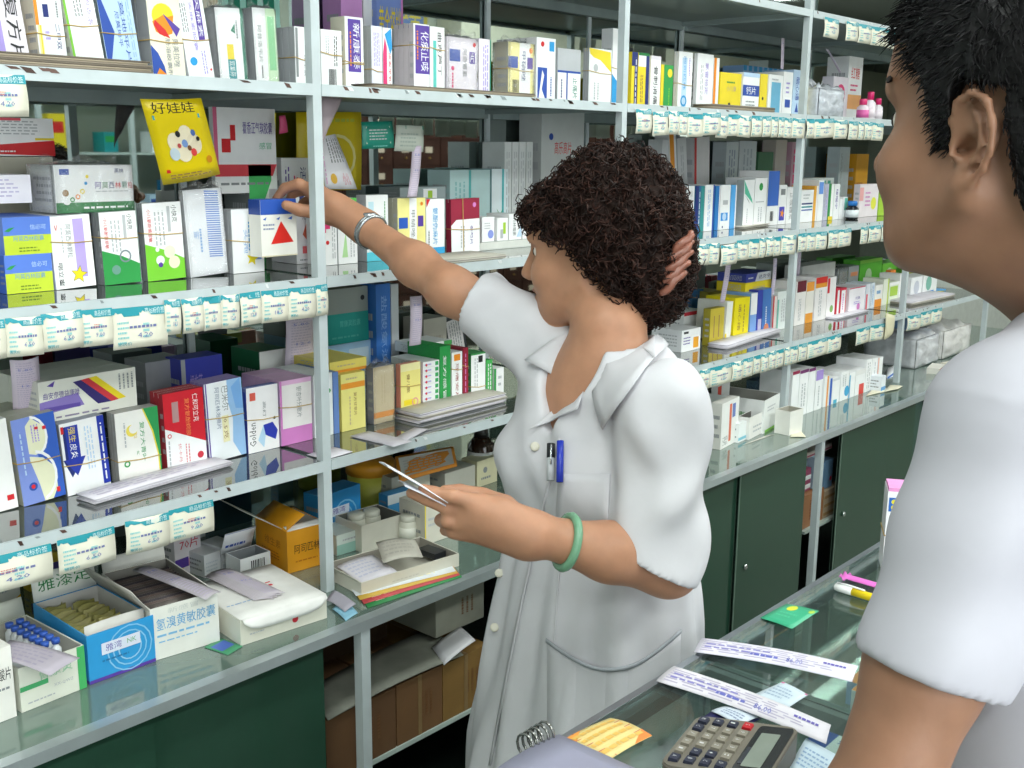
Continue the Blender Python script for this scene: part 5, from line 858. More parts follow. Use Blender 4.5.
Y = 1.79; X = x_at(481, Y, .86); t = thing('medicine_bottle', TR(X, Y, .8006)); 
MB().lathe([(.032, 0), (.034, .004), (.034, .085), (.022, .1), (.016, .108)], M('2c1c14', .1), None, 22).lathe([(.0345, .02), (.0345, .072)], M('e2e2e0', .4), None, 22).pr([('T', '土霉素', .3, .35, .75, .5, 'k'), ('c', .25, .6, .05, 'd84858')], 1, 1, None, lambda x, z, e: (.0352*math.sin(-1.6+x*1.8-.6), -.0352*math.cos(-1.6+x*1.8-.6), .02+z*.05)).build('body', t)
MB().lathe([(.018, .106), (.018, .125), (.016, .127)], M('1c1a18', .3), None, 18).build('cap', t); tag(t, 'dark brown glass bottle with white label behind her wrist', 'bottle')
cbox((477, 488), (497, 481), 462, .05, 'd9d3b0', [('c', .4, .6, .1, 'G'), ('L', .2, .2, .8, .4, 1, 'G')], 'small cream carton in front of the brown bottle')
cbox((445, 500), (475, 490), 474, .12, 'bfbdb2', [], 'low grey-beige carton between card and brown bottle')
# third bay counter
cbox((720, 450), (737, 441), 404, .03, 'efefec', [('r', .45, .1, .58, .92, 'e07050'), ('r', .62, .6, .8, .9, '6a80c0'), ('T', '钙片', .1, .05, .4, .25, 'G', 1)], 'tall white carton with coral stripe near her sleeve', side='dcdad4')
cbox((716, 426), (728, 420), 385, .02, 'f0f0ee', [('r', 0, .7, .3, .95, 'e05040'), ('r', .0, .6, .25, .7, 'y'), ('L', .3, .2, .9, .6, 3, 'g')], 'white carton with red-yellow corner beneath the tags')
cbox((738, 443), (749, 438), 424, .04, 'eef2f2', [('r', 0, .1, 1, .25, '80c8dc')], 'small white carton with aqua line')
t, w, d, h = open_box((763, 434), (778, 425), 401, None, 'eef0ee', [('r', .1, 0, 1, .08, '8acc50'), ('L', .2, .6, .8, .8, 2, 'g')], 'white open carton with lime block on its side', inside='8c8c86', dep=.19, sideprints=[('r', .22, .1, .8, .32, 'a8c838'), ('T', '氟康', .4, .45, .7, .6, '60a860')], flaps=(('b', .025, 2, KM('8c8a80')),))
t, w, d, h = open_box((748.5, 440), (768, 430), 418, None, 'eceae6', [('L', .2, .2, .8, .6, 2, 'g')], 'small white open carton in front of lime-block carton', inside='5c5a54', dep=.035)
paper('paper_slip', 'cream paper slip under the small open carton', 'paper', [on_z(742, 445, .8012), on_z(765, 436, .8012), on_z(775, 434, .8012), on_z(752, 442, .8012)], GRY[2], .0006, 0)
# fourth bay counter
R4 = [(790, 797, 433, 372, 'white box with crimson cap edge, first of tall trio', [('r', 0, .93, 1, 1, 'a02850')]), (797.5, 806, 428, 371, 'white box with plum cap edge, second of tall trio', [('r', 0, .93, 1, 1, '7a3070'), ('L', .2, .2, .8, .7, 2, 'g', 1)]), (806.5, 813, 424, 369, 'white box with plum cap edge, third of tall trio', [('r', 0, .93, 1, 1, '7a3070')]),
      (814, 821, 419, 371, 'white box with lilac head', [('r', 0, .75, 1, 1, 'a890d8'), ('L', .3, .1, .7, .6, 1, 'g', 1)]), (823, 827, 410, 377, 'slim white box with orange stripe', [('r', .6, 0, 1, 1, 'f0a050')]), (827.5, 831, 409, 379, 'slim white box with royal blue stripe', [('r', .3, 0, .9, 1, '3060c0')]), (831.5, 838.5, 408, 379, 'white box with blue foot patch', [('r', .2, 0, .7, .15, '4ab0d0'), ('r', 0, .9, 1, 1, 'd8dce0')]),
      (839.5, 847.5, 405, 373, 'white box with blue arc', [('c', .8, .3, .3, '40a8d8'), ('L', .2, .5, .7, .9, 2, 'g', 1)]), (848, 854, 402, 373, 'white box with blue left line', [('r', 0, 0, .2, .9, '60b0d8')]), (854.5, 864, 398, 371, 'white box with red block at foot', [('r', .4, 0, .9, .42, 'd84038'), ('r', 0, .8, 1, 1, 'e8e8e8')]),
      (864.5, 870, 396, 360, 'tall white box with thin grey lines', [('L', .2, .1, .8, .9, 2, 'g', 1)]), (870.5, 875.5, 394, 359, 'tall white box, second from the right end', [('L', .4, .1, .7, .9, 1, 'g', 1)]), (876, 881, 391, 358, 'tall white box with coral edge', [('r', 0, 0, .2, 1, 'f0b0a0')])]
Yc = 1.52
for u0, u1, vb, vt, lab, pr_ in R4:
    Y = Yc; X0 = x_at(u0, Y, .8006); X1 = x_at(u1, Y, .8006); H = z_at(vt, X0, Y)-.8006
    b = MB().box((0, 0, 0), (X1-X0-.001, .11, H), 'W').pr(pr_, X1-X0, H)
    tag(b.build('medicine_box', None, TR(X0, Y, .8006)), lab+', counter fourth bay', 'box', 'white boxes along the fourth bay counter')
Y = Yc; X0 = x_at(850, Y, .9); zb = .8006+.113
tag(MB().box((0, 0, 0), (.20, .1, .017), 'W').pr([('r', 0, .1, .22, .9, 'e04040'), ('r', .3, .1, .52, .9, 'd84040')], .2, .017).build('medicine_box', None, TR(X0-.02, Y+.002, z_at(371, X0, Y)+.004)), 'flat white box with two red squares lying on the others', 'box') if False else None
t, w, d, h = open_box((789, 436), (802, 432), 412, None, 'f0efe8', [], 'white open-bottom carton below the crimson-capped boxes', inside='b0aca0', dep=.05)
for i, q in enumerate((((866, 396), (884, 392), (888, 388), (872, 390)), ((884, 392), (898, 389), (903, 386), (890, 385)), ((790, 437), (806, 437), (800, 430), (792, 431)))):
    paper('card_flap', ('cream torn card lying at the foot of tall boxes', 'cream torn card nearest the fourth upright', 'cream torn flap at third upright foot')[i], 'card', [on_z(u, v, .8018+.002*(i == 1)) for u, v in q], M('e6e0c8', .6), .0012, .001)
paper('leaflet_box', 'white and blue tilted carton before the fourth upright', 'box', [on_y(885, 383, 1.56), on_y(897, 380, 1.56), on_y(895, 366, 1.60), on_y(887, 370, 1.60)], M('eef0f4', .4), .02, 0, [('p', [(0, .3), (1, .6), (1, .45), (0, .12)], '4878c8')], 2, 2)
cbox((880.5, 392), (885, 390), 377, .05, 'e8eef4', [('r', 0, 0, 1, .3, '60a0d8')], 'short pale blue box behind the tilted carton')
# far bay heap of packs and bags
def bag(name, X, Y, z, w, d, h, m, seed, label): return tag(crumple(w, d, h, m, .016, 9, seed, .02).build(name, None, TR(X, Y, z)), label, 'bag')
hx = x_at(912, 1.56, .8)
bag('plastic_bag', hx+.02, 1.56, .802, .22, .2, .11, M('cfd0d4', .3, 0, .2, 30, .5), 5, 'white crumpled bag of packs at the far end of the counter')
bag('plastic_bag', hx+.03, 1.60, .945, .30, .14, .05, M('7d9cc8', .3, 0, .4, 18, .5), 8, 'blue and clear crumpled bag atop the heap, far bay')
bag('plastic_bag', hx+.29, 1.56, .802, .3, .22, .11, M('d6d4d2', .4, 0, .15, 30, .4), 9, 'white crumpled paper bag right of the heap')
for i, (dx, dz, c, rz_, lb) in enumerate(((.0, .003, 'e8e4dc', .2, 'white carton with red edge lying at the foot of the heap'), (.12, .001, 'e4dccc', -.15, 'cream carton lying at the foot of the heap'), (.3, .002, 'eeeef2', .1, 'white flat pack lying at the foot of the far bag'))):
    tag(MB().box((0, 0, 0), (.11, .045, .022), c).pr([('r', 0, .6, .5, .9, 'c83848'), ('L', .1, .1, .9, .5, 2, 'g')], .11, .022).build('medicine_box', None, TR(hx-.02+dx, 1.45, .8006, rz_)), lb, 'box')
# crumpled bag on the top shelf
x0 = x_at(817, 1.60, SZ[1])
tag(crumple(x_at(842, 1.6, SZ[1])-x0, .10, .085, M('c4c8d0', .2, 0, .15, 50, .6), .014, 10, 4, .02).build('plastic_bag', None, TR(x0, 1.6, SZ[1]+.002)), 'crumpled clear plastic bag right of third upright, top shelf', 'bag')
# ================================================================ inside the open cabinets
CARD = M('5e4126', .75, 0, .1, 15); CARD2 = M('68492a', .75, 0, .1, 15)
def carton(X, Y, z, w, d, h, m, label, pr=(), seam=True):
    t = thing('cardboard_box', TR(X, Y, z)); MB().box((0, 0, 0), (w, d, h), m).pr(list(pr)+[('L', .5, .3, .8, .7, 3, '6a4626', 1)], w, h).build('carton', t)
    if seam: MB().box((w*.46, -.0006, 0), (w*.54, d, h+.0006), M('7d6644', .4)).build('packing_tape', t)
    return tag(t, label, 'box')
zs = .4896
carton(1.10, 1.41, zs, .165, .34, .122, CARD, 'brown cardboard box inside the open cabinet, left of three')
carton(1.268, 1.41, zs, .12, .34, .124, CARD2, 'brown cardboard box inside the open cabinet, middle of three')
carton(1.39, 1.41, zs, .13, .34, .122, M('7a5c2c', .7), 'yellowish cardboard box inside the open cabinet, right of three')
MB()
paper('wrapping_sheet', 'crumpled pale wrapping sheet laid over the cardboard boxes', 'paper', [(1.10, 1.402, .616), (1.44, 1.402, .618), (1.46, 1.52, .63), (1.12, 1.50, .626)], M('74766c', .7, 0, .2, 20, .5), .002, .008, (), 8, 4)
paper('paper_slip', 'white paper slip sticking out on the cardboard boxes', 'paper', [(1.38, 1.396, .62), (1.47, 1.398, .64), (1.48, 1.45, .65), (1.40, 1.45, .632)], M('c4c4c8', .6), .001, .003)
carton(1.12, 1.56, .628, .26, .22, .13, M('38240f', .8), 'dark brown carton at the back of the open cabinet', (), False)
carton(1.42, 1.46, .642, .14, .2, .09, M('8f9084', .7), 'grey-green carton high in the open cabinet near her coat', (), False)
for i, (X, w, h, c, lb) in enumerate(((1.2, .1, .10, '2a5a78', 'dark blue pack low in the open cabinet'), (1.32, .08, .14, '6a6a70', 'grey pack low in the open cabinet'), (1.42, .09, .09, '2c2c30', 'black pack low in the open cabinet'))):
    tag(MB().box((0, 0, 0), (w-.004, .2, h), c).pr(g('h', 'g', '药品'), w-.004, h).build('medicine_box', None, TR(X, 1.42, .0706)), lb, 'box')
# right opening
zz = zs
for i, (X, Y, z, w, d, h, c, lb, pr_) in enumerate(((2.80, 1.42, zs, .10, .2, .13, 'd8d8da', 'white tall carton behind cabinet post, left', [('L', .2, .2, .8, .8, 3, 'g', 1)]), (2.905, 1.42, zs, .14, .2, .105, '9c6a44', 'reddish brown carton in the right-hand open cabinet', [('L', .3, .2, .7, .8, 2, '7a4a2c', 1)]), (3.05, 1.42, zs, .12, .18, .09, 'b09c84', 'striped brown-white cartons pile in open cabinet', [('r', 0, .1, 1, .2, 'S'), ('r', 0, .4, 1, .5, 'S'), ('r', 0, .7, 1, .8, 'S')]),
    (2.80, 1.42, zs+.131, .10, .18, .05, 'e4e4e8', 'white carton topping the tall one', []), (2.82, 1.43, zs+.182, .09, .15, .045, 'd8d4dc', 'white carton with plum lines, top left', [('r', 0, .2, 1, .3, '803060'), ('r', 0, .6, 1, .7, '803060')]), (2.91, 1.44, zs+.106, .08, .15, .07, '9a4a68', 'plum and white striped carton', [('r', 0, .1, 1, .3, 'w'), ('r', 0, .5, 1, .7, 'w')]), (2.995, 1.43, zs+.1065, .055, .15, .10, 'a8c4d8', 'pale blue leaning pack', [('L', .2, .2, .8, .8, 2, 'W', 1)]), (3.056, 1.43, zs+.091, .06, .15, .09, '7aa0c4', 'mid blue pack with red dot', [('c', .8, .3, .12, 'r')]), (2.92, 1.44, zs+.21, .2, .15, .018, 'c4bcb4', 'flat pale carton near the cabinet ceiling', [('r', 0, .1, 1, .4, '803048')]))):
    tag(MB().box((0, 0, 0), (w-.001, d, h-.0006), c).pr(pr_, w, h).build('medicine_box', None, TR(X, Y, z)), lb+', behind the third cabinet door', 'box')
tag(crumple(.2, .15, .08, M('a8a8a6', .5, 0, .2, 20, .4), .012, 8, 12, .02).build('plastic_bag', None, TR(2.82, 1.42, .073)), 'pale crumpled bag on the floor of the right-hand open cabinet', 'bag')
# ================================================================ glass sales counter in front
ZC = .93; YE = .722; YN = .40
ct = tag(thing('sales_counter', TR(0, 0, 0)), 'glass-topped sales counter with metal edge in the foreground', 'counter')
ALU = M('a9aeb6', .28, .75, .05, 30)
for i, (x0, x1) in enumerate(((.25, 1.196), (1.20, 2.25), (2.254, 3.3))):
    MB().box((x0, YN, ZC-.006), (x1, YE-.004, ZC-.0005), GL_COUNTER).build('glass_top', ct)
    MB().box((x0, YE-.004, ZC-.024), (x1, YE+.006, ZC), ALU).box((x0, YE-.02, ZC-.026), (x1, YE-.004, ZC-.0075), M('3c4248', .5)).build('edge_strip', ct)
    MB().box((x0, YN-.008, ZC-.024), (x1, YN, ZC), ALU).build('edge_strip', ct)
    for xx in (x0, x1-.012): MB().box((xx, YN, ZC-.03), (xx+.012, YE-.02, ZC-.0068), M('767c80', .4, .4)).build('cross_bar', ct)
    for z in (.765, .45): MB().box((x0+.014, YN+.03, z), (x1-.014, YE-.03, z+.006), GL_COUNTER).build('inner_glass_shelf', ct)
    MB().box((x0+.012, YE-.006, .1), (x1-.012, YE-.001, ZC-.027), GL_COUNTER).build('side_glass', ct)
    MB().box((x0+.002, YN-.004, .1), (x1-.002, YN, ZC-.027), M('a8b0ac', .5)).build('front_board', ct)
    MB().box((x0, YN, 0), (x1, YE, .1), M('545a58', .6)).build('plinth', ct)
    for xx in (x0, x1-.014):
        MB().box((xx, YE-.014, .1), (xx+.0118, YE+.004, ZC-.0245), ALU).build('post', ct)
rc = random.Random(21); npk = {}
for z in (.7716, .4566):
    x = .32
    while x < 3.2:
        w = rc.uniform(.05, .13); h = rc.uniform(.03, .10); d = rc.uniform(.08, .16); c = rc.choice(['w', 'W', 'L', 'w', 'C', 'g', 'w', 'e', 'Y', 'w', 'l'])
        if not any(x < q+.02 and x+w > q-.02 for q in (1.198, 2.252)) and rc.random() < .85:
            y = rc.uniform(.44, .51); npk[z] = npk.get(z, 0)+1; k = npk[z]
            b = MB().box((0, 0, 0), (w, d, h), c).pr(g(rc.choice('bcdfh'), rc.choice('bnrtoP'), rc.choice(('感冒灵', '维生素', '钙片', '止咳片', '牛黄'))), d, h, None, lambda X, Z, e, w=w, d=d: (X*w, Z*d, h+e))
            tag(b.build('medicine_box', None, TR(x, y, z)), f"{LOOKS.get(c, 'white')} pack inside the glass counter, {ORD[min(24, k-1)]} from the left on its {'upper' if z > .5 else 'lower'} board", 'box', 'packs inside the glass counter')
        x += w+rc.uniform(.015, .06)
zt = ZC-.0003
def on_counter(name, label, cat, px, m, prints=(), lift=(.001, .001, .001, .001), bend=.001, th=.0006, nu=6, nv=6):
    return paper(name, label, cat, [on_z(u, v, zt+l) for (u, v), l in zip(px, lift)], m, th, bend, prints, nu, nv)
SL = [('L', .03, .12, .97, .88, 6, 'b8b0c8'), ('L', .05, .3, .5, .7, 2, '8c88c8'), ('L', .35, .2, .6, .5, 1, '6a70c0'), ('L', .8, .5, .95, .8, 1, '6a60b8'), ('T', '86.00', .58, .22, .68, .5, '6a70c0')]
on_counter('receipt_strip', 'long white printed receipt lying across the joint of the glass counters', 'receipt', ((694, 652), (852, 682), (858, 666), (702, 638)), M('e4e0ee', .6), SL, (.004, .003, .004, .004), .004, nu=14)
on_counter('receipt_strip', 'long white receipt above the calculator, running from the metal edge', 'receipt', ((656, 681), (826, 744), (831, 725), (674, 666)), M('e2dee6', .6), SL, (.002, .005, .006, .002), .004, nu=14)
on_counter('card', 'dark navy card on the glass above the calculator', 'card', ((698, 721), (732, 734), (762, 718), (716, 708)), M('23245a', .4), (), (.001,)*4, 0)
on_counter('paper_slip', 'small pale blue-white slip on the navy card', 'paper', ((711, 711), (738, 727), (758, 717), (726, 706)), M('d4deea', .5), [('L', .2, .2, .9, .7, 3, '8a98b8')], (.003, .004, .003, .003), .002)
on_counter('leaflet', 'pale blue leaflet with pink edge beyond the second receipt', 'leaflet', ((753, 695), (788, 708), (808, 695), (783, 682)), M('cddbe6', .5), [('r', .0, .93, 1, 1, 'd070a0'), ('L', .1, .2, .8, .8, 4, '9ab0c8')], (.001,)*4, .001)
on_counter('paper_sheet', 'pale blue printed sheet at the man’s forearm', 'paper', ((788, 768), (822, 790), (846, 760), (806, 738)), M('c4d6e2', .5), [('L', .1, .2, .9, .8, 5, '8aa8c8')], (.0008,)*4, 0)
on_counter('ruled_card', 'yellow-orange card with red ruled lines on the glass', 'card', ((563, 740), (608, 761), (652, 736), (610, 718)), M('e9d28c', .45, 0, .06, 30), [('p', [(0, .0), (.0, .35), (.3, .0)], 'f0a048'), ('p', [(.75, 1), (1, 1), (1, .6)], 'f08a40'), ('r', .0, .18, 1, .2, 'c06048'), ('r', .25, .03, .27, .97, 'c87058'), ('r', .5, .03, .52, .97, 'c87058'), ('r', .75, .03, .77, .97, 'c87058'), ('L', .06, .06, .94, .94, 4, 'e8bc60', 1)], (.001, .002, .001, .001), .004, nu=10)
on_counter('card', 'translucent green card near the counter edge', 'card', ((760, 618), (792, 629), (819, 611), (786, 604)), M('3fae84', .3), [('c', .35, .8, .14, 'd8e040'), ('c', .9, .85, .08, 'b0d050'), ('L', .2, .3, .8, .6, 2, '60c49c')], (.001,)*4, .001)
# calculator
A = on_z(656, 763, zt); Bq = on_z(698, 725, zt); Cq = on_z(802, 745, zt)
ax = np.array([Cq[0]-Bq[0], Cq[1]-Bq[1]]); L_ = float(np.hypot(*ax)); rot = math.radians(-78)
Wc = .125
ca = thing('calculator', TR(Bq[0], Bq[1], ZC, rot)); Hh = .02
def rr(w, l, r, n=4): return [(cx+r*math.cos(a0+PI/2*i/n), cy+r*math.sin(a0+PI/2*i/n)) for cx, cy, a0 in ((l-r, -r, 0), (r, -r, PI/2), (r, -w+r, PI), (l-r, -w+r, 1.5*PI)) for i in range(n+1)]
def slab(b, pts, z0f, z1f, m):
    n = len(pts); vs = [(x, y, z0f(x)) for x, y in pts]+[(x, y, z1f(x)) for x, y in pts]; b.add(vs, [tuple(range(n-1, -1, -1)), tuple(range(n, 2*n))]+[(i, (i+1) % n, n+(i+1) % n, n+i) for i in range(n)], m); return b
top = lambda x: .014+.018*max(0, x/L_)**1.3
CB = M('6f695f', .5, 0, .04, 80)
b = slab(MB(), rr(Wc, L_, .014), lambda x: .0, lambda x: top(x)-.002, CB); slab(b, [(x*.985+L_*.007, y*.975-Wc*.012) for x, y in rr(Wc, L_, .014)], lambda x: top(x)-.002, lambda x: top(x), M('7b756a', .45, 0, .04, 80)); b.build('body', ca)
slab(MB(), [(L_*.64+x*.33, y*.86-Wc*.07) for x, y in rr(Wc, L_, .012)], lambda x: top(x)-.001, lambda x: top(x)+.0015, M('2a2b2e', .2)).build('screen_frame', ca)
slab(MB(), [(L_*.70+x*.18, y*.62-Wc*.22) for x, y in rr(Wc, L_, .004)], lambda x: top(x)+.0010, lambda x: top(x)+.0024, M('8b948a', .12)).build('display', ca)
slab(MB(), [(L_*.66+x*.05, y*.3-Wc*.5) for x, y in rr(Wc, L_, .003)], lambda x: top(x)+.0, lambda x: top(x)+.0021, M('3a3c44', .15)).build('solar_cell', ca)
KC = {'d': M('2c3044', .4), 'g': M('8f897c', .45), 'r': M('c4202c', .4)}
lay = ['dddr', 'dggg', 'gggg', 'gggg', 'gddg', 'dddd']; lab = ['M+-%', 'C789', '/456', '*123', '-0.=', 'ABCD']
for j, row in enumerate(lay):
    for i, c in enumerate(row):
        x = L_*(.055+.145*i); y = -Wc*(.09+.148*j); wx, wy = L_*.10, Wc*.098
        k = MB(); z0 = top(x+wx/2)
        T = TR(x, y, z0-.0005, 0)
        k.prism([(0, 0), (wx, 0), (wx*.9, .0052), (wx*.1, .0052)], -wy, 0, KC[c])
        k.pr([('T', lab[j][i], .35, .25, .65, .75, 'd8d8d8')], 1, 1, None, lambda X, Z, e: (wx*(.1+.8*Z), -wy*(.1+.8*X), .0054+e))
        k.build('key', ca, T)
tag(ca, 'brown-grey desk calculator with dark keys and one red key on the glass', 'calculator')
# spiral notebook at the bottom
n0 = on_z(556, 742, zt); n1 = on_z(640, 780, zt); dv = n1-n0; rot = math.atan2(dv[1], dv[0])
nb = thing('notebook', TR(n0[0], n0[1], ZC+.0002, rot)); ln = float(np.hypot(dv[0], dv[1]))
MB().sheet(lambda a, c: (a*ln*1.3+.004, -c*.16, .009+.007*math.sin(c*PI)), 4, 8, M('9a9ab0', .35, 0, .04), .004).build('cover', nb)
MB().box((.004, -.158, .0003), (ln*1.3, -.002, .0075), M('dcdce2', .7)).build('page_block', nb)
for i in range(5):
    MB().tube([(-.006+.012*math.cos(t*PI/6), -.012-i*.009, .014+.0135*math.sin(t*PI/6)) for t in range(12)], .0016, M('9a9a98', .2, .9), 6, True).build('metal_ring', nb)
tag(nb, 'lilac-grey ring notebook at the counter corner in the foreground', 'notebook')
# pink wrapper, pen, banded boxes
def row(pa, pb): a = on_z(*pa, zt); b = on_z(*pb, zt); d = b-a; return a, float(np.hypot(d[0], d[1])), math.atan2(d[1], d[0])
a, ln, rt = row((842, 578), (890, 592)); 
o = MB().sheet(lambda x, c: (x*ln*1.2, (c-.5)*(.020+.004*math.sin(x*30)*(x < .15)), .003+.003*math.sin(c*PI)+(.004*math.sin(x*60+c*9) if x < .12 else 0)), 24, 6, M('e070c8', .35, 0, .05), .001).build('pink_wrapper', None, TR(a[0], a[1], ZC+.0012, rt)); tag(o, 'bright pink crumple-ended wrapper on the glass beside the yellow pen', 'wrapper')
a, ln, rt = row((834, 591), (884, 606)); pn = thing('ballpoint_pen', TR(a[0], a[1], ZC+.0075, rt) @ Matrix.Rotation(PI/2, 4, 'Y'))
MB().lathe([(.002, 0), (.0055, .002), (.0062, .01), (.0062, .03)], M('eef0ee', .3), None, 16).build('cap', pn)
MB().lathe([(.006, .03), (.0063, .05), (.0063, .12), (.005, .135), (.0015, .145)], M('f2d418', .3), None, 16).build('barrel', pn)
MB().tube([(-.0072, 0, .004), (-.0085, 0, .02), (-.0075, 0, .05)], .0014, M('f4f4f4', .3), 6).build('clip', pn)
tag(pn, 'yellow ballpoint pen with white cap on the glass counter', 'pen')
a = on_z(881.5, 572, zt); X2 = on_z(905, 566, zt)
ms = thing('medicine_bundle', TR(a[0], a[1], ZC+.0005, math.radians(-62))); H = z_at(492, a[0], a[1])-ZC
PB = [('r', .12, .76, .88, .93, '2a6ac4'), ('c', .5, .88, .2, 'e8d840'), ('c', .5, .81, .2, 'e8d840'), ('T', '糖脂宁', .3, .04, .7, .3, '2f8a70', 1), ('L', .3, .34, .6, .7, 1, 'G', 1)]
for i in range(2): MB().box((0, 0, 0), (.020, .06, H), 'W').pr(PB, .020, H).build('carton', ms, TR(.0212*i, 0, 0))
MB().box((.001, .002, H+.0004), (.044, .055, H+.006), M('e79ad0', .6)).build('pink_slip', ms)
MB().tube([(-.001, -.0016, H*.46), (.042, -.0016, H*.44), (.0425, .061, H*.44), (-.001, .061, H*.46)], .001, BANDM, 5, True).build('rubber_band', ms)
tag(ms, 'two white boxes with blue squares banded together beside the man', 'box')
# ================================================================ smooth solid modelling for bodies and cloth (distance fields -> one mesh)
def V3(*a): return np.array(a, float)
def cap(a, b, ra, rb, k=.02):
    a, b = np.array(a, float), np.array(b, float); ab = b-a; L2 = float(ab@ab)+1e-12
    def f(P):
        t = np.clip((P-a)@ab/L2, 0, 1); return np.linalg.norm(P-a-t[:, None]*ab, axis=1)-(ra+(rb-ra)*t)
    c = (a+b)/2; return (f, c, float(np.sqrt(L2))/2+max(ra, rb), k)
def ell(c, r, B=None, k=.02):
    c = np.array(c, float); r = np.array(r, float); B = np.eye(3) if B is None else B
    def f(P):
        q = (P-c)@B.T; k0 = np.linalg.norm(q/r, axis=1); k1 = np.linalg.norm(q/(r*r), axis=1)+1e-9; return k0*(k0-1)/k1
    return (f, c, float(r.max()), k)
def smin(a, b, k):
    h = np.clip(.5+.5*(b-a)/k, 0, 1); return b*(1-h)+a*h-k*h*(1-h)
def field(prims, subs=(), post=None, cull=.10):
    def f(P):
        lo, hi = P.min(0), P.max(0); d = np.full(len(P), 9.)
        for (g, c, r, k) in prims:
            q = np.maximum(np.maximum(lo-c, c-hi), 0)
            if np.linalg.norm(q) > r+cull: continue
            d = smin(d, g(P), k)
        for (g, c, r, k) in subs:
            q = np.maximum(np.maximum(lo-c, c-hi), 0)
            if np.linalg.norm(q) > r+cull: continue
            d = -smin(-d, g(P), k)
        return post(P, d) if post else d
    return f
def nets(f, lo, hi, s, B=8):
    lo = np.array(lo, float); n = np.maximum(1, np.ceil((np.array(hi)-lo)/(s*B)).astype(int)); D = np.empty(n*B+1, np.float32); D[:] = 1
    cb = np.stack(np.meshgrid(*[np.arange(k) for k in n], indexing='ij'), -1).reshape(-1, 3)
    cen = lo+(cb+.5)*B*s; dc = np.concatenate([f(c) for c in np.array_split(cen, max(1, len(cen)//400))])
    for c, d in zip(cb[dc < 0], dc[dc < 0]): D[c[0]*B:(c[0]+1)*B+1, c[1]*B:(c[1]+1)*B+1, c[2]*B:(c[2]+1)*B+1] = -1
    keep = cb[np.abs(dc) < B*s*.9+.014]; g = np.stack(np.meshgrid(*[np.arange(B+1)]*3, indexing='ij'), -1).reshape(-1, 3)
    for i in range(0, len(keep), 8):
        kk = keep[i:i+8]; idx = (kk[:, None]*B+g[None]).reshape(-1, 3); v = f(lo+idx*s)
        D[idx[:, 0], idx[:, 1], idx[:, 2]] = v
    S = D < 0; c = np.zeros(np.array(D.shape)-1, np.uint8)
    for dx in (0, 1):
        for dy in (0, 1):
            for dz in (0, 1): c += S[dx:D.shape[0]-1+dx, dy:D.shape[1]-1+dy, dz:D.shape[2]-1+dz]
    act = np.argwhere((c > 0) & (c < 8)); ids = np.full(c.shape, -1, np.int32); ids[act[:, 0], act[:, 1], act[:, 2]] = np.arange(len(act))
    acc = np.zeros((len(act), 3)); cnt = np.zeros(len(act)); cor = [(x, y, z) for x in (0, 1) for y in (0, 1) for z in (0, 1)]
    val = {q: D[act[:, 0]+q[0], act[:, 1]+q[1], act[:, 2]+q[2]].astype(float) for q in cor}
    for a in cor:
        for ax in range(3):
            if a[ax] == 0:
                b = list(a); b[ax] = 1; b = tuple(b); va, vb = val[a], val[b]; m = (va < 0) != (vb < 0); t = np.where(m, va/(va-vb+1e-12), 0)
                p = np.array(a, float)[None]+np.zeros((len(act), 3)); p[:, ax] += t; acc[m] += p[m]; cnt[m] += 1
    V = lo+(act+acc/np.maximum(cnt, 1)[:, None])*s; Fq = []
    for ax in range(3):
        o = [i for i in range(3) if i != ax]; sl0 = [slice(1, -1)]*3; sl0[ax] = slice(0, -1); sl1 = list(sl0); sl1[ax] = slice(1, None)
        A, Bm = S[tuple(sl0)], S[tuple(sl1)]; e = np.argwhere(A != Bm)
        off = np.ones(3, int); off[ax] = 0; e2 = e+off; flip = A[e[:, 0], e[:, 1], e[:, 2]]
        def cid(d0, d1):
            q = e2.copy(); q[:, o[0]] -= d0; q[:, o[1]] -= d1; return ids[q[:, 0], q[:, 1], q[:, 2]]
        qd = np.stack([cid(0, 0), cid(1, 0), cid(1, 1), cid(0, 1)], 1)
        if ax == 1: flip = ~flip
        qd[~flip] = qd[~flip][:, ::-1]; Fq.append(qd)
    Fq = np.concatenate(Fq); Fq = Fq[(Fq >= 0).all(1)]; return V, Fq
def np_mesh(name, V, Fq, mat, parent=None, smooth_it=1):
    me = bpy.data.meshes.new(name); me.vertices.add(len(V)); me.vertices.foreach_set('co', V.astype(np.float32).ravel())
    me.loops.add(Fq.size); me.loops.foreach_set('vertex_index', Fq.astype(np.int32).ravel()); me.polygons.add(len(Fq))
    me.polygons.foreach_set('loop_start', np.arange(0, Fq.size, 4, dtype=np.int32)); me.polygons.foreach_set('use_smooth', np.ones(len(Fq), bool))
    me.update(calc_edges=True); me.validate()
    o = bpy.data.objects.new(name, me); COL.objects.link(o); me.materials.append(mat)
    if parent is not None: o.parent = parent; o.matrix_parent_inverse = parent.matrix_world.inverted()
    return o
def relax(V, Fq, it=2, w=.5):
    n = len(V)
    for _ in range(it):
        acc = np.zeros((n, 3)); cnt = np.zeros(n)
        for a, b in ((0, 1), (1, 2), (2, 3), (3, 0)):
            for p, q in ((a, b), (b, a)):
                np.add.at(acc, Fq[:, p], V[Fq[:, q]]); np.add.at(cnt, Fq[:, p], 1)
        V = V*(1-w)+w*acc/np.maximum(cnt, 1)[:, None]
    return V
def frame(fwd, tilt=0.):      # rows: forward, left, up ; tilt>0 looks down
    fwd = np.array(fwd, float); fwd[2] = 0; fwd /= np.linalg.norm(fwd); left = np.cross([0, 0, 1.], fwd)
    c, s = math.cos(tilt), math.sin(tilt); f2 = fwd*c-np.array([0, 0, 1.])*s; return np.stack([f2, left, np.cross(f2, left)])
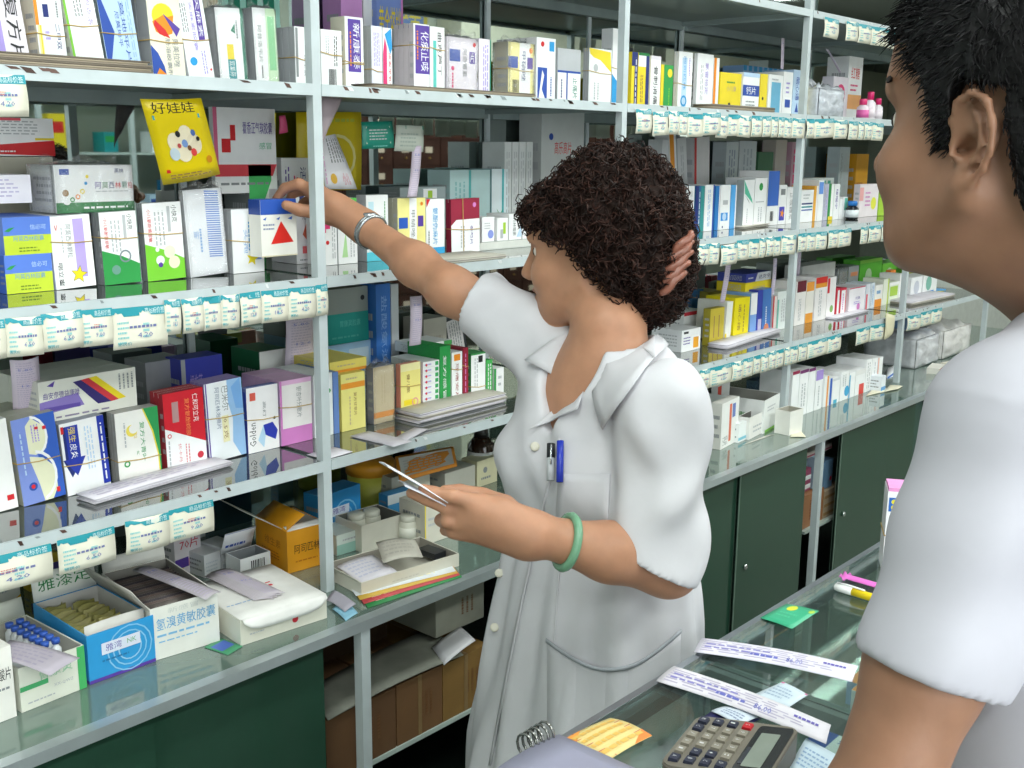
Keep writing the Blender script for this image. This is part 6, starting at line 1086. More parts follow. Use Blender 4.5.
RH = np.array([CR[0], CR[1], 0]); RH /= np.linalg.norm(RH); FH = np.array([CF[0], CF[1], 0]); FH /= np.linalg.norm(FH)
def head_prims(C, B, s=1., female=True):
    L = lambda x, y, z: C+s*(x*B[0]+y*B[1]+z*B[2]); R = lambda *r: np.array(r)*s
    p = [ell(L(-.018, 0, .032), R(.097, .077, .098), B, .02), ell(L(.030, 0, -.028), R(.060, .060, .082), B, .03),
         ell(L(.052, 0, -.082), R(.036, .040, .030), B, .025), ell(L(.076, 0, -.100), R(.017, .020, .015), B, .02),
         cap(L(.079, -.03, .022), L(.079, .03, .022), .012*s, .012*s, .02), ell(L(.068, 0, .055), R(.026, .05, .035), B, .03),
         cap(L(.088, 0, .006), L(.107, 0, -.034), .0065*s, .0105*s, .012), ell(L(.099, .012, -.038), R(.010, .0075, .0075), B, .006), ell(L(.099, -.012, -.038), R(.010, .0075, .0075), B, .006),
         ell(L(.087, 0, -.061), R(.012, .024, .0065), B, .006), ell(L(.085, 0, -.074), R(.011, .020, .0065), B, .006),
         ell(L(.062, .036, -.036), R(.026, .024, .026), B, .025), ell(L(.062, -.036, -.036), R(.026, .024, .026), B, .025),
         cap(L(.0, .062, -.05), L(.055, .035, -.088), .018*s, .016*s, .03), cap(L(.0, -.062, -.05), L(.055, -.035, -.088), .018*s, .016*s, .03)]
    sb = [ell(L(.088, q, 0), R(.009, .0105, .0032), B, .002) for q in (.031, -.031)]+[ell(L(.094, .031, .001), R(.014, .019, .0115), B, .010), ell(L(.094, -.031, .001), R(.014, .019, .0115), B, .010), ell(L(.100, 0, -.0675), R(.012, .018, .0022), B, .003)]
    for y in (.031, -.031): p.append(ell(L(.073, y, .001), R(.0135, .0145, .012), B, .002))
    return p, sb, L
def ear_prims(C, B, s, side):
    # rim (helix) as a chain, antihelix, tragus, lobe, hollow bowl
    E = lambda x, y, z: C+s*(x*B[0]+side*y*B[1]+z*B[2]); p = []
    rim = [(.010, .070, .002), (.013, .075, .016), (.008, .080, .030), (-.006, .085, .037), (-.020, .089, .031), (-.027, .090, .014), (-.027, .088, -.004), (-.020, .084, -.019), (-.010, .079, -.029), (.001, .074, -.034)]
    rr_ = [.003, .0034, .0036, .0038, .0038, .0038, .0036, .0036, .0042, .0050]
    for i in range(len(rim)-1): p.append(cap(E(*rim[i]), E(*rim[i+1]), rr_[i]*s, rr_[i+1]*s, .0025))
    p.append(ell(E(-.008, .0735, .006), np.array([.019, .0045, .029])*s, B, .006)); p.append(ell(E(.0, .0745, -.030), np.array([.008, .005, .009])*s, B, .006))
    anti = [(-.006, .079, .024), (-.014, .082, .014), (-.017, .083, .0), (-.012, .081, -.012), (-.004, .078, -.018)]
    for a, b in zip(anti[:-1], anti[1:]): p.append(cap(E(*a), E(*b), .0030*s, .0032*s, .0025))
    p.append(cap(E(.011, .073, -.002), E(.008, .077, -.010), .0042*s, .0042*s, .003))
    return p, [ell(E(-.002, .080, -.002), np.array([.0085, .012, .0095])*s, B, .003), ell(E(.003, .074, -.005), np.array([.0045, .012, .005])*s, B, .002)]
def chain(pts, rs, k0, k=.004): return [cap(pts[i], pts[i+1], rs[i], rs[i+1], k0 if i == 0 else k) for i in range(len(pts)-1)]
def skin(h, rough=.5, sss=.12, blotch=.08):
    m = M(h, rough, 0., blotch, 35., .25, .4, 0, sss); return m
# ---------------------------------------------------------------- the woman at the shelf
SKW = skin('b48468', .5)
wom = tag(thing('person', TR(1.19, .93, 0)), 'woman in a white short-sleeved coat reaching to the shelf, dark curly hair, holding slips', 'person')
bpy.context.view_layer.update()
Cw = at_d(591, 247, 1.68); Bw = frame(-RH*.955+FH*.30, .10)
hp, hs, HL = head_prims(Cw, Bw, .98)
ep, es = ear_prims(Cw, Bw, .95, 1); ep2, es2 = ear_prims(Cw, Bw, .95, -1)
fT = -RH*.8-FH*.6; lT = np.cross([0, 0, 1.], fT); BT = np.stack([fT, lT, [0, 0, 1.]])
NB = V3(1.305, .972, 1.285); up = V3(0, 0, 1)
T = lambda l, f, z: np.array([NB[0], NB[1], 0])+lT*l+fT*f+up*z
ShL, ShR = at_d(664, 402, 1.50), V3(1.31, 1.10, 1.305)
ElL, WrL = at_d(668, 566, 1.50), at_d(533, 534, 1.43)
ElR, WrR = on_y(452, 291, 1.255), on_y(366, 228, 1.49)
arms = [cap(NB+up*.05-fT*.004, HL(-.035, 0, -.05), .048, .047, .02), cap(NB-up*.04, NB+up*.05-fT*.004, .062, .048, .04), cap(HL(-.03, 0, -.04), HL(.005, 0, -.075), .045, .03, .015),
        cap(T(-.13, 0, 1.245), T(.13, 0, 1.245), .055, .055, .05), ell(T(0, 0, 1.12), (.10, .15, .17), BT, .06), ell(T(0, -.01, .88), (.11, .155, .18), BT, .06),
        cap(T(.085, -.01, .80), T(.09, 0, .45), .08, .055, .04), cap(T(-.085, -.01, .80), T(-.09, 0, .45), .08, .055, .04), cap(T(.09, 0, .45), T(.09, -.02, .09), .052, .034, .03), cap(T(-.09, 0, .45), T(-.09, -.02, .09), .052, .034, .03),
        cap(T(.09, -.03, .05), T(.10, .13, .03), .036, .028, .02), cap(T(-.09, -.03, .05), T(-.10, .13, .03), .036, .028, .02),
        cap(ShL, ElL, .048, .040, .03), cap(ElL, ElL*.55+WrL*.45, .041, .038, .02), cap(ElL*.55+WrL*.45, WrL, .038, .0255, .02),
        cap(ShR, ElR, .042, .0350, .03), cap(ElR, ElR*.6+WrR*.4, .0350, .0325, .03), cap(ElR*.6+WrR*.4, WrR, .0325, .0245, .03)]
# left hand (held before her, back of the hand to us)
A_ = lambda u, v, d: at_d(u, v, d)
wl = WrL
hl = [cap(wl, A_(500, 516, 1.425), .0255, .024, .015), cap(wl, A_(478, 508, 1.42), .024, .0165, .02), cap(A_(528, 536, 1.435), A_(468, 520, 1.43), .024, .0150, .02), cap(A_(522, 540, 1.44), A_(462, 530, 1.445), .020, .0125, .02)]
hl += chain([A_(480, 503, 1.42), A_(452, 496, 1.41), A_(434, 493, 1.415), A_(423, 489, 1.42)], [.0115, .0095, .0085, .0072], .01)
hl += chain([A_(473, 511, 1.43), A_(446, 507, 1.425), A_(426, 499, 1.43), A_(411, 493, 1.435)], [.0115, .0098, .0086, .0072], .008, .003)
hl += chain([A_(470, 522, 1.44), A_(448, 521, 1.43), A_(441, 520, 1.455), A_(450, 516, 1.475)], [.0112, .0098, .0088, .0078], .008, .003)
hl += chain([A_(474, 533, 1.45), A_(453, 532, 1.445), A_(446, 530, 1.465), A_(455, 525, 1.482)], [.0105, .009, .008, .0072], .008, .003)
hl += chain([A_(505, 505, 1.445), A_(482, 496, 1.46), A_(460, 492, 1.458), A_(445, 491, 1.45)], [.014, .0115, .0105, .0085], .012)
# right hand (behind the upright, gripping the pack from above)
O = on_y; wr = WrR
hr = [cap(wr, O(338, 208, 1.545), .0245, .023, .015), cap(wr, O(316, 192, 1.57), .023, .017, .02), cap(wr, O(318, 200, 1.59), .023, .015, .02), cap(O(346, 216, 1.54), O(322, 214, 1.558), .020, .015, .012)]
hr += chain([O(316, 193, 1.572), O(299, 184, 1.598), O(285, 188, 1.622), O(276, 199, 1.64)], [.0118, .0104, .0092, .0076], .01)
hr += chain([O(320, 196, 1.590), O(304, 190, 1.615), O(293, 193, 1.634), O(288, 203, 1.644)], [.0112, .0098, .0088, .0074], .008, .003)
hr += chain([O(324, 202, 1.602), O(310, 199, 1.625), O(303, 203, 1.638), O(300, 210, 1.643)], [.0105, .009, .008, .0070], .008, .003)
hr += chain([O(328, 209, 1.608), O(317, 209, 1.622), O(311, 213, 1.630)], [.0095, .008, .007], .008, .003)
hr += chain([O(334, 215, 1.555), O(315, 212, 1.570), O(299, 210, 1.582), O(286, 205, 1.586)], [.0150, .0125, .0110, .0088], .012)
prims = hp+ep+ep2+arms+hl+hr
PW = 1.
def keep_low(P, d): return d
fW = field(prims, hs+es+es2)
V, Q = nets(fW, (.86, .60, .0), (1.56, 1.72, 1.62), .0034)
V = relax(V, Q, 1, .5)
bodyw = np_mesh('body', V, Q, SKW, wom)
# lip colour, brows and eyes
Vl, Ql = nets(field([ell(HL(.0878, 0, -.0605), np.array([.012, .0235, .0062])*.98, Bw, .004), ell(HL(.0858, 0, -.0745), np.array([.011, .019, .0062])*.98, Bw, .004)], [ell(HL(.100, 0, -.0675), np.array([.014, .02, .0024]), Bw, .002)]), HL(.087, 0, -.067)-.03, HL(.087, 0, -.067)+.03, .0016); np_mesh('lips', Vl, Ql, M('9a5448', .4), wom)
lip = MB().sheet(lambda a, c: tuple(HL(.0945+.004*math.sin(a*PI)-abs(c-.5)*.008, (a-.5)*.036, -.0595-.015*c)), 6, 6, M('a0504a', .4), .0006) if False else None
for sd in (1, -1):
    e = MB().lathe([(.0001, -.0112)]+[(.0112*math.cos(t), .0112*math.sin(t)) for t in (-1.2, -.8, -.4, 0, .4, .8, 1.2)]+[(.0001, .0112)], M('e8e2da', .2), None, 14)
    ex = Matrix((tuple(Bw[1])+(0,), tuple(Bw[2])+(0,), tuple(Bw[0])+(0,), (0, 0, 0, 1))).to_3x3().transposed().to_4x4()
    p = HL(.0733, sd*.031, .001); eo = e.build('eye', wom); eo.matrix_world = Matrix.Translation(p) @ ex
    ir = MB().lathe([(.0001, .0095), (.0052, .0106), (.0054, .0112), (.0001, .0118)], M('1c120c', .15), None, 12).build('iris', eo)
    bw_ = MB().tube([tuple(HL(.0905-.004*abs(t-.3), sd*(.016+.034*t), .0225+.006*math.sin(t*2.4))) for t in (0, .25, .5, .75, 1)], [.001, .0022, .0022, .0018, .0006], M('2a1c16', .8), 5).build('eyebrow', wom)
    bw_.matrix_parent_inverse = wom.matrix_world.inverted()
# coat
def coat_torso():
    zs = np.array([.30, .62, .72, .90, 1.02, 1.12, 1.20, 1.255, 1.30, 1.33])
    aa = np.array([.245, .225, .208, .190, .172, .176, .180, .165, .115, .07])
    bb = np.array([.200, .175, .160, .140, .122, .114, .114, .104, .082, .06])
    cf = np.array([.02, .018, .015, .008, .006, .008, .0, -.006, -.012, -.012])
    def f(P):
        q = P-np.array([NB[0], NB[1], 0]); l, fw, z = q@lT, q@fT, P[:, 2]
        a = np.interp(z, zs, aa); b = np.interp(z, zs, bb); c = np.interp(z, zs, cf); r = np.sqrt((l/a)**2+((fw-c)/b)**2)
        d = (r-1)*np.minimum(a, b)*.95; return np.maximum(d, np.maximum(z-1.325, .30-z))
    return (f, np.array([NB[0], NB[1], .8]), .6, .03)
HemL = at_d(656, 561, 1.50); dL = (HemL-ShL)/np.linalg.norm(HemL-ShL)
HemR = ShR+(ElR-ShR)*.72; dR = (HemR-ShR)/np.linalg.norm(HemR-ShR)
sl = [cap(ShL, HemL, .062, .066, .035), cap(ShR, HemR, .056, .057, .045)]
# arm opening planes and hollow sleeves
hollow = [cap(ShL+(HemL-ShL)*.45, HemL+dL*.10, .046, .053, .004), cap(ShR+(HemR-ShR)*.45, HemR+dR*.10, .041, .047, .004)]
nhL = -RH*.45-V3(0, 0, .88); nhL /= np.linalg.norm(nhL); nhR = dR
rs_ = np.random.default_rng(3)
def folds(P, d):
    q = P-np.array([NB[0], NB[1], 0]); l, fw, z = q@lT, q@fT, P[:, 2]; th = np.arctan2(fw, l)
    low = np.clip((1.12-z)/.35, 0, 1)
    w = .0065*low*np.sin(th*11+2*np.sin(z*5)+.6)+.004*low*np.sin(th*19+z*7)+.003*np.sin(z*38+th*7+2*np.sin(th*3))*np.exp(-((z-1.05)/.10)**2)
    w += .0028*np.sin((P@(lT*.6+up*.8))*62+3*np.sin(l*18))*np.clip((z-1.05)/.1, 0, 1)
    w += .0035*np.sin((P@(up*.7-fT*.7))*48+3.5*np.sin(P[:, 0]*14))*np.exp(-((z-1.16)/.08)**2)
    return w
def coat_post(P, d):
    # cut sleeves at their hems
    for S0, H0, n in ((ShL, HemL, nhL), (ShR, HemR, nhR)):
        t = (P-H0)@n; near = np.linalg.norm(P-H0, axis=1) < .16
        d = np.where(near & (t > -.02), np.maximum(d, t), d)
    # neck opening: V towards the front
    q = P-NB; l, fw, z = q@lT, q@fT, q[:, 2]
    return d
neckcut = [cap(NB+up*.02-fT*.004, NB+up*.14+fT*.01, .066, .085, .008), cap(NB+fT*.095-up*.075, NB+up*.06+fT*.12, .014, .085, .008), cap(NB+fT*.06-up*.02, NB+up*.09+fT*.13, .05, .09, .01)]
core = field([coat_torso()]+[ell(T(.07, .072, 1.13), (.055, .045, .06), BT, .06), ell(T(-.07, .072, 1.13), (.055, .045, .06), BT, .06)], neckcut, None, .14)
slv = field(sl, neckcut[:1], None, .14)
hol = field(hollow, (), None, .2)
def fC(P):
    w = folds(P, None); ws = w*1.1+.003*np.sin((P@(up*.8+RH*.5))*70+4*np.sin(P@FH*25))+.0035*np.sin(P@(RH*.9-up*.3)*55+2*np.sin(P[:, 2]*30)); hd = hol(P)+ws; sd = slv(P)+ws
    if (hd < .1).any(): sd = np.maximum(sd, -hd)
    sd = coat_post(P, sd); return smin(core(P)+w, sd, .03)
V, Q = nets(fC, (.88, .60, .30), (1.62, 1.38, 1.46), .0043)
V = relax(V, Q, 2, .5)
COAT = M('cfced3', .8, 0., .03, 18., .5, .2)
coat = np_mesh('white_coat', V, Q, COAT, wom)
from mathutils.bvhtree import BVHTree
bv = BVHTree.FromPolygons([tuple(v) for v in V], [tuple(int(i) for i in q) for q in Q])
def on_coat(u, v, off=.003):
    r = Vector(ray(u, v)).normalized(); loc, nor, i, dd = bv.ray_cast(Vector(CAMP), r)
    if loc is None: loc, nor, i, dd = bv.find_nearest(Vector(at_d(u, v, 1.5)))
    if nor.dot(r) > 0: nor = -nor
    return loc+nor*off-r*0
def drape(name, fn, nu, nv, off, m, th=.0016, parent=wom, sm=2):
    P = np.array([[tuple(on_coat(*fn(i/nu, j/nv), off(i/nu, j/nv) if callable(off) else off)) for j in range(nv+1)] for i in range(nu+1)])
    for _ in range(sm):
        Pn = P.copy(); Pn[1:-1, :] = (P[:-2, :]+P[2:, :]+2*P[1:-1, :])/4; P = Pn; Pn = P.copy(); Pn[:, 1:-1] = (P[:, :-2]+P[:, 2:]+2*P[:, 1:-1])/4; P = Pn
    b = MB().sheet(lambda a, c: tuple(P[min(nu, int(round(a*nu))), min(nv, int(round(c*nv)))]), nu, nv, m, th); o = b.build(name, parent); o.matrix_parent_inverse = parent.matrix_world.inverted(); return o
def quad(p00, p10, p11, p01): return lambda a, c: tuple(np.array(p00)*(1-a)*(1-c)+np.array(p10)*a*(1-c)+np.array(p11)*a*c+np.array(p01)*(1-a)*c)
drape('collar', quad((590, 378), (640, 322), (664, 350), (609, 429)), 10, 6, lambda a, c: .006+.008*math.sin(c*PI*.8), COAT)
drape('lapel', quad((566, 396), (589, 379), (583, 409), (533, 431)), 8, 5, lambda a, c: .005+.006*c, COAT)
drape('collar', quad((568, 332), (576, 346), (552, 379), (529, 362)), 6, 5, lambda a, c: .005+.007*c, COAT)
drape('lapel', quad((576, 346), (566, 394), (552, 402), (552, 379)), 6, 4, lambda a, c: .004+.004*c, COAT)
drape('chest_pocket', quad((559, 474), (611, 474), (607, 552), (556, 545)), 8, 8, .0016, COAT, .0014)
drape('hip_pocket', lambda a, c: (548+a*132, (640+34*math.sin(min(1, a*1.0)*PI)-10*a)*(1-c)+745*c), 12, 10, .0016, COAT, .0016)
drape('pocket_edge_shade', lambda a, c: (548+a*132, 638+34*math.sin(a*PI)-10*a+c*4), 14, 1, lambda a, c: .004+.004*math.sin(a*PI), M('a9adb4', .8), .002)  # pocket edge, its grey painting the shade of the opening
drape('placket_seam', lambda a, c: (562-a*26+ (-52*max(0, a-.12)**.8 if a > .12 else 0)+c*2.5, 405+a*360), 24, 1, .0018, COAT, .0012)
drape('side_seam', lambda a, c: (560-a*14+c*1.8, 545+a*215), 14, 1, .0012, COAT, .001)
for (u, v) in ((536, 447), (501, 573), (496, 627)):
    p = on_coat(u, v, .0035); q = (Vector(CAMP)-p).normalized(); bt = MB().lathe([(.0065, 0), (.007, .0012), (.006, .0024), (.002, .0018)], M('d8d4c4', .35), None, 14).build('button', wom)
    bt.matrix_world = Matrix.Translation(p) @ q.to_track_quat('Z', 'Y').to_matrix().to_4x4()
p0, p1 = on_coat(564.5, 443, .010), on_coat(563.5, 482, .008); pen = thing('ballpoint_pen', Matrix.Translation(p0)); pen2 = thing('marker_pen', Matrix.Translation(on_coat(557, 445, .010)))
bpy.context.view_layer.update()
d_ = p1-p0
MB().tube([(0, 0, 0), tuple(d_*.5), tuple(d_)], .0052, M('2438b0', .25), 10).build('barrel', pen); tag(pen, 'blue ballpoint pen clipped in the woman’s chest pocket', 'pen')
MB().tube([(0, 0, 0), tuple(d_*.35)], .0062, M('1c2024', .3), 10).build('cap', pen2); MB().tube([tuple(d_*.3), tuple(d_*.9)], .0058, M('b8bcc0', .3), 10).build('barrel', pen2)
MB().tube([(0, 0, 0), tuple(d_*.5)], .0015, M('d8dcdc', .2, .8), 6, False, Matrix.Translation(-Vector(ray(557, 445)).normalized()*.008)).build('clip', pen2); tag(pen2, 'black and silver pen clipped left of the blue pen in the pocket', 'pen')
# hair: curly mass plus many small curls
def hair_field(P):
    q = (P-HL(-.040, 0, .036))@Bw.T; r = np.array([.106, .104, .111])
    k0 = np.linalg.norm(q/r, axis=1); k1 = np.linalg.norm(q/(r*r), axis=1)+1e-9; d = k0*(k0-1)/k1
    q2 = (P-HL(-.085, 0, -.045))@Bw.T; e2 = np.linalg.norm(q2/np.array([.062, .082, .075]), axis=1); d = smin(d, (e2-1)*.062, .05)
    fr = np.linalg.norm((P-HL(.052, .0, .052))@Bw.T/np.array([.05, .07, .042]), axis=1); d = smin(d, (fr-1)*.04, .03)
    q3 = (P-HL(.115, 0, -.062))@Bw.T; e3 = np.linalg.norm(q3/np.array([.146, .2, .099]), axis=1); d = -smin(-d, (e3-1)*.08, .02)
    n = np.sin(P@np.array([210, 90, 60.]))*np.sin(P@np.array([-70, 190, 80.])+1)*np.sin(P@np.array([50, -80, 200.])+2)
    n2 = np.sin(P@np.array([95, 40, 70.])+1)*np.sin(P@np.array([-60, 100, 30.])+2*np.sin(P[:, 2]*60)); return d+.0055*n+.006*n2
V, Q = nets(hair_field, Cw-.22, Cw+.24, .0038)
HAIR = M('22140f', .7, 0., .35, 140., .8, .2)
hair = np_mesh('hair', V, Q, HAIR, wom)
bh = BVHTree.FromPolygons([tuple(v) for v in V], [tuple(int(i) for i in q) for q in Q])
hb = MB(); HM = [M('2a1813', .6, 0., .2, 60, 0, .25), M('38211a', .6, 0., .2, 60, 0, .25), M('1c100d', .6, 0., .2, 60, 0, .25)]
sel = rs_.choice(len(V), 3400, replace=False); ctr = Vector(HL(-.03, 0, .03))
for ii, i in enumerate(sel):
    p = Vector(V[i]); nrm = (p-ctr).normalized(); t1 = nrm.orthogonal().normalized(); t2 = nrm.cross(t1); ph = rs_.uniform(0, 6.28); R_ = rs_.uniform(.003, .0075); dr = (t1*math.cos(ph)+t2*math.sin(ph)); ln = rs_.uniform(.010, .028); ph2 = rs_.uniform(0, 6)
    pts = [tuple(p+nrm*(.001+R_*(1+math.sin(ph2+s_*1.4))*.8)+dr*ln*(s_/5-.5)+nrm.cross(dr)*R_*math.cos(ph2+s_*1.4)) for s_ in range(6)]
    hb.tube(pts, [.0006, .0011, .0013, .0012, .001, .0004], HM[ii % 3], 3)
ho = hb.build('hair_curls', wom); ho['kind'] = 'stuff'; ho.matrix_parent_inverse = wom.matrix_world.inverted()
# brown braided hair clip at the back of her hair
cl = MB(); c0 = Vector(at_d(681, 268, 1.60)); e1 = Vector(CR); e2_ = Vector(CU); n_ = -Vector(CF)
for k in range(5):
    yy = (.030-.0145*k); wdt = .014+.006*math.sin((k+.5)/5*PI); pts = [tuple(c0+e1*(wdt*math.sin(s_/8*PI-PI/2)*1.0+.003*math.sin(s_*1.5+k)-.006*k*.6)+e2_*(yy-.012*math.cos(s_/8*PI*1.0)+.010*s_/8)+n_*(.010+.008*math.sin(s_/8*PI))) for s_ in range(9)]
    cl.tube(pts, [.003, .0052, .0062, .0066, .0066, .0064, .006, .0048, .003], M('8d5a4a', .3, 0, .2, 60), 8)
o = cl.build('hair_clip', wom); o.matrix_parent_inverse = wom.matrix_world.inverted(); o['label'] = 'glossy brown twisted hair clip at the back of her hair'
# watch, bangle, ring, necklace
def band_on(a, b, t, r, w, m, name, par=wom, flat=1., n=28, wob=0.):
    a, b = Vector(a), Vector(b); d = (b-a).normalized(); c = a+(b-a)*t; x = d.orthogonal().normalized(); y = d.cross(x); bb = MB()
    bb.tube([tuple(c+x*math.cos(k/n*2*PI)*r+y*math.sin(k/n*2*PI)*r*flat) for k in range(n)], w, m, 8, True); o = bb.build(name, par); o.matrix_parent_inverse = par.matrix_world.inverted(); return o, c, d
for k in range(3): band_on(ElR, WrR, .93+k*.022, .0292-.0006*k, .0040, M('a8acb0', .25, .85), 'watch_strap')
o, c, d = band_on(ElR, WrR, .95, .029, .003, M('a8acb0', .25, .85), 'watch_strap')
wp = c+Vector(up)*.030-Vector(FH)*.006; wf = MB().lathe([(.011, 0), (.0125, .002), (.0125, .006), (.010, .008)], M('c4c8cc', .2, .7), None, 18).lathe([(.0095, .0078), (.0095, .0084)], M('20242a', .2), None, 18).build('watch_face', wom); wf.matrix_world = Matrix.Translation(wp-Vector(up)*.006) @ Vector(up).to_track_quat('Z', 'Y').to_matrix().to_4x4()
jb = band_on(ElL, WrL, .76, .0350, .0062, M('6f9f80', .18, 0, .12, 50), 'jade_bangle', wom, .95)[0]; jb['label'] = 'smooth green jade bangle on the left wrist'
fr_ = band_on(A_(472, 522, 1.44), A_(447, 521, 1.43), .55, .0112, .0016, M('d8a838', .2, .9), 'gold_ring')
nk = MB().tube([tuple(on_coat(0, 0) if False else Vector(NB+up*(.012-.050*math.sin(t*PI))+lT*(.055*math.cos(t*PI))+fT*(.030+.052*math.sin(t*PI)))) for t in np.linspace(0, 1, 14)], .0012, M('c8b890', .25, .8), 6).build('necklace', wom); nk.matrix_parent_inverse = wom.matrix_world.inverted()
# papers in her left hand
pp_ = [A_(379, 462, 1.44), A_(388, 467, 1.40), A_(448, 503, 1.405), A_(440, 499, 1.45)]
paper('paper_slip', 'white folded slips held in the woman’s left hand', 'paper', pp_, M('e9eaf2', .6), .0012, .002)
pp_ = [A_(398, 478, 1.44), A_(405, 484, 1.40), A_(446, 504, 1.41), A_(440, 500, 1.45)]
paper('paper_slip', 'shorter white slip beneath the one in her left hand', 'paper', [q-np.array([0, 0, .003]) for q in pp_], M('dcdde6', .6), .0012, .002)
# the pack she is taking
zb0 = on_y(262, 257.5, 1.602); xb1 = on_y(297.5, 256, 1.602)[0]; W_ = xb1-zb0[0]; H_ = z_at(199.5, zb0[0]+W_/2, 1.602)-zb0[2]
hb_ = MB().box((0, 0, 0), (W_, .034, H_), 'f0eee6').pr([('r', 0, .74, 1, 1, '2a56b4'), ('p', [(.26, .22), (.9, .24), (.56, .62)], 'e02a22'), ('p', [(.06, .66), (.16, .7), (.13, .64)], '3a66b8'), ('p', [(.42, .66), (.54, .7), (.5, .64)], '3a66b8'), ('p', [(.74, .66), (.88, .7), (.86, .64)], '3a66b8'), ('L', .06, .46, .42, .6, 2, '8a94b4'), ('r', 0, 0, 1, .02, 'd8d0b0')], W_, H_)
hb_.pr([('r', 0, .74, 1, 1, '24489c')], .034, H_, None, lambda x, z, e: (-e, (1-x)*.034, z*H_)); hb_.box((0, .0, H_), (W_, .034, H_+.0004), '2a56b4')
tag(hb_.build('medicine_box', None, TR(zb0[0], 1.602, zb0[2])), 'white box with blue top and red triangle held in her right hand', 'box', None)
# ================================================================ the man in the foreground
SKM = skin('8c6650', .48, .10, .10)
man = tag(thing('person', TR(.93, .12, 0)), 'man with short black hair in a white t-shirt, seen from behind at right', 'person')
bpy.context.view_layer.update()
an = math.radians(40); fm = -RH*math.sin(an)+FH*math.cos(an); Bm = frame(fm, -.03)
earp = at_d(969, 143, .745); Cm = earp-.077*1.0*Bm[1]+.002*Bm[0]+.014*Bm[2]
hp, hs, ML = head_prims(Cm, Bm, .99)
ep, es = ear_prims(Cm+Bm[1]*.010-Bm[2]*.014, Bm, .90, 1); ep2, es2 = ear_prims(Cm-Bm[1]*.010-Bm[2]*.014, Bm, .90, -1)
at_ = math.radians(28); fB = -RH*math.sin(at_)+FH*math.cos(at_); lB = np.cross([0, 0, 1.], fB); BB = np.stack([fB, lB, [0, 0, 1.]])
MSh = at_d(1016, 422, .75); MEl = at_d(866, 832, .74)
NM = MSh-lB*.185; NM[2] = 1.475
S_ = lambda l, f, z: np.array([NM[0], NM[1], 0])+lB*l+fB*f+V3(0, 0, z)
MSr = S_(-.185, 0, MSh[2]); MEr = S_(-.24, .03, 1.13)
wm = MEl+V3(0, 0, -.215)+fB*.03; wr_ = MEr+V3(0, 0, -.215)+fB*.03
bp = hp+ep+ep2+[cap(S_(0, -.01, 1.44), ML(-.04, 0, -.055), .058, .055, .02), cap(ML(-.03, 0, -.03), ML(.01, 0, -.075), .05, .030, .02),
    cap(ML(.0, 0, -.08), S_(0, .015, 1.45), .044, .054, .03), cap(S_(0, -.01, 1.475), S_(.12, -.01, 1.43), .036, .036, .03), cap(S_(0, -.01, 1.475), S_(-.12, -.01, 1.43), .036, .036, .03),
    ell(S_(0, 0, 1.28), (.10, .17, .20), BB, .06), ell(S_(0, 0, 1.0), (.10, .15, .22), BB, .06),
    cap(S_(.09, -.01, .90), S_(.10, 0, .48), .085, .058, .04), cap(S_(-.09, -.01, .90), S_(-.10, 0, .48), .085, .058, .04), cap(S_(.10, 0, .48), S_(.10, -.02, .10), .055, .038, .03), cap(S_(-.10, 0, .48), S_(-.10, -.02, .10), .055, .038, .03),
    cap(S_(.10, -.03, .05), S_(.11, .15, .03), .04, .03, .02), cap(S_(-.10, -.03, .05), S_(-.11, .15, .03), .04, .03, .02),
    cap(MSh, MSh*.4+MEl*.6, .042, .037, .04), cap(MSh*.4+MEl*.6, MEl, .037, .033, .02), cap(MEl, wm, .039, .027, .02),
    cap(MSr, MEr, .052, .040, .04), cap(MEr, wr_, .039, .027, .02)]
def hand(w, d, side, par, z):
    d = d/np.linalg.norm(d); s_ = np.cross([0, 0, 1.], d)*side; s_ /= np.linalg.norm(s_); u_ = np.cross(d, s_)*side; s_, u_ = u_*-side, s_*side; Lh = lambda a, b, c: w+d*a+s_*b+u_*c; p = [cap(w, Lh(.05, .0, .0), .026, .022, .015), cap(Lh(.02, .012, 0), Lh(.075, .026, 0), .020, .014, .015), cap(Lh(.02, -.012, 0), Lh(.072, -.028, 0), .018, .012, .015)]
    for y, ln in ((.028, .070), (.010, .078), (-.009, .073), (-.027, .058)): p += chain([Lh(.07, y, 0), Lh(.07+ln*.45, y*1.1, .006), Lh(.07+ln*.78, y*1.15, -.003), Lh(.07+ln, y*1.15, -.012)], [.0115, .010, .009, .0078], .008, .003)
    p += chain([Lh(.015, .024, -.002), Lh(.045, .048, -.004), Lh(.075, .056, -.008)], [.015, .0125, .0095], .012); return p
bp += hand(wm, fB*.25-V3(0, 0, 1), -1, None, 0)+hand(wr_, fB*.25-V3(0, 0, 1), 1, None, 0)
V, Q = nets(field(bp, hs+es+es2), (.42, -.22, .0), (1.42, .62, 1.82), .0036)
V = relax(V, Q, 1, .5)
np_mesh('body', V, Q, SKM, man)
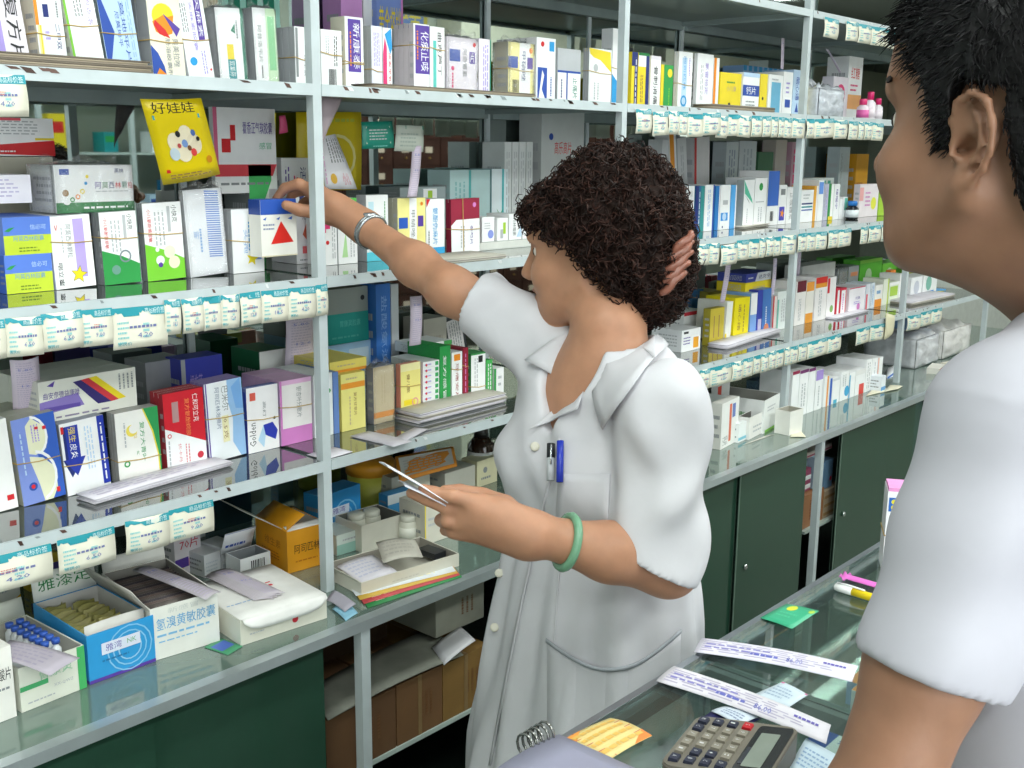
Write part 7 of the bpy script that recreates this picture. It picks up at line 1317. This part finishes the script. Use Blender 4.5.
for sd in (1, -1):
    e = MB().lathe([(.0001, -.012)]+[(.012*math.cos(t), .012*math.sin(t)) for t in (-1.2, -.8, -.4, 0, .4, .8, 1.2)]+[(.0001, .012)], M('e8e2da', .2), None, 14)
    ex = Matrix((tuple(Bm[1])+(0,), tuple(Bm[2])+(0,), tuple(Bm[0])+(0,), (0, 0, 0, 1))).to_3x3().transposed().to_4x4()
    eo = e.build('eye', man); eo.matrix_world = Matrix.Translation(ML(.0725, sd*.031, .001)) @ ex
    MB().lathe([(.0001, .0102), (.0056, .0112), (.0058, .0118), (.0001, .0126)], M('1c120c', .15), None, 12).build('iris', eo)
    o = MB().tube([tuple(ML(.0895-.013*t*t, sd*(.014+.046*t), .024+.007*math.sin(t*2.6))) for t in (0, .2, .4, .6, .8, 1)], [.0014, .0030, .0032, .0030, .0024, .0008], M('17100d', .8), 5).build('eyebrow', man); o.matrix_parent_inverse = man.matrix_world.inverted()
# short thick black hair: cap plus spiky strands
def mhair(P):
    q = (P-ML(-.016, 0, .044))@Bm.T; r = np.array([.112, .0885, .108])*1.02
    k0 = np.linalg.norm(q/r, axis=1); k1 = np.linalg.norm(q/(r*r), axis=1)+1e-9; d = k0*(k0-1)/k1
    q2 = (P-ML(-.055, 0, -.02))@Bm.T; d = smin(d, (np.linalg.norm(q2/np.array([.066, .074, .075]), axis=1)-1)*.068, .03)
    w = (P-Cm)@Bm.T/1.0; x, y, z = w[:, 0], w[:, 1], w[:, 2]
    # hairline: temple, sideburn, round the ear, nape
    line = np.interp(x, [-.14, -.075, -.045, -.034, -.026, .010, .014, .030, .036, .056, .078, .12], [-.097, -.090, -.067, -.042, .024, .028, -.020, -.024, .024, .050, .062, .066])
    d = np.maximum(d, (line-z)*.7)
    return d+.0016*np.sin(P[:, 0]*300+P[:, 2]*160)*np.sin(P[:, 1]*260)
V, Q = nets(mhair, Cm-.20, Cm+.22, .0034)
HB = M('0b0a0c', .5, 0., .3, 160., .8, .3); np_mesh('hair', V, Q, HB, man)
hb = MB(); rm = np.random.default_rng(9); ctr = Vector(ML(-.016, 0, .03)); HB2 = [M('0c0b0d', .6, 0., .2, 80, 0, .25), M('121013', .6, 0., .2, 80, 0, .25)]
for i in rm.choice(len(V), 9000, replace=False):
    p = Vector(V[i]); nrm = (p-ctr).normalized(); w = (np.array(V[i])-Cm)@Bm.T
    dn = Vector(-Bm[2]*.55+Bm[0]*(.35 if w[0] > 0 else -.25)); dr = (nrm*.5+dn*(.2 if w[2] > .09 else .9)+Vector(rm.normal(0, .22, 3))).normalized(); ln = rm.uniform(.006, .015) if w[2] > .03 else rm.uniform(.003, .007)
    hb.tube([tuple(p), tuple(p+dr*ln*.5+nrm*.001), tuple(p+dr*ln+dn*ln*.35)], [.0007, .0006, .0002], HB2[i % 2], 3)
ho = hb.build('hair_strands', man); ho['kind'] = 'stuff'; ho.matrix_parent_inverse = man.matrix_world.inverted()
# t-shirt
MH = MSh+(MEl-MSh)*.62+RH*.006; dM = (MH-MSh)/np.linalg.norm(MH-MSh); MHr = MSr+(MEr-MSr)*.62; dMr = (MHr-MSr)/np.linalg.norm(MHr-MSr)
def tors():
    zs = np.array([.70, .86, 1.0, 1.15, 1.28, 1.38, 1.45, 1.50, 1.53]); aa = np.array([.205, .200, .196, .200, .208, .205, .180, .120, .075]); bb = np.array([.140, .135, .132, .135, .138, .128, .105, .082, .062])
    def f(P):
        q = P-np.array([NM[0], NM[1], 0]); l, fw, z = q@lB, q@fB, P[:, 2]; a = np.interp(z, zs, aa); b = np.interp(z, zs, bb)
        return np.maximum((np.sqrt((l/a)**2+(fw/b)**2)-1)*np.minimum(a, b)*.95, np.maximum(z-1.525, .74-z))
    return (f, np.array([NM[0], NM[1], 1.1]), .5, .03)
nk_ = [cap(S_(0, -.005, 1.535), S_(0, .0, 1.66), .064, .075, .006), cap(S_(0, .045, 1.51), S_(0, .07, 1.62), .050, .06, .01)]
core2 = field([tors(), cap(S_(.03, -.01, 1.462), MSh, .058, .054, .03), cap(S_(-.03, -.01, 1.462), MSr, .058, .054, .03)], nk_, None, .14)
sl2 = field([cap(MSh, MH, .056, .0490, .03), cap(MSr, MHr, .064, .068, .03)], nk_, None, .14)
ho2 = field([cap(MSh+(MH-MSh)*.4, MH+dM*.10, .040, .0385, .004), cap(MSr+(MHr-MSr)*.4, MHr+dMr*.1, .050, .068, .004)], (), None, .2)
nm_ = dM*.8-V3(0, 0, .45)-RH*.15; nm_ /= np.linalg.norm(nm_)
def fS(P):
    q = P-np.array([NM[0], NM[1], 0]); l, fw, z = q@lB, q@fB, P[:, 2]
    w = .004*np.sin(l*42+z*16+2*np.sin(z*9))*np.clip((1.25-z)/.2, 0, 1)+.0028*np.sin((P@(lB*.5+V3(0, 0, .9)))*40+3*np.sin(l*15))
    a = (P-MSh)@dM; side = (P-MSh)@np.cross(dM, fB); ws = .0045*np.sin(side*75+1.2+a*5)*np.clip(a/.10, 0, 1)+.002*np.sin(a*70+side*30)
    near = np.exp(-np.maximum(0, np.linalg.norm(np.cross(P-MSh, dM), axis=1)-.06)/.01)
    sd = sl2(P)+ws*near; hd = ho2(P)+ws*near
    if (hd < .1).any(): sd = np.maximum(sd, -hd)
    for H0, n in ((MH, nm_), (MHr, dMr)):
        t = (P-H0)@n; m = (np.linalg.norm(P-H0, axis=1) < .17) & (t > -.03); sd = np.where(m, np.maximum(sd, t), sd)
    seam = np.abs((P-MSh)@dM-.0-.004*np.sin(side*20)); sd = sd-.0026*np.exp(-(seam/.0025)**2)
    return smin(core2(P)+w, sd, .022)
V, Q = nets(fS, (.50, -.26, .70), (1.30, .50, 1.56), .0042)
V = relax(V, Q, 2, .5)
SHIRT = M('abaab2', .85, 0., .03, 20., .15, .2); np_mesh('t_shirt', V, Q, SHIRT, man)
# collar rib of the t-shirt
rb = MB(); rb.tube([tuple(S_(.068*math.cos(t), .010+.078*math.sin(t)*(1.1 if math.sin(t) > 0 else .85), 1.512-.022*max(0, math.sin(t)))) for t in np.linspace(0, 2*PI, 37)[:-1]], .006, SHIRT, 8, True); o = rb.build('neck_rib', man); o.matrix_parent_inverse = man.matrix_world.inverted()
# trousers and shoes, both people (below the frame)
for par, S0, hip, c1, c2 in ((man, S_, .92, '2c3038', '1c1a18'),):
    b = MB()
    V, Q = nets(field([cap(S0(.085, 0, .84), S0(.10, 0, .48), .115, .078, .05), cap(S0(-.085, 0, .84), S0(-.10, 0, .48), .115, .078, .05), cap(S0(.10, 0, .48), S0(.10, -.02, .10), .078, .068, .03), cap(S0(-.10, 0, .48), S0(-.10, -.02, .10), .078, .068, .03)], ()), (.5, -.3, .02), (1.36, .42, .98), .009)
    np_mesh('trousers', V, Q, M(c1, .8, 0, .08, 30), par)
for par, S0, c in ((man, S_, '1c1a18'), (wom, T, '3a3236')):
    for sd in (1, -1):
        V, Q = nets(field([cap(S0(sd*.10, -.05, .045), S0(sd*.105, .14, .035), .047, .040, .02)]), S0(sd*.10, .03, 0)-.2, S0(sd*.10, .03, 0)+.2, .008)
        V[:, 2] = np.maximum(V[:, 2], .001); np_mesh('shoe', V, Q, M(c, .4), par)
